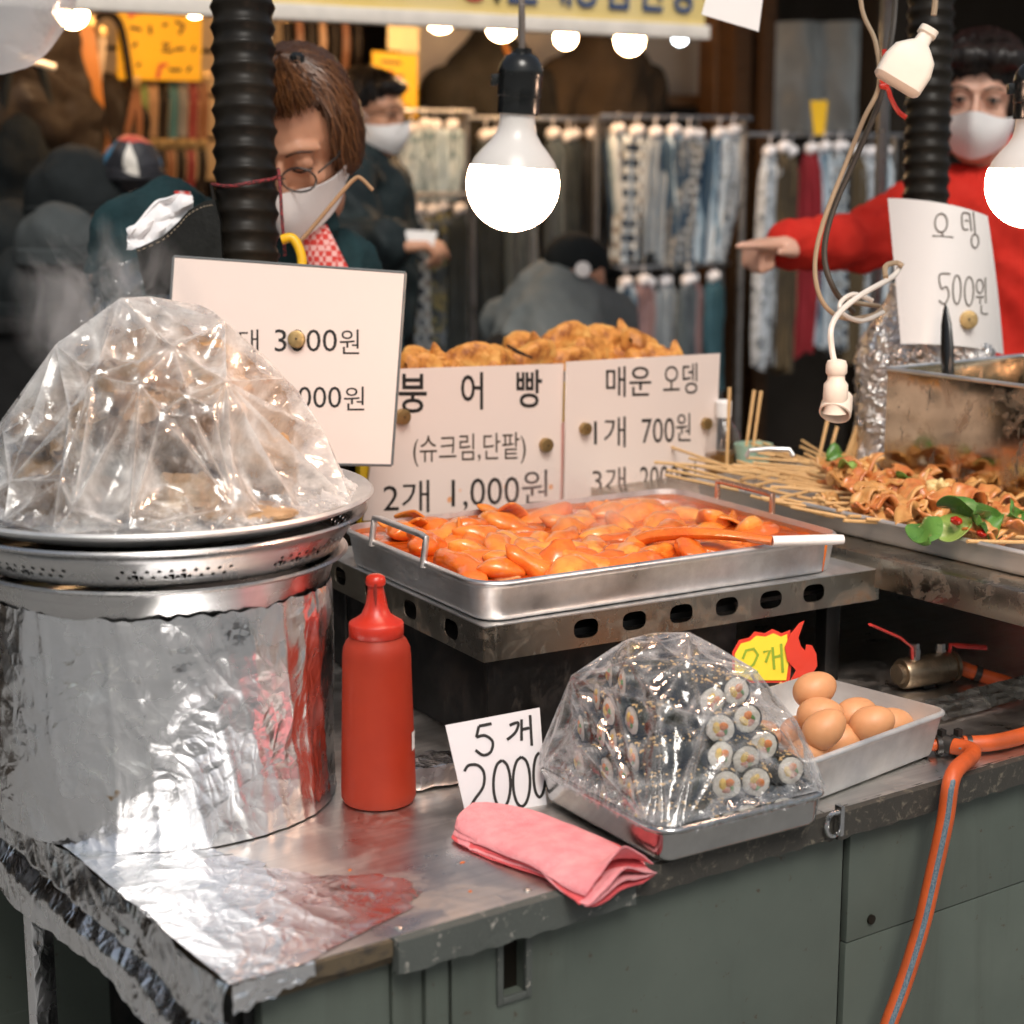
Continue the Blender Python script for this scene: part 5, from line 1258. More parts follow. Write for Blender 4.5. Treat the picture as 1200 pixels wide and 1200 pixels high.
# steel box
BX0, BY1 = 1.455, .575
bz1 = onX(1040, 432, BX0).z; BY1 = onX(1040, 432, BX0).y
bx = thing('steel_box', 'splattered open stainless box behind the skewers', 'box', (BX0 + .16, BY1 - .22, SHZ + .006))
hh = bz1 - SHZ - .006
mb = MB(); L_, W_ = .33, .44
def wallbox(x0, y0, x1, y1): return MB().box(x0, y0, 0, x1, y1, hh, bev=.0008)
for nm, b in (('side_wall', (-.16, -.22, -.157, .22)), ('side_wall', (.17, -.22, .173, .22)), ('end_wall', (-.1568, .217, .1698, .22)), ('end_wall', (-.1568, -.22, .1698, -.217))):
    wallbox(*b).build(nm, 'steel_box', bx)
MB().box(-.1568, -.2168, 0, .1698, .2168, .003).build('base', 'steel_box', bx, smooth=False)
mb = MB()
for a, b in (((-.16, -.22), (-.16, .22)), ((-.16, .22), (.172, .22)), ((.172, .22), (.172, -.22)), ((.172, -.22), (-.16, -.22))):
    mb.tube([(*a, hh), (*b, hh)], .0035, 8)
mb.build('rolled_rim', 'steel_pan', bx)
# black handled tool standing in the box
kb, kt = onX(1111, 437, BX0 + .07), onX(1108, 357, BX0 + .09)
kn = thing('knife', 'black handled tool standing upright in the steel box', 'tool', V((kb.x, kb.y, SHZ + .01)))
MB().tube([kb + V((0, 0, -.03)), kb, kb.lerp(kt, .35), kb.lerp(kt, .7), kb.lerp(kt, .92), kt], [.011, .0115, .0125, .010, .005, .002], 12, flat=.6).build('handle', 'black_plastic', kn, world=True)
MB().box(-.011, -.001, 0, .011, .001, kb.z - SHZ - .035, Matrix.Translation((kb.x, kb.y, SHZ + .012))).build('blade', 'chrome', kn, world=True, smooth=False)
# foil lined bubble wrap canister behind the box
fp = atd(1078, 560, 3.16)
cn = thing('wrapped_canister', 'tall container wrapped in silver bubble foil behind the steel box', 'container', (fp.x, fp.y, SHZ - .0))
zt1 = atd(1075, 330, 3.16).z - SHZ
def canf(u, v):
    a = u * 2 * math.pi; z = v * zt1
    r = .128 * (1 - .45 * sm(.62, 1.0, v)) * (1 + .10 * math.cos(a * 4))
    p = V((math.cos(a) * r, math.sin(a) * r, z)); r *= 1 + .10 * (crumple(p, 22) - .3) + .05 * (crumple(p, 60) - .3)
    return V((math.cos(a) * r, math.sin(a) * r, z))
MB().grid(canf, 160, 120, True).build('foil_sleeve', 'foil_bubble', cn, angle=70)
MB().lathe([(.062, zt1 - .02), (.066, zt1 - .005), (.05, zt1 + .004), (.01, zt1 + .006)], 24).build('lid', 'foil_bubble', cn)
# fish cake price sheet (curled), its magnet
D4 = 2.96
def bend4(x, y): return -5.5 * (x + .02) ** 2 + .03 * x
S4 = Card('price_sign', 'curled white sheet with hand lettered 500 won at the frame side', [atd(1048, 226, D4), atd(1162, 250, D4), atd(1199, 408, D4), atd(1058, 402, D4)], .0012, 'paper_white', bendf=bend4)
S4.strokes([circ(1103, 261, 7, 11), [(1104, 272), (1105, 276)], [(1093, 276), (1117, 278)],
            [(1138, 250), (1128, 250), (1129, 267), (1136, 268)], [(1131, 258), (1136, 258)], [(1137, 249), (1140, 270)], [(1142, 247), (1145, 272)], circ(1145, 281, 5, 8),
            [(1114, 321), (1101, 322), (1103, 338), (1109, 336), (1112, 346), (1107, 356), (1100, 352)], circ(1122, 339, 5, 17), circ(1138, 340, 6, 17), circ(1153, 333, 5, 8), [(1148, 346), (1160, 345)], [(1161, 322), (1163, 352)], [(1154, 347), (1154, 354)], [(1156, 355), (1157, 364), (1167, 364)]], .0022, 'ink_brown')
S4.magnet(1137, 374, .0155, 'brass magnet on the curled 500 won sheet')
# upright sticks, cup, oil bottle behind the board
q = onY(883, 520, .90); cup = thing('stick_cup', 'pale green plastic cup of wooden sticks behind the skewers', 'cup', (q.x, q.y, SHZ))
zc = q.z - SHZ; MB().lathe([(.026, 0), (.030, zc * .6), (.034, zc), (.0325, zc), (.028, zc * .6), (.024, .004), (.002, .003)], 28).build('cup_body', pm('cup_green', (.38, .58, .46), .4).m, cup)
for i, (a, b) in enumerate((((853, 512), (855, 454)), ((876, 514), (884, 457)), ((884, 515), (892, 458)), ((960, 535), (970, 492)), ((970, 540), (981, 500)))):
    Yd = .90 if i < 3 else .80
    pa, pb = onY(*a, Yd), onY(*b, Yd); e = (pb - pa).normalized()
    st = thing('wooden_chopstick', ('wooden stick standing beside the price board corner', 'first of two wooden sticks leaning side by side', 'second of two wooden sticks leaning side by side', 'wooden stick standing under the white socket', 'wooden stick beside the one under the socket')[i], 'chopstick', pa - e * .06, group='wooden sticks standing behind the skewers')
    MB().tube([pa - e * .06, pb], [.0032, .0042], 4).build('stick', 'bamboo', st, world=True, smooth=False)
q = onY(847, 520, .96); ob = thing('oil_bottle', 'clear plastic bottle with brown oil behind the price board', 'bottle', (q.x, q.y, CT)); zq = q.z - CT
MB().lathe([(.03, 0), (.034, .005), (.034, zq - .01), (.030, zq + .02), (.016, zq + .04), (.012, zq + .05)], 24).build('bottle_body', 'film_bottle', ob)
MB().lathe([(.029, .003), (.0325, .006), (.0325, zq - .015), (.001, zq - .014)], 24).build('oil', pm('oil_brown', (.22, .10, .02), .1).m, ob)
MB().lathe([(.014, zq + .048), (.0145, zq + .075), (.012, zq + .078), (.001, zq + .079)], 18).build('cap', 'white_plastic', ob)
# paper bunch by the box
q = onz(1008, 520, SHZ + .06); 
me = MB().box(-.028, -.006, -.02, .028, .006, .035, bev=.001); t = thing('stick_bundle', 'short bundle of flat wooden sticks beside the silver container', 'sticks', q)
for k in range(4): MB().box(-.024 + k * .0125, -.003, -.075, -.013 + k * .0125, .003, .028 + .002 * (k % 2), Matrix.Rotation(.45, 4, 'Y'), bev=.0006).build('stick', 'bamboo', t)

# ================================================================ LIT BULBS OVER THE STALL
def hang_bulb(name, label, c, r, tilt, mat, top, group, socket=True, cord_pts=None, neck='bulb_neck', shop=False):
    t = thing(name, label, 'light bulb', c, rot=tilt, group=group)
    cutz = r * .36
    lower = [(max(.0005, r * math.sin(math.pi * k / 22)), -r * math.cos(math.pi * k / 22)) for k in range(23) if -r * math.cos(math.pi * k / 22) <= cutz] + [(math.sqrt(r * r - cutz * cutz), cutz)]
    MB().lathe(lower, 40, caps=(True, False)).build('glowing_globe', mat, t, angle=80)
    rc = math.sqrt(r * r - cutz * cutz)
    MB().lathe([(rc, cutz), (rc * .93, cutz + r * .16), (rc * .76, cutz + r * .36), (rc * .58, cutz + r * .55), (rc * .47, cutz + r * .72), (rc * .42, cutz + r * .9), (rc * .41, cutz + r * 1.15)], 36, caps=(False, True)).build('bulb_neck', neck, t)
    z0 = cutz + r * 1.12
    if socket:
        sk = MB().lathe([(r * .44, z0), (r * .45, z0 + .002), (r * .45, z0 + r * .35), (r * .47, z0 + r * .38), (r * .47, z0 + r * .78), (r * .48, z0 + r * .8), (r * .48, z0 + r * .9), (r * .44, z0 + r * 1.05), (r * .34, z0 + r * 1.2), (r * .2, z0 + r * 1.27), (r * .2, z0 + r * 1.36), (r * .08, z0 + r * 1.37)], 30).build('socket', 'black_plastic', t, angle=30)
        MB().box(-r * .62, -.004, z0 + r * .55, -r * .44, .004, z0 + r * .8, bev=.001).build('switch', 'black_plastic', sk)
    e = z0 + r * 1.3
    Mi = t.matrix_basis
    w0 = Mi @ V((0, 0, e)); pts = [w0, w0 + V((0, 0, .05)), *(cord_pts or []), V((w0.x, w0.y, top))]
    MB().tube(smooth_path(pts, 5), .0032 if not shop else .004, 8).build('cord', 'black_rubber' if shop else pm('cord_grey', (.16, .13, .11), .5).m, t, world=True); return t
Rz = Matrix.Rotation(AZ - math.pi / 2, 3, 'Z')
hang_bulb('hanging_bulb', 'large lit globe bulb on a black socket above the rice cake pan', atd(601, 216, 1.84), .0478, Rz @ Matrix.Rotation(math.radians(4), 3, 'Y'), 'bulb_lit', 2.4, 'lit bulbs over the stall', cord_pts=[atd(611, 40, 1.84)])
hang_bulb('hanging_bulb', 'lit globe bulb cut by the frame edge above the steel box', atd(1206, 216, 1.98), .0478, Rz, 'bulb_lit', 2.4, 'lit bulbs over the stall')
# overhead rail that carries the bulbs and ducts (just above the view)
# ---- black corrugated ducts
def duct(name, label, px0, px1, dep, wpx, mat, rings, px_bot):
    a, b = atd(*px0, dep), atd(*px1, dep); r = wpx / 2 / FPX * dep
    t = thing(name, label, 'duct', V((b.x, b.y, b.z))); mb = MB(); ax = (a - b); n = rings * 8; pts = []; rr = []
    for k in range(n + 1):
        pts.append(b + ax * (k / n)); ph = (k % 8) / 8; rr.append(r * (1 - .11 * min(1, (abs(ph - .5) * 2) if False else (1 - abs(1 - 2 * ph)) ** .8 * 1.15)))
    mb.tube(pts, rr, 40); mb.build('corrugated_hose', mat, t, world=True, angle=60); return t
dl = duct('exhaust_duct', 'black corrugated exhaust duct with red cord tied around it', (281, -160), (292, 420), 2.72, 77, 'black_rubber', 24, 0)
b = atd(292, 420, 2.72); MB().lathe([(.04, 0), (.04, b.z - CT), (.001, b.z - CT)], 24, Matrix.Translation((b.x, b.y, CT))).build('duct_base', 'steel_dark', dl, world=True)
duct('exhaust_duct', 'thinner black corrugated duct beside the person in red', (1096, -160), (1083, 300), 3.45, 56, 'black_rubber', 26, 0)
# cord tied round the duct
cp_ = [atd(x, y, d) for x, y, d in ((248, 216, 2.70), (270, 218, 2.665), (300, 213, 2.665), (324, 208, 2.70), (326, 198, 2.70), (328, 215, 2.69), (330, 250, 2.68), (332, 275, 2.68), (334, 300, 2.68))]
o = MB().tube(smooth_path(cp_, 5), .0026, 6).build('tied_cord', 'rope_red'); tag(o, 'dark red cord knotted round the wide black duct', 'cord')
cp_ = [atd(x, y, d) for x, y, d in ((248, 216, 2.70), (252, 240, 2.69), (256, 270, 2.69), (260, 300, 2.68))]
o = MB().tube(smooth_path(cp_, 5), .0035, 6).build('tied_cord', 'black_rubber'); tag(o, 'black cord hanging down the side of the wide duct', 'cord')
# yellow hook handle and bent wire
yp = smooth_path([atd(x, y, 2.66) for x, y in ((330, 281), (342, 279), (350, 290), (354, 306), (352, 322))], 6)
o = MB().tube(yp, [.0075] * len(yp), 10).build('yellow_hook', 'yellow_plastic'); tag(o, 'curved yellow plastic handle beside the wide black duct', 'handle')
yp = smooth_path([atd(x, y, 2.70) for x, y in ((345, 290), (365, 268), (400, 226), (415, 210), (423, 209), (437, 223))], 5)
o = MB().tube(yp, .0032, 8).build('bent_wire', 'strap_tan'); tag(o, 'tan bent wire rod rising behind the large price board', 'wire')
yp = smooth_path([atd(x, y, 2.70) for x, y in ((338, 312), (352, 300), (362, 290))], 5)
# tissue pouch of black leather, tied to the duct
pf = [(160, 292), (190, 278), (208, 262), (222, 246), (240, 236), (252, 234), (258, 260), (262, 320), (200, 345), (172, 345), (165, 318)]
pp = [atd(x, y, 2.67) for x, y in pf]; c0 = sum(pp, V()) / len(pp)
po = thing('tissue_pouch', 'black leather pouch with white stitching holding tissue paper', 'pouch', c0, rot=R_)
l2 = [((p - c0).dot(RT), (p - c0).dot(CU)) for p in pp]
put('pouch_front', flat2d(l2, (), .006), 'black_leather', po, True)
put('pouch_back', xform(flat2d([(x * .98, y * .98 + .006) for x, y in l2], (), .004), Matrix.Translation((0, 0, -.045))), 'black_leather', po, True)
mb = MB()
for i in range(len(l2)):
    a, b = l2[i], l2[(i + 1) % len(l2)]
    mb.add([(a[0], a[1], -.001), (b[0], b[1], -.001), (b[0] * .98, b[1] * .98 + .006, -.045), (a[0] * .98, a[1] * .98 + .006, -.045)], [(0, 1, 2, 3)]) if i >= 5 else None
mb.build('pouch_side', 'black_leather', po, smooth=False)
mb = MB(); ln = [V((a * .96, b * .93 - .004, .0036)) for a, b in l2[:6]]; ln = smooth_path(ln, 8)
for k in range(0, len(ln) - 1, 2): mb.tube([ln[k], ln[k + 1]], .0007, 5)
mb.build('stitching', 'stitch', po)
def tiss(u, v):
    p = atd(150 + 75 * u + 4 * nz(v * 5, 3), 282 - 42 * u + (v - .55) * 48 * math.sin(math.pi * (.15 + .7 * u)) + 5 * nz(u * 3.5, v * 2.5), 2.695 + .016 * nz(u * 4, v * 3.5, 2) + .004 * nz(u * 11, v * 9, 2)); return p
me = MB().grid(tiss, 30, 20).mesh()
me = evalmesh(me, [('SOLIDIFY', dict(thickness=.004))]); o = put('tissue_paper', me, 'tissue'); tag(o, 'crumpled white tissue sticking out of the black pouch', 'tissue')
# clear bags hanging under the pouch
def cbag(u, v): return atd(95 + 110 * u + 6 * nz(v * 5, 2), 318 - 26 * u * (1 - v) + 95 * v + 10 * nz(u * 5, v * 3), 2.74 + .06 * nz(u * 3, v * 3, 4) + .04 * math.sin(u * 3.1))
o = MB().grid(cbag, 40, 40).build('clear_bag', 'film_clear', angle=70); tag(o, 'clear plastic bag hanging below the black pouch', 'plastic bag')
# pale bag hanging into the top corner
def tbag(u, v):
    a = u * 2 * math.pi; t = v * math.pi
    p = V((.085 * math.sin(t) * math.cos(a), .06 * math.sin(t) * math.sin(a), -.10 * math.cos(t)))
    return p * (1 + .08 * nz(*(p * 14)) + .05 * crumple(p, 20))
o = MB().grid(tbag, 60, 40, True).build('white_bag', 'film_bag', angle=70); o.matrix_basis = Matrix.Translation(atd(-8, -30, 1.75)) @ Rz.to_4x4() @ Matrix.Rotation(.6, 4, 'Y'); tag(o, 'translucent white plastic bag in the upper corner', 'plastic bag')
# hanging paper
o = put('paper_note', flat2d([((p - atd(858, 10, 2.9)).dot(RT), (p - atd(858, 10, 2.9)).dot(CU)) for p in [atd(x, y, 2.9) for x, y in ((822, 17), (889, 37), (895, -10), (835, -30))]], (), .001), 'paper_white', None, False); o.matrix_basis = Matrix.Translation(atd(858, 10, 2.9)) @ R_.to_4x4(); tag(o, 'white paper note hanging at the top of the view', 'paper')
# ---- cables, plug, socket
def cable(pts, r, mat, label, name='power_cable', k=6):
    P = smooth_path([atd(*q) for q in pts], k); o = MB().tube(P, r, 8).build(name, mat); tag(o, label, 'cable', 'cables hanging at the duct'); return o
pm('cable_tan', (.34, .25, .16), .45); pm('cable_dark', (.05, .04, .03), .45); pm('cable_white', (.70, .66, .60), .45)
cable([(1005, -60, 2.5), (1010, 10, 2.5), (1026, 50, 2.5), (1030, 100, 2.5), (1012, 140, 2.5), (992, 190, 2.5), (965, 260, 2.5), (955, 310, 2.5), (962, 350, 2.5), (985, 372, 2.52), (1020, 370, 2.6), (1032, 360, 2.66), (1010, 356, 2.6), (988, 352, 2.55)], .0034, 'cable_tan', 'tan cable hanging in a long loop beside the duct')
cable([(1050, -60, 2.55), (1048, 20, 2.55), (1038, 80, 2.52), (1030, 120, 2.52), (1005, 180, 2.52), (975, 250, 2.52), (966, 300, 2.52), (978, 340, 2.52), (1000, 365, 2.56)], .0042, 'cable_dark', 'dark cable hanging alongside the tan cable')
cable([(1058, 312, 2.6), (1050, 308, 2.6), (1038, 312, 2.58), (1038, 325, 2.56)], .004, 'cable_tan', 'short cable curl above the silver container')
cable([(1055, 312, 2.62), (1045, 325, 2.58), (1010, 345, 2.5), (985, 365, 2.45), (974, 385, 2.42), (975, 410, 2.42), (979, 428, 2.42)], .0042, 'cable_white', 'pale cable running down to the white inline socket')
o = cable([(1022, 352, 2.56), (1000, 345, 2.54), (985, 355, 2.52), (988, 368, 2.52), (1010, 376, 2.56), (1035, 366, 2.64)], .0036, 'cable_white', 'pale cable coiled behind the inline socket')
cable([(1098, -60, 2.42), (1096, 0, 2.42), (1094, 18, 2.42)], .0042, 'cable_tan', 'tan cable going up from the white plug')
tw = MB().tube(smooth_path([atd(x, y, 2.49) for x, y in ((1036, 58), (1037, 80), (1033, 96), (1043, 98), (1032, 101), (1040, 104), (1044, 115), (1052, 130), (1062, 138))], 5), .0036, 6).build('twist_tie', 'red_cap'); tag(tw, 'red and white strip tying the cables together', 'tie')
# white plug
p0, p1 = atd(1063, 78, 2.40), atd(1093, 28, 2.40); ax = (p1 - p0).normalized()
pl = thing('power_plug', 'white angled power plug hanging in front of the thin duct', 'plug', p0)
sx_ = FW.cross(ax).normalized()
Mp = Matrix((sx_, (ax.cross(sx_)), ax)).transposed().to_4x4(); Mp.translation = p0
Ls = []
for z, a, b in ((-.030, .030, .012), (-.026, .034, .017), (0, .035, .018), (.018, .030, .017), (.030, .018, .014), (.036, .011, .011), (.048, .010, .010), (.050, .013, .013), (.058, .013, .013), (.060, .008, .008)):
    Ls.append([(x, y, z) for x, y in rrect(a * 2, b * 2, min(a, b) * .6, 5)])
MB().loft(Ls, True, True, Mp).build('plug_body', 'cream_plastic', pl, world=True)
# inline socket
sp0 = atd(980, 440, 2.42); sk = thing('inline_socket', 'white plastic inline socket hanging from its cable', 'socket', sp0)
MB().lathe([(.006, .022), (.0125, .020), (.0145, .014), (.0145, .004), (.0115, .000), (.0120, -.006), (.0165, -.012), (.0170, -.030), (.0150, -.036), (.0145, -.046), (.0165, -.052)], 28, Matrix.Translation(sp0), caps=(True, True)).build('socket_body', 'cream_plastic', sk, world=True)
fd_ = (-RT * .25 - FW * .6 - UP * .75).normalized(); q_ = fd_.to_track_quat('Z', 'Y').to_matrix().to_4x4()
MB().lathe([(.019, -.03), (.0215, -.012), (.0220, .0), (.0200, .001), (.0185, -.002), (.0178, -.014), (.001, -.014)], 28, Matrix.Translation(sp0 + V((0, 0, -.052))) @ q_).build('socket_mouth', 'cream_plastic', sk, world=True)
for s in (-1, 1): MB().lathe([(.003, -.0138), (.003, -.0132), (.0005, -.0130)], 10, Matrix.Translation(sp0 + V((0, 0, -.052))) @ q_ @ Matrix.Translation((s * .008, 0, 0))).build('pin_hole', 'black_plastic', sk, world=True)

# ================================================================ SHOP GOODS
for i, (x, y, r, m) in enumerate(((85, 15, 18, 'bulb_lit_shop'), (228, 6, 15, 'bulb_lit_shop'), (516, 20, 18, 'bulb_lit_shop'), (588, 30, 18, 'bulb_lit_shop'), (663, 44, 13, 'bulb_lit_shop'), (738, 47, 17, 'bulb_lit_shop'), (797, 44, 9, 'bulb_cool'))):
    c = onY(x, y, 3.45); dep = (c - CAM).dot(FW); rr = r / FPX * dep
    hang_bulb('shop_bulb', ('bare lit bulb at the upper corner beside the white bag', 'lit bulb half hidden behind the wide duct', 'first lit bulb under the banner, over the patterned scarves', 'lit bulb in front of the first black shawl', 'small lit bulb between the two shawls', 'lit bulb over the brown shawl', 'small cool white bulb at the end of the row')[i], c, rr, Matrix.Identity(3), m, 2.74, 'lit bulbs inside the shop', socket=(i in (4, 5)), neck=('cream_plastic' if i in (4, 5) else m), shop=True)
# scarf: folded cloth hanging from a white clip hanger
def scarf_mesh(w_, L, seed, fold):
    r = random.Random(seed); ph = r.uniform(0, 6); k = r.uniform(2.0, 3.4)
    def f(u, v):
        x = (u - .5) * w_ * (.62 + .38 * sm(0, .12, v)) * (1 + .08 * nz(v * 4, seed)); z = -v * L
        y = fold * sm(0, .08, v) * math.sin(u * k * 2 * math.pi + ph + .6 * math.sin(v * 3 + ph)) + .008 * nz(u * 3, v * 5, seed)
        return V((x + .012 * math.sin(v * 3 + ph) * v, y, z + (.05 * nz(u * 4, seed) if v > .9 else 0)))
    me = MB().grid(f, 22, 24).mesh(); me = evalmesh(me, [('SOLIDIFY', dict(thickness=.004, offset=0))]); shade(me, 70); return me
hang = MB(); 
hang.ball((-.012, 0, .004), (.017, .022, .022), 10, 7); hang.ball((.014, 0, .010), (.015, .020, .018), 10, 7)
hang.tube([(0, 0, .02), (0, 0, .05), (.006, 0, .062)], .0025, 6)
hang_me = hang.mesh(); shade(hang_me, 60); hang_me.materials.append(M_['hanger_white'])
rs = random.Random(3); ordinal = ('first', 'second', 'third', 'fourth', 'fifth', 'sixth', 'seventh', 'eighth', 'ninth', 'tenth')
def rack(name_label, Y, x0, x1, ytop, ybot, mats, w_over=1.22, cross=False, tagd=''):
    a, b = onY(x0, ytop, Y), onY(x1, ytop, Y); zr = (a.z + b.z) / 2; L = zr - onY((x0 + x1) / 2, ybot, Y).z; n = len(mats)
    rk_ = thing('scarf_rack', name_label, 'rack', ((a.x + b.x) / 2, Y, .06))
    MB().tube([(a.x - .05, Y, zr + .055), (b.x + .05, Y, zr + .055)], .008, 8).build('rail', 'rail', rk_, world=True)
    for q in (a.x - .04, b.x + .04): MB().tube([(q, Y + .03, .06), (q, Y + .03, zr + .055)], .010, 8).build('post', 'rail', rk_, world=True)
    step = (b.x - a.x) / n
    for i, m in enumerate(mats):
        x = a.x + (i + .5 + rs.uniform(-.12, .12)) * step; me = scarf_mesh(step * w_over, L * rs.uniform(.92, 1.05), rs.randrange(999), .022)
        cname = dict(cl_pale='pale grey patterned', cl_paleblue='pale blue', cl_darkfloral='dark floral', cl_charcoal='charcoal', cl_slate='slate grey', cl_greylight='light grey', cl_plaid='blue plaid', cl_bluestripe='blue striped', cl_beige='beige checked', cl_teal='dark teal', cl_pink='dusty pink', cl_red='deep red', cl_brown='brown', cl_white='white patterned', cl_black='black')[m]
        t = thing('hanging_scarf', f'{cname} scarf, {ordinal[i]} along {tagd}', 'scarf', (x, Y + rs.uniform(-.03, .03), zr + rs.uniform(-.012, .008)), rs.uniform(-.15, .15), 'scarves hanging in the shop')
        me.materials.append(M_[m]); o = bpy.data.objects.new('cloth', me); COL.objects.link(o); o.parent = t
        if cross: o.rotation_euler = (0, rs.uniform(-.22, .22), 0)
        h = bpy.data.objects.new('hanger_clip', hang_me); COL.objects.link(h); h.parent = t; h.scale = (step / .075,) * 1 + (1, 1)
rack('chrome rack of pale patterned scarves behind the man', 3.75, 452, 540, 150, 236, ['cl_black', 'cl_pale', 'cl_pale', 'cl_paleblue', 'cl_pale'], tagd='the pale upper rack behind the man')
rack('lower rack of dark floral scarves behind the price board', 3.70, 445, 548, 248, 430, ['cl_darkfloral', 'cl_darkfloral', 'cl_plaid', 'cl_darkfloral', 'cl_darkfloral', 'cl_charcoal'], tagd='the lower floral rack')
rack('long rack of charcoal scarves behind the hanging bulb', 3.80, 556, 704, 158, 430, ['cl_charcoal', 'cl_charcoal', 'cl_slate', 'cl_greylight', 'cl_slate', 'cl_charcoal', 'cl_charcoal', 'cl_black'], tagd='the charcoal rack behind the bulb')
rack('rack of crossed blue plaid scarves', 3.62, 716, 868, 156, 312, ['cl_bluestripe', 'cl_plaid', 'cl_greylight', 'cl_bluestripe', 'cl_beige', 'cl_plaid', 'cl_bluestripe', 'cl_white'], 1.5, True, tagd='the plaid rack beside the wooden post')
rack('lower rack of grey and pink scarves', 3.60, 722, 842, 330, 470, ['cl_bluestripe', 'cl_pink', 'cl_greylight', 'cl_greylight', 'cl_slate', 'cl_pink', 'cl_teal'], tagd='the lower grey and pink rack')
rack('rack of mixed scarves behind the pointing hand', 3.45, 888, 1046, 176, 420, ['cl_white', 'cl_brown', 'cl_brown', 'cl_red', 'cl_bluestripe', 'cl_plaid', 'cl_black', 'cl_brown', 'cl_white', 'cl_bluestripe'], tagd='the mixed rack behind the pointing hand')
# single teal scarf
# mannequin busts with shawls
def bust(px_, Y, label, mat, s, lean, trim=None):
    c = onY(*px_, Y); t = thing('shawl_bust', label, 'mannequin', (c.x, c.y, c.z))
    mb = MB().caps([(0, 0, .02), (0, 0, .14)], [.07, .055]).caps([(-.17, 0, -.04), (0, -.01, .02), (.17, 0, -.04)], [.075, .10, .075]).caps([(0, 0, -.02), (0, 0, -.36)], [.15, .17]).caps([(-.19, 0, -.06), (-.18, -.02, -.34)], [.07, .06]).caps([(.19, 0, -.06), (.18, -.02, -.34)], [.07, .06])
    me = remesh(mb, .016, 6, lambda p: .018 * ridge(p.x * 9 + p.z * 4 * lean, p.z * 3, p.y * 5)); me.transform(Matrix.Scale(s, 4)); put('shawl', me, mat, t)
    MB().tube([(0, 0, -.38 * s), (0, 0, -.55 * s)], .02, 10).build('stand_post', 'wood_dark', t)
    if trim: MB().tube([(-.05 * s, -.135 * s, .10 * s), (-.01 * s, -.16 * s, .0), (.03 * s, -.165 * s, -.08 * s)], [.012, .016, .012], 8, flat=.4).build('tie', trim, t)
bust((577, 92), 4.05, 'bust wearing a black shawl with an ochre tie under the lit bulb', 'shawl_black', 1.12, 1, 'strap_orange')
bust((706, 82), 4.05, 'bust wearing a dark brown shawl beside the small cool bulb', 'shawl_brown', 1.10, -1)
# yellow price papers
def paper(px4, Y, name, label, mat, scr=None):
    P = [onY(x, y, Y) for x, y in px4]; c = sum(P, V()) / 4; t = thing(name, label, 'sign', c)
    put('sheet', xform(flat2d([((p - c).x, (p - c).z) for p in P], (), .002), Matrix.Rotation(math.pi / 2, 4, 'X')), mat, t, False)
    for l, m, wd in (scr or []):
        mb = MB(); q = [onY(x, y, Y) - c + V((0, -.003, 0)) for x, y in l]; L = []
        for i, a in enumerate(q):
            e = (q[min(i + 1, len(q) - 1)] - q[max(i - 1, 0)]).normalized(); nn = V((-e.z, 0, e.x)) * wd / 2; L.append([a + nn, a - nn])
        mb.loft(L, False, False, closed=False); mb.build('lettering', m, t, smooth=False)
scr = [([(150, 20), (158, 15), (168, 14)], 'letter_red', .012), ([(190, 30), (196, 28)], 'ink', .01), ([(205, 25), (215, 30), (210, 40)], 'ink', .012), ([(152, 32), (165, 35)], 'ink', .01), ([(175, 30), (176, 40)], 'ink', .01),
       ([(142, 52), (147, 50)], 'letter_red', .01), ([(155, 55), (160, 50)], 'ink', .01), ([(190, 52), (198, 51), (190, 60), (202, 60)], 'ink', .012), ([(204, 58), (216, 57)], 'ink', .01), ([(225, 60), (228, 54)], 'ink', .01),
       ([(146, 82), (150, 74)], 'letter_red', .012), ([(160, 78), (164, 74)], 'ink', .01), ([(196, 76), (188, 76), (184, 92)], 'letter_red', .012), ([(198, 82), (212, 82)], 'ink', .01), ([(219, 84), (223, 78)], 'ink', .01)]
paper(((137, 7), (237, 5), (235, 95), (137, 93)), 3.9, 'price_poster', 'yellow hand lettered price poster above the hanging belts', 'yellow_paper', scr)
paper(((436, 60), (489, 64), (489, 138), (436, 136)), 4.0, 'price_poster', 'yellow price poster behind the man in the dark jacket', 'yellow_paper', [([(448, 95), (458, 82)], 'letter_red', .012), ([(455, 92), (472, 89)], 'letter_red', .012), ([(446, 72), (470, 74)], 'ink', .01), ([(448, 104), (478, 104)], 'ink', .01)])
paper(((454, 0), (492, 0), (490, 62), (454, 58)), 4.02, 'price_poster', 'cream poster above the yellow one behind the man', pm('cream_paper', (.82, .66, .34), .6).m)
paper(((-30, 311), (12, 311), (12, 348), (-30, 348)), 3.0, 'price_poster', 'small yellow card low at the frame edge', 'yellow_paper')
# straps, belts and bags at the far side
def strap(px_a, px_b, wpx, mat, label, Y=3.9, loop=False, name='hanging_belt'):
    a, b = onY(*px_a, Y), onY(*px_b, Y); wd = wpx / FPX * (a - CAM).dot(FW); t = thing(name, label, 'belt', b, group='belts and straps hanging in the shop')
    def side(off):
        P = smooth_path([a, a.lerp(b, .35) + V((off, -.01, 0)), a.lerp(b, .75) + V((off * 1.6, 0, 0)), b + V((off * .8, 0, 0))], 5)
        mb = MB(); L = [[p + V((-wd / 2, -.003, 0)), p + V((wd / 2, -.003, 0)), p + V((wd / 2, .003, 0)), p + V((-wd / 2, .003, 0))] for p in P]; mb.loft(L); return mb
    for o_ in ((-wd * .8, wd * .8) if loop else (0,)): side(o_).build('strap', mat, t, world=True, angle=30)
    MB().box(a.x - wd * .6, Y - .008, a.z - .01, a.x + wd * .6, Y + .004, a.z + .025, bev=.003).build('buckle', 'brass', t, world=True)
strap((100, 28), (122, 225), 20, 'strap_orange', 'wide orange leather strap hanging under the corner bulb', 3.8)
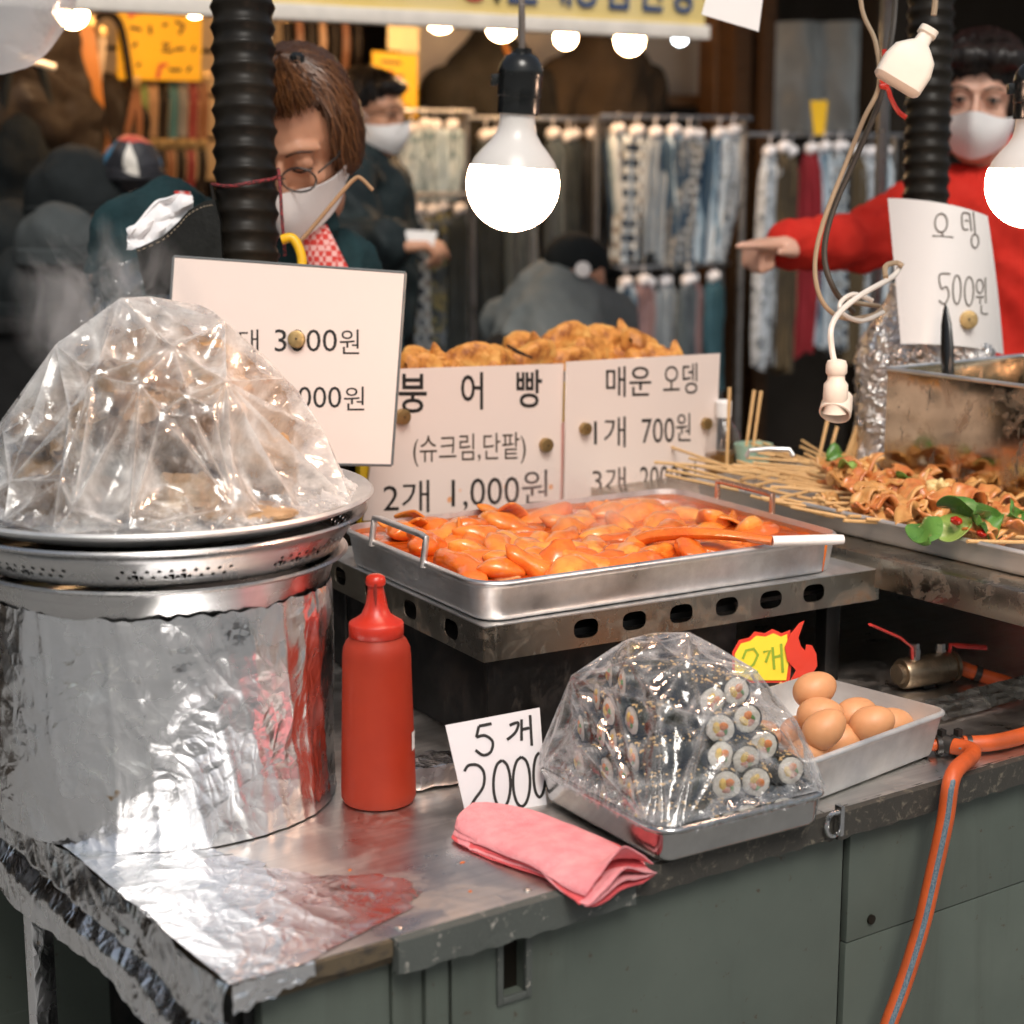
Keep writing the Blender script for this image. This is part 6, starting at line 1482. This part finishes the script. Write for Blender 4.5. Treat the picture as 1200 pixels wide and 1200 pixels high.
strap((120, 40), (112, 120), 9, 'strap_cream', 'thin spotted cream strap beside the orange strap', 3.82)
strap((160, 100), (148, 225), 8, 'strap_brown', 'brown leather loop hanging left of the poster', 3.8, True)
for i, (x, m, lb) in enumerate(((141, 'strap_brown', 'rust brown belt, first under the poster'), (152, 'strap_orange', 'orange brown belt, second under the poster'), (166, 'strap_green', 'olive green belt under the poster'), (178, 'strap_tan', 'tan belt under the poster'), (190, 'strap_dark', 'black belt under the poster'), (202, 'strap_teal', 'teal belt under the poster'), (213, 'strap_grey', 'grey belt under the poster'), (225, 'strap_red', 'dark red belt under the poster'), (237, 'strap_brown', 'brown belt beside the wide duct'))):
    strap((x, 92), (x + 1, 160 + 6 * (i % 3)), 11, m, lb, 3.95)
for i, (x, m) in enumerate(((176, 'strap_tan'), (188, 'strap_dark'), (199, 'strap_brown'), (211, 'strap_dark'), (223, 'strap_red'), (236, 'strap_dark'))):
    strap((x, 172), (x, 232), 10, m, ('tan', 'black', 'brown', 'second black', 'dark red', 'third black')[i] + ' belt on the lower row beside the duct', 3.92)
for i, x in enumerate((335, 350, 364, 377, 391, 404, 418)):
    strap((x, 22), (x, 100), 9, ('strap_dark', 'strap_brown', 'strap_dark', 'strap_tan', 'strap_dark', 'strap_brown', 'strap_dark')[i], ('first', 'second', 'third', 'fourth', 'fifth', 'sixth', 'seventh')[i] + ' dark belt along the rail above the person in glasses', 4.1)
def bag(px_, Y, s, mat, label, seed):
    c = onY(*px_, Y); t = thing('hanging_bag', label, 'bag', c, group='bags hanging in the shop'); rb = MB().ball((0, 0, 0), (.16 * s, .07, .24 * s), 20, 14).ball((0, 0, -.1 * s), (.19 * s, .08, .17 * s), 20, 14)
    put('bag_body', remesh(rb, .014, 4, lambda p: .03 * fbm(p + V((seed, 0, 0)), 7, 3)), mat, t)
    MB().tube(smooth_path([V((-.1 * s, 0, .15 * s)), V((-.05 * s, -.02, .42 * s)), V((.05 * s, -.02, .42 * s)), V((.1 * s, 0, .15 * s))], 6), .012, 8).build('strap', mat, t)
bag((30, 110), 3.75, 1.25, 'strap_dark', 'large black bag hanging below the white plastic bag', 1); bag((75, 200), 3.85, 1.0, 'strap_brown', 'dark brown bag under the orange strap', 2); bag((35, 215), 3.7, .8, 'hat_black', 'small black bag below the large one', 3); bag((128, 160), 3.9, .8, 'strap_dark', 'black bag behind the brown leather loop', 4)
o = MB().tube([onY(20, 66, 3.55), onY(64, 79, 3.55)], .010, 8).build('display_rod', 'cream_plastic'); tag(o, 'short pale rod sticking out over the large black bag', 'rod')
def hat(px_, Y, r, mat, label, flat=.8):
    c = onY(*px_, Y); t = thing('knit_hat', label, 'hat', V((c.x, c.y, c.z)), group='hats set out at the shop front')
    put('crown', remesh(MB().ball((0, 0, 0), (r, r, r * flat), 20, 14), r * .09, 3, lambda p: r * .10 * fbm(p, 10 / (r * 8), 3)), mat, t)
    MB().lathe([(r * .95, -r * .45), (r * 1.05, -r * .42), (r * 1.06, -r * .12), (r * .97, -r * .08)], 24, caps=(False, False)).build('brim_band', mat, t)
    MB().tube([(0, 0, -c.z + .06), (0, 0, -r * .3)], .012, 8).build('stand', 'wood_dark', t)
hat((157, 195), 3.0, .075, 'hat_patch', 'round cap with blue red and white patches on a stand', 1.05); hat((95, 235), 3.1, .14, 'hat_black', 'big black knit hat beside the dark bags', 1.0); hat((72, 285), 2.9, .11, 'hat_grey', 'grey knit hat behind the steam', .9); hat((135, 275), 3.0, .10, 'hat_tan', 'tan hat half hidden by the steam', .9)
hat((20, 290), 3.3, .14, 'hat_black', 'black hat at the frame edge above the yellow card', .9); hat((40, 345), 3.0, .14, 'hat_black', 'black hat low behind the rising steam', .9)
tb = thing('display_table', 'dark cloth covered table carrying the hats', 'table', onY(90, 330, 3.1) * 1.0)
a, b = onY(-60, 330, 2.95), onY(250, 330, 2.95); zt_ = onY(90, 365, 2.95).z
MB().box(a.x, 2.8, zt_ - .03, b.x, 3.5, zt_, bev=.004).build('table_top', 'dark_cloth', tb, world=True); MB().box(a.x + .02, 2.82, .06, b.x - .02, 3.48, zt_ - .031).build('table_cloth', 'dark_cloth', tb, world=True, smooth=False)
# plastic curtain, parasol and goods at the far right
def curt(u, v):
    p = onY(900 + 118 * u, 25 + 130 * v, 4.4); return p + V((0, .04 * math.sin(u * 14) + .03 * nz(u * 6, v * 5), 0))
me = evalmesh(MB().grid(curt, 50, 12).mesh(), [('SOLIDIFY', dict(thickness=.003))]); o = put('plastic_curtain', me, pm('curtain_pale', (.55, .58, .58), .3, var=.2, vs=3).m); tag(o, 'pale plastic curtain behind the mixed scarves', 'curtain')
paper(((950, 118), (970, 118), (966, 158), (954, 158)), 3.4, 'price_poster', 'small yellow tag standing above the mixed scarf rack', 'yellow_paper')
par = thing('parasol', 'pink market parasol at the top of the view', 'parasol', atd(1050, 300, 4.6)); pc = atd(1045, -108, 4.3)
def pars(u, v):
    a = u * 2 * math.pi; k = v; sc_ = .02 * abs(math.sin(a * 4)) * k
    return pc + V((.72 * k * math.cos(a), .72 * k * math.sin(a), -.02 - .085 * k * k - (.03 if v > .97 else 0) + sc_))
MB().grid(pars, 64, 14, True).build('canopy', 'parasol_pink', par, world=True, angle=60)
MB().tube([V((pc.x, pc.y, 0)), V((pc.x, pc.y, pc.z))], .016, 10).build('pole', 'rail', par, world=True)
# tan cloth roof piece

# ================================================================ PEOPLE
def frame_from(face, up):                              # head frame: local -Y looks along face, Z up
    y = -face.normalized(); z = (up - y * up.dot(y)).normalized(); x = y.cross(z); return Matrix((x, y, z)).transposed()
def head_parts(mb, c, R, s=1.0):
    P = lambda x, y, z: c + R @ (V((x, y, z)) * s)
    def E(p, r, seg=20): mb.ball(P(*p), tuple(k * s for k in r), seg, 14, R=R)
    E((0, .012, .030), (.076, .094, .084)); E((0, -.030, -.040), (.060, .062, .072)); E((0, -.052, -.096), (.030, .030, .024)); E((0, -.02, -.075), (.052, .055, .05))
    mb.caps([P(0, -.091, .010), P(0, -.104, -.018), P(0, -.110, -.034)], [.008 * s, .010 * s, .013 * s], 10); E((-.012, -.100, -.036), (.009, .010, .008), 10); E((.012, -.100, -.036), (.009, .010, .008), 10)
    for q in (-1, 1):
        mb.caps([P(q * .010, -.084, .030), P(q * .032, -.079, .034), P(q * .054, -.064, .026)], [.007 * s, .008 * s, .007 * s], 10)   # brow
        E((q * .034, -.060, -.022), (.024, .022, .022)); E((q * .032, -.076, .008), (.016, .012, .011))                                   # cheek, eyeball swelling
        E((q * .077, .005, -.008), (.010, .020, .032), 12)                                                                               # ear
    mb.caps([P(-.022, -.083, -.066), P(0, -.092, -.064), P(.022, -.083, -.066)], [.007 * s, .009 * s, .007 * s], 8); mb.caps([P(-.018, -.082, -.076), P(0, -.089, -.077), P(.018, -.082, -.076)], [.007 * s, .009 * s, .007 * s], 8)
    return P
def hand_parts(mb, w, d, pn, curls, thumb, s=1.0, side=1):
    # wrist w, direction d to the fingers, palm normal pn (curl side), curls for index..little, thumb curl
    d = d.normalized(); pn = (pn - d * pn.dot(d)).normalized(); x = d.cross(pn) * side
    for k in (-1.5, -.5, .5, 1.5): mb.caps([w + x * k * .010 * s, w + d * .045 * s + x * k * .017 * s, w + d * .088 * s + x * k * .0185 * s], [.017 * s, .0165 * s, .0125 * s], 10)
    Ls = ((.042, .026, .020), (.046, .030, .022), (.043, .028, .021), (.034, .021, .018))
    for i, (L, cu) in enumerate(zip(Ls, curls)):
        p = w + d * .090 * s + x * (1.5 - i) * .0195 * s; a = 0; pts = [p]
        for j, l in enumerate(L):
            a += cu * (1.0, 1.25, .8)[j]; dd = d * math.cos(a) + pn * math.sin(a); p = p + dd * l * s; pts.append(p)
        mb.caps(pts, [.0105 * s, .0095 * s, .0088 * s, .0075 * s], 10)
    p = w + d * .028 * s + x * .026 * s; td = (d * .55 + x * .75 + pn * .35).normalized(); t2 = (d * .9 + x * .15 + pn * (.2 + thumb)).normalized()
    mb.caps([w + d * .015 * s + x * .015 * s, p + td * .02 * s, p + td * .045 * s, p + td * .045 * s + t2 * .030 * s, p + td * .045 * s + t2 * .054 * s], [.016 * s, .015 * s, .0115 * s, .0105 * s, .008 * s], 10)
def mask(par, c, R, s, style):
    def f(u, v):
        a = (u - .5) * 2; th = a * 1.35; zz = .006 - v * .118 + .016 * (1 - abs(a)) * (1 - v) * 0
        zz = (-.026 + .018 * math.exp(-(a / .32) ** 2)) * (1 - v) + (-.104 + .034 * abs(a) ** 1.5) * v
        b = math.sin(math.pi * v); bul = (.016 * b + .012 * math.exp(-(a / .35) ** 2)) if style == 'round' else (.010 + .030 * math.exp(-(a / .30) ** 2) * (.35 + b * .8))
        nr = .020 * math.exp(-(a / .22) ** 2) * (1 - v) ** 1.5
        rx, ry = .080 - .012 * v, .097 + bul + nr - .012 * v
        return c + R @ (V((math.sin(th) * rx * (1 if abs(a) < .9 else .99), -math.cos(th) * ry + .004, zz)) * s)
    me = MB().grid(f, 41, 25).mesh(); me = evalmesh(me, [('SOLIDIFY', dict(thickness=.002))]); put('face_mask', me, 'mask_cloth', par, True, True, 50)
    for q in (-1, 1):
        P = lambda x, y, z: c + R @ (V((x, y, z)) * s)
        MB().tube(smooth_path([P(q * .074, -.030, -.012), P(q * .083, -.005, .012), P(q * .080, .016, .004), P(q * .078, .006, -.04), P(q * .066, -.03, -.062)], 4), .0016, 6).build('ear_loop', 'mask_cloth', par, world=True)
def glasses(par, c, R, s, mat='metal_wire'):
    P = lambda x, y, z: c + R @ (V((x, y, z)) * s)
    mb = MB()
    for q in (-1, 1):
        ring = [P(q * .034 + .025 * math.cos(t), -.120 + .012 * abs(q * .034 + .025 * math.cos(t)) * 10 * .12, .006 + .019 * math.sin(t)) for t in [2 * math.pi * k / 20 for k in range(21)]]
        mb.tube(ring, .0016 * s, 6, caps=False); mb.tube([P(q * .058, -.100, .006), P(q * .078, -.06, .008), P(q * .081, .0, .006)], .0016 * s, 6)
    mb.tube([P(-.010, -.107, .002), P(0, -.112, .004), P(.010, -.107, .002)], .0016 * s, 6); mb.build('glasses', mat, par, world=True)
def eyes(par, c, R, s, closed=False, brow='hair_black'):
    P = lambda x, y, z: c + R @ (V((x, y, z)) * s)
    for q in (-1, 1):
        if not closed:
            MB().ball(P(q * .032, -.080, .008), (.012 * s, .009 * s, .0042 * s), 12, 8, R=R).build('eye', 'eye_white', par, world=True)
            MB().ball(P(q * .032, -.0865, .008), (.0055 * s, .004 * s, .0055 * s), 10, 8, R=R).build('iris', 'eye_dark', par, world=True)
        MB().tube(smooth_path([P(q * .018, -.0875, .004 if closed else .010), P(q * .030, -.0905, .002 if closed else .0150), P(q * .046, -.083, .004 if closed else .009)], 4), .0016 * s, 6).build('eyelid_line', 'eye_dark', par, world=True)
        MB().tube(smooth_path([P(q * .014, -.096, .030), P(q * .032, -.0965, .037), P(q * .053, -.083, .030)], 4), [.002 * s] + [.0033 * s] * 7 + [.0012 * s], 6, flat=.6).build('eyebrow', brow, par, world=True)
def hair(par, c, R, s, mat, balls, n, fringe, length, rad=.0012, seed=1, light=None):
    """a cap of hair with many single strands lying over it"""
    mb = MB()
    for p, r in balls: mb.ball(c + R @ (V(p) * s), tuple(k * s for k in r), 20, 14, R=R)
    Ri = R.inverted()
    me = remesh(mb, .007 * s, 3, lambda p: .006 * s * ridge((Ri @ (p - c)).x * 60, (Ri @ (p - c)).y * 60, (Ri @ (p - c)).z * 12)); hb = put('hair', me, mat, par, True, True, 70)
    r_ = random.Random(seed); mb = MB(); lt = MB()
    for k in range(n):
        a = r_.uniform(0, 2 * math.pi); fr = math.cos(a - math.pi * 1.5) # 1 at the forehead
        L = length * (fringe if fr > .45 else 1.0) * r_.uniform(.8, 1.12); el0 = r_.uniform(.02, .5); pts = []
        for j in range(7):
            el = el0 + (L - el0) * j / 6; rr_ = 1.03 + r_.uniform(0, .07) + .05 * math.sin(a * 3 + k % 7) * (j / 6) + (.16 * (j / 6) * r_.random() if k % 9 == 0 else 0)
            q = V((.083 * math.cos(a + .25 * (j / 6) * math.sin(k)) * math.sin(min(el, 1.75)), .012 + .102 * math.sin(a + .25 * (j / 6) * math.sin(k)) * math.sin(min(el, 1.75)), .030 + .092 * math.cos(min(el, 1.75)) - max(0, el - 1.75) * .085)) * rr_
            pts.append(c + R @ (q * s))
        (lt if light and k % 3 == 0 else mb).tube(pts, [rad, rad, rad, rad, rad * .9, rad * .7, rad * .2], 3, caps=False)
    mb.build('hair_strands', mat, hb)
    if light: lt.build('hair_strands', light, hb)
    return hb
def clothes(par, chains, vox, mat, name='jacket', amp=.012, sc=14, sm_=5):
    mb = MB()
    for pts, r in chains: mb.caps(pts, r, 16)
    return put(name, remesh(mb, vox, sm_, lambda p: amp * (ridge(p.x * sc + p.z * 5, p.y * sc, p.z * sc * .7) - .6) + amp * .4 * fbm(p, sc * 2.2, 3)), mat, par, True, True, 80)

# ---- woman with glasses at the stall, looking down
c = atd(345, 168, 2.96); face = (-FH * .86 - RT * .12 - UP * .48).normalized(); upv = (UP * .85 - FH * .45 - RT * .10).normalized()
R = frame_from(face, upv); s = 1.13
W1 = thing('person', 'person in glasses and white mask with brown hair, looking down behind the price board', 'person', atd(330, 420, 3.05))
mb = MB(); head_parts(mb, c, R, s)
nk = c + R @ V((0, .05, -.13)); ch = atd(318, 345, 3.14); shL, shR = atd(388, 322, 3.12), atd(222, 288, 3.12)
mb.caps([c + R @ V((0, .02, -.06)), nk, ch + V((0, 0, .08))], [.055, .055, .07], 14); mb.caps([shL, ch + V((0, 0, .05)), shR], [.07, .09, .07]); mb.caps([ch, ch - V((0, 0, .45))], [.13, .14])
elR, wrR = atd(158, 285, 3.02), atd(150, 420, 2.98); mb.caps([shR, elR, wrR], [.055, .045, .035]); hand_parts(mb, wrR, (wrR - elR) + V((0, 0, -.1)), -FH, (.5, .5, .6, .6), .3)
elL = atd(430, 430, 3.1); wrL = atd(380, 520, 2.95); mb.caps([shL, elL, wrL], [.055, .045, .035]); hand_parts(mb, wrL, -FH + V((0, 0, -.3)), V((0, 0, -1)), (.5, .5, .6, .6), .3, side=-1)
put('body', remesh(mb, .0055, 4), 'skin', W1, True, True, 80)
clothes(W1, [([shL, ch + V((0, 0, .045)), shR], [.085, .105, .085]), ([ch, ch - V((0, 0, .45))], [.15, .16]), ([shR, shR.lerp(elR, .5) + V((0, 0, .03)), elR, wrR], [.085, .085, .078, .06]), ([shL, elL, wrL], [.085, .075, .055]), ([ch + V((0, 0, .08)), atd(365, 268, 3.02)], [.09, .05])], .009, 'teal_cloth', amp=.016, sc=12)
mask(W1, c, R, s, 'beak'); glasses(W1, c, R, s); eyes(W1, c, R, s, True, 'hair_brown')
hair(W1, c, R, s, 'hair_brown', [((0, .036, .048), (.086, .092, .082)), ((-.068, .03, .005), (.026, .055, .070)), ((.068, .03, .005), (.026, .055, .070)), ((0, .08, -.02), (.075, .04, .07))], 2600, .45, 2.15, .0013, 3, 'hair_light')
hc = atd(348, 69, 2.87); put('hair_clip', MB().lathe([(.004, -.01), (.012, -.008), (.013, .004), (.008, .01), (.002, .011)], 14, Matrix.Translation(hc)).mesh(), 'black_plastic', W1, True, True)
def apr(x0, y0, x1, y1, d, wd):
    a, b = atd(x0, y0, d), atd(x1, y1, d + .01); return MB().tube([a, a.lerp(b, .5) - FW * .008, b], [wd, wd * 1.1, wd * 1.2], 12, flat=.35, up=FW)
apr(366, 270, 392, 330, 2.975, .026).build('apron_strap', 'apron_check', W1, world=True); apr(196, 236, 222, 238, 3.0, .016).build('apron_strap', 'apron_check', W1, world=True)
put('ear_stud', MB().ball(atd(361, 237, 2.93), .006, 10, 8).mesh(), 'cream_plastic', W1, True, True)

# ---- man in a dark padded jacket, walking past, looking to the side
c = atd(437, 134, 5.2); face = (RT * .86 - FH * .45 - UP * .12).normalized(); R = frame_from(face, UP); s = 1.0
W2 = thing('person', 'person in dark padded jacket, glasses and white mask holding a paper note', 'person', V((c.x, c.y, 0)))
mb = MB(); head_parts(mb, c, R, s); ch = atd(408, 235, 5.28); shn, shf = atd(398, 205, 5.1), atd(428, 205, 5.45); eln, wrn = atd(405, 292, 5.0), atd(463, 288, 4.9)
mb.caps([c + V((0, 0, -.05)), ch + V((0, 0, .12)), ch], [.055, .06, .1]); mb.caps([ch, ch - V((0, 0, .5)), V((ch.x, ch.y, .85))], [.13, .13, .14]); mb.caps([shn, eln, wrn], [.05, .042, .03]); hand_parts(mb, wrn, RT + UP * .1, -UP + FH * .3, (.5, .75, .9, 1.0), .5)
for q in (-.09, .09): mb.caps([V((ch.x + q, ch.y, .85)), V((ch.x + q * 1.1, ch.y - .02, .45)), V((ch.x + q * 1.2, ch.y, .08))], [.09, .07, .05]); mb.caps([V((ch.x + q * 1.2, ch.y, .05)), V((ch.x + q * 1.2 + .06, ch.y - .14, .04))], [.045, .035])
put('body', remesh(mb, .008, 4), 'skin', W2, True, True, 80)
clothes(W2, [([shn, ch + V((0, 0, .05)), shf], [.11, .13, .11]), ([ch, ch - V((0, 0, .55))], [.20, .21]), ([shn, eln, wrn - RT * .02], [.11, .095, .075]), ([ch + V((0, 0, .12)), ch + V((0, 0, .16)) + RT * .02], [.10, .09])], .016, 'navy_padded', amp=.022, sc=8)
cl = MB()
for q in (-.09, .09): cl.caps([V((ch.x + q, ch.y, .92)), V((ch.x + q * 1.1, ch.y - .02, .45)), V((ch.x + q * 1.2, ch.y, .10))], [.115, .09, .075])
put('trousers', remesh(cl, .02, 4), 'dark_cloth', W2, True, True, 80)
mask(W2, c, R, s, 'round'); glasses(W2, c, R, s, 'eye_dark'); eyes(W2, c, R, s)
hair(W2, c, R, s, 'hair_black', [((0, .030, .052), (.088, .098, .082)), ((0, .075, .0), (.075, .045, .07)), ((0, -.055, .085), (.06, .035, .024))], 300, .55, 1.6, .0022, 5)
nt_ = wrn + RT * .11; put('paper_note', xform(flat2d([(-.045, -.02), (.04, -.024), (.05, .018), (-.035, .022)], (), .002), Matrix.Translation(atd(491, 279, 4.88)) @ R_.to_4x4()), 'paper_white', None, False)
tag(bpy.data.objects['paper_note.001'], 'small white note in the hand of the person in the padded jacket', 'paper')

# ---- man bending down, seen from behind
W3 = thing('person', 'person in grey jacket and black cap bending down with a strap across the back', 'person', V((*atd(650, 420, 5.0)[:2], 0)))
hp3 = atd(640, 452, 4.95); sc3 = atd(655, 372, 5.1); hc3 = atd(678, 326, 5.08); shl, shr = atd(607, 385, 5.15), atd(708, 385, 5.15)
mb = MB(); fc3 = (FH * .75 + RT * .55 - UP * .35).normalized(); R3 = frame_from(fc3, (UP + FH * .4).normalized()); head_parts(mb, hc3, R3, 1.0)
mb.caps([hc3 - UP * .05, sc3 + UP * .03], [.06, .08]); mb.caps([hp3, sc3], [.15, .14]); el1, el2 = shl - UP * .28 + FH * .15, shr - UP * .28 + FH * .15
mb.caps([shl, el1, el1 + FH * .22 - UP * .05 + RT * .08], [.05, .045, .03]); mb.caps([shr, el2, el2 + FH * .22 - UP * .05 - RT * .08], [.05, .045, .03]); hand_parts(mb, el1 + FH * .22 - UP * .05 + RT * .08, FH, -UP, (.5, .5, .5, .5), .3); hand_parts(mb, el2 + FH * .22 - UP * .05 - RT * .08, FH, -UP, (.5, .5, .5, .5), .3, side=-1)
for q in (-1, 1): mb.caps([hp3 + RT * q * .1, hp3 + RT * q * .14 + FH * .3 - UP * .35, V((*(hp3 + RT * q * .14 + FH * .05)[:2], .1)), V((*(hp3 + RT * q * .14 + FH * .2)[:2], .06))], [.10, .075, .05, .045])
put('body', remesh(mb, .009, 4), 'skin', W3, True, True, 80)
clothes(W3, [([hp3, sc3], [.185, .17]), ([shl, sc3, shr], [.115, .155, .115]), ([shl, el1, el1 + FH * .18 - UP * .04 + RT * .07], [.10, .085, .065]), ([shr, el2, el2 + FH * .18 - UP * .04 - RT * .07], [.10, .085, .065]), ([sc3 + UP * .05, hc3 - UP * .06], [.11, .085])], .015, 'grey_jacket', amp=.016, sc=9)
cl = MB()
for q in (-1, 1): cl.caps([hp3 + RT * q * .08, hp3 + RT * q * .14 + FH * .3 - UP * .35, V((*(hp3 + RT * q * .14 + FH * .05)[:2], .12))], [.16, .10, .075])
put('trousers', remesh(cl, .02, 4), 'dark_cloth', W3, True, True, 80)
cm = MB().ball(hc3 + R3 @ V((0, .012, .045)), (.092, .108, .082), 20, 14, R=R3); put('cap', remesh(cm, .012, 2), 'hat_black', W3, True, True)
MB().ball(hc3 + R3 @ V((0, -.12, .05)), (.07, .06, .008), 16, 8, R=R3).build('cap_peak', 'hat_black', W3, world=True)
put('cap_badge', MB().lathe([(.022, 0), (.022, .006), (.001, .008)], 16, Matrix.Translation(atd(683, 316, 4.965)) @ (-FW).to_track_quat('Z', 'Y').to_matrix().to_4x4()).mesh(), 'paper_white', W3, True, True)
st3 = [atd(x, y, d) for x, y, d in ((692, 352, 5.02), (668, 372, 4.925), (645, 392, 4.885), (625, 415, 4.86), (612, 440, 4.85))]
MB().tube(smooth_path(st3, 5), .022, 8, flat=.3, up=FW).build('bag_strap', 'strap_dark', W3, world=True)

# ---- woman in red pointing
c = atd(1147, 118, 3.9); face = (-FH * .93 - RT * .30 - UP * .12).normalized(); R = frame_from(face, (UP + RT * .05).normalized()); s = 1.08
W4 = thing('person', 'person in red sweater and white mask pointing with an outstretched arm', 'person', V((*atd(1170, 300, 3.98)[:2], 0)))
ch = atd(1172, 262, 3.98); shp_, sho = atd(1092, 243, 3.92), atd(1250, 243, 3.98); el, wr = atd(1010, 283, 3.78), atd(924, 286, 3.62)
mb = MB(); head_parts(mb, c, R, s); mb.caps([c - UP * .06, ch + UP * .10, ch], [.06, .06, .10]); mb.caps([shp_, ch + UP * .02, sho], [.06, .09, .06]); mb.caps([ch, ch - UP * .4, V((ch.x, ch.y, .85))], [.13, .13, .14]); mb.caps([shp_, el, wr], [.05, .042, .030])
hd_ = (atd(850, 291, 3.5) - wr).normalized(); hand_parts(mb, wr, hd_, (-UP * .95 - FW * .1), (-.02, 1.5, 1.5, 1.5), -.25, 1.05, side=1)
mb.caps([sho, sho - UP * .3, sho - UP * .5 - FH * .15], [.05, .042, .03]); hand_parts(mb, sho - UP * .5 - FH * .15, -FH - UP * .3, -UP, (.4, .5, .5, .5), .3, side=-1)
for q in (-1, 1): mb.caps([V((ch.x, ch.y, .85)) + RT * q * .09, V((ch.x, ch.y, .45)) + RT * q * .1, V((ch.x, ch.y, .07)) + RT * q * .1], [.09, .07, .05]); mb.caps([V((ch.x, ch.y, .05)) + RT * q * .1, V((ch.x, ch.y, .04)) + RT * q * .1 - FH * .15], [.045, .035])
put('body', remesh(mb, .0065, 4), 'skin_pale', W4, True, True, 80)
clothes(W4, [([shp_, ch + UP * .03, sho], [.085, .115, .085]), ([ch, ch - UP * .5], [.16, .18]), ([shp_, shp_.lerp(el, .5), el, wr], [.082, .074, .064, .050]), ([sho, sho - UP * .3, sho - UP * .46 - FH * .13], [.08, .07, .05]), ([ch + UP * .09, ch + UP * .13], [.085, .08])], .011, 'red_knit', 'sweater', amp=.012, sc=13)
cl = MB()
for q in (-1, 1): cl.caps([V((ch.x, ch.y, .95)) + RT * q * .09, V((ch.x, ch.y, .45)) + RT * q * .1, V((ch.x, ch.y, .1)) + RT * q * .1], [.13, .09, .07])
put('trousers', remesh(cl, .02, 4), 'dark_cloth', W4, True, True, 80)
mask(W4, c, R, s, 'round'); eyes(W4, c, R, s)
hair(W4, c, R, s, 'hair_black', [((0, .028, .052), (.094, .102, .088)), ((-.07, .03, .0), (.03, .06, .07)), ((.07, .03, .0), (.03, .06, .07)), ((0, .08, -.01), (.08, .045, .08)), ((-.03, -.058, .090), (.05, .035, .024)), ((.035, -.058, .090), (.05, .035, .024))], 1100, .60, 2.0, .0018, 8)

# ================================================================ STEAM
def steam(name, label, c, r, dens, sc_, seed):
    t = NT('steam_' + name); co = t.coord(1.0, src='Object')
    ln = t.n('VectorMath', operation='LENGTH'); q = t.n('VectorMath', operation='DIVIDE'); t.l(co, q.inputs[0]); q.inputs[1].default_value = r; t.l(q.outputs[0], ln.inputs[0])
    fall = t.ramp(ln.outputs['Value'], [(.15, 1.), (.98, 0.)]); n = t.ramp(t.noise(sc_, 4, .6, t.coord((1, 1, .7)), 1.2), [(.46, 0.), (.66, 1.)])
    d = t.math('MULTIPLY', t.math('MULTIPLY', fall, n), dens)
    v = t.n('VolumePrincipled', Color=(.95, .95, .95), Anisotropy=.2); t.l(d, v.inputs['Density']); t.l(v.outputs[0], t.out.inputs['Volume'])
    o = MB().ball((0, 0, 0), r, 20, 14).build('steam', t.m); o.matrix_basis = Matrix.Translation(c) @ Rz.to_4x4(); tag(o, label, None, kind='stuff')
steam('meat', 'white steam rising behind the wrapped meat', atd(125, 362, 2.36), (.14, .06, .13), 48., 12., 1)
steam('pan', 'thin steam rising from the rice cake pan', atd(700, 585, 2.5), (.20, .14, .05), 11., 13., 2)
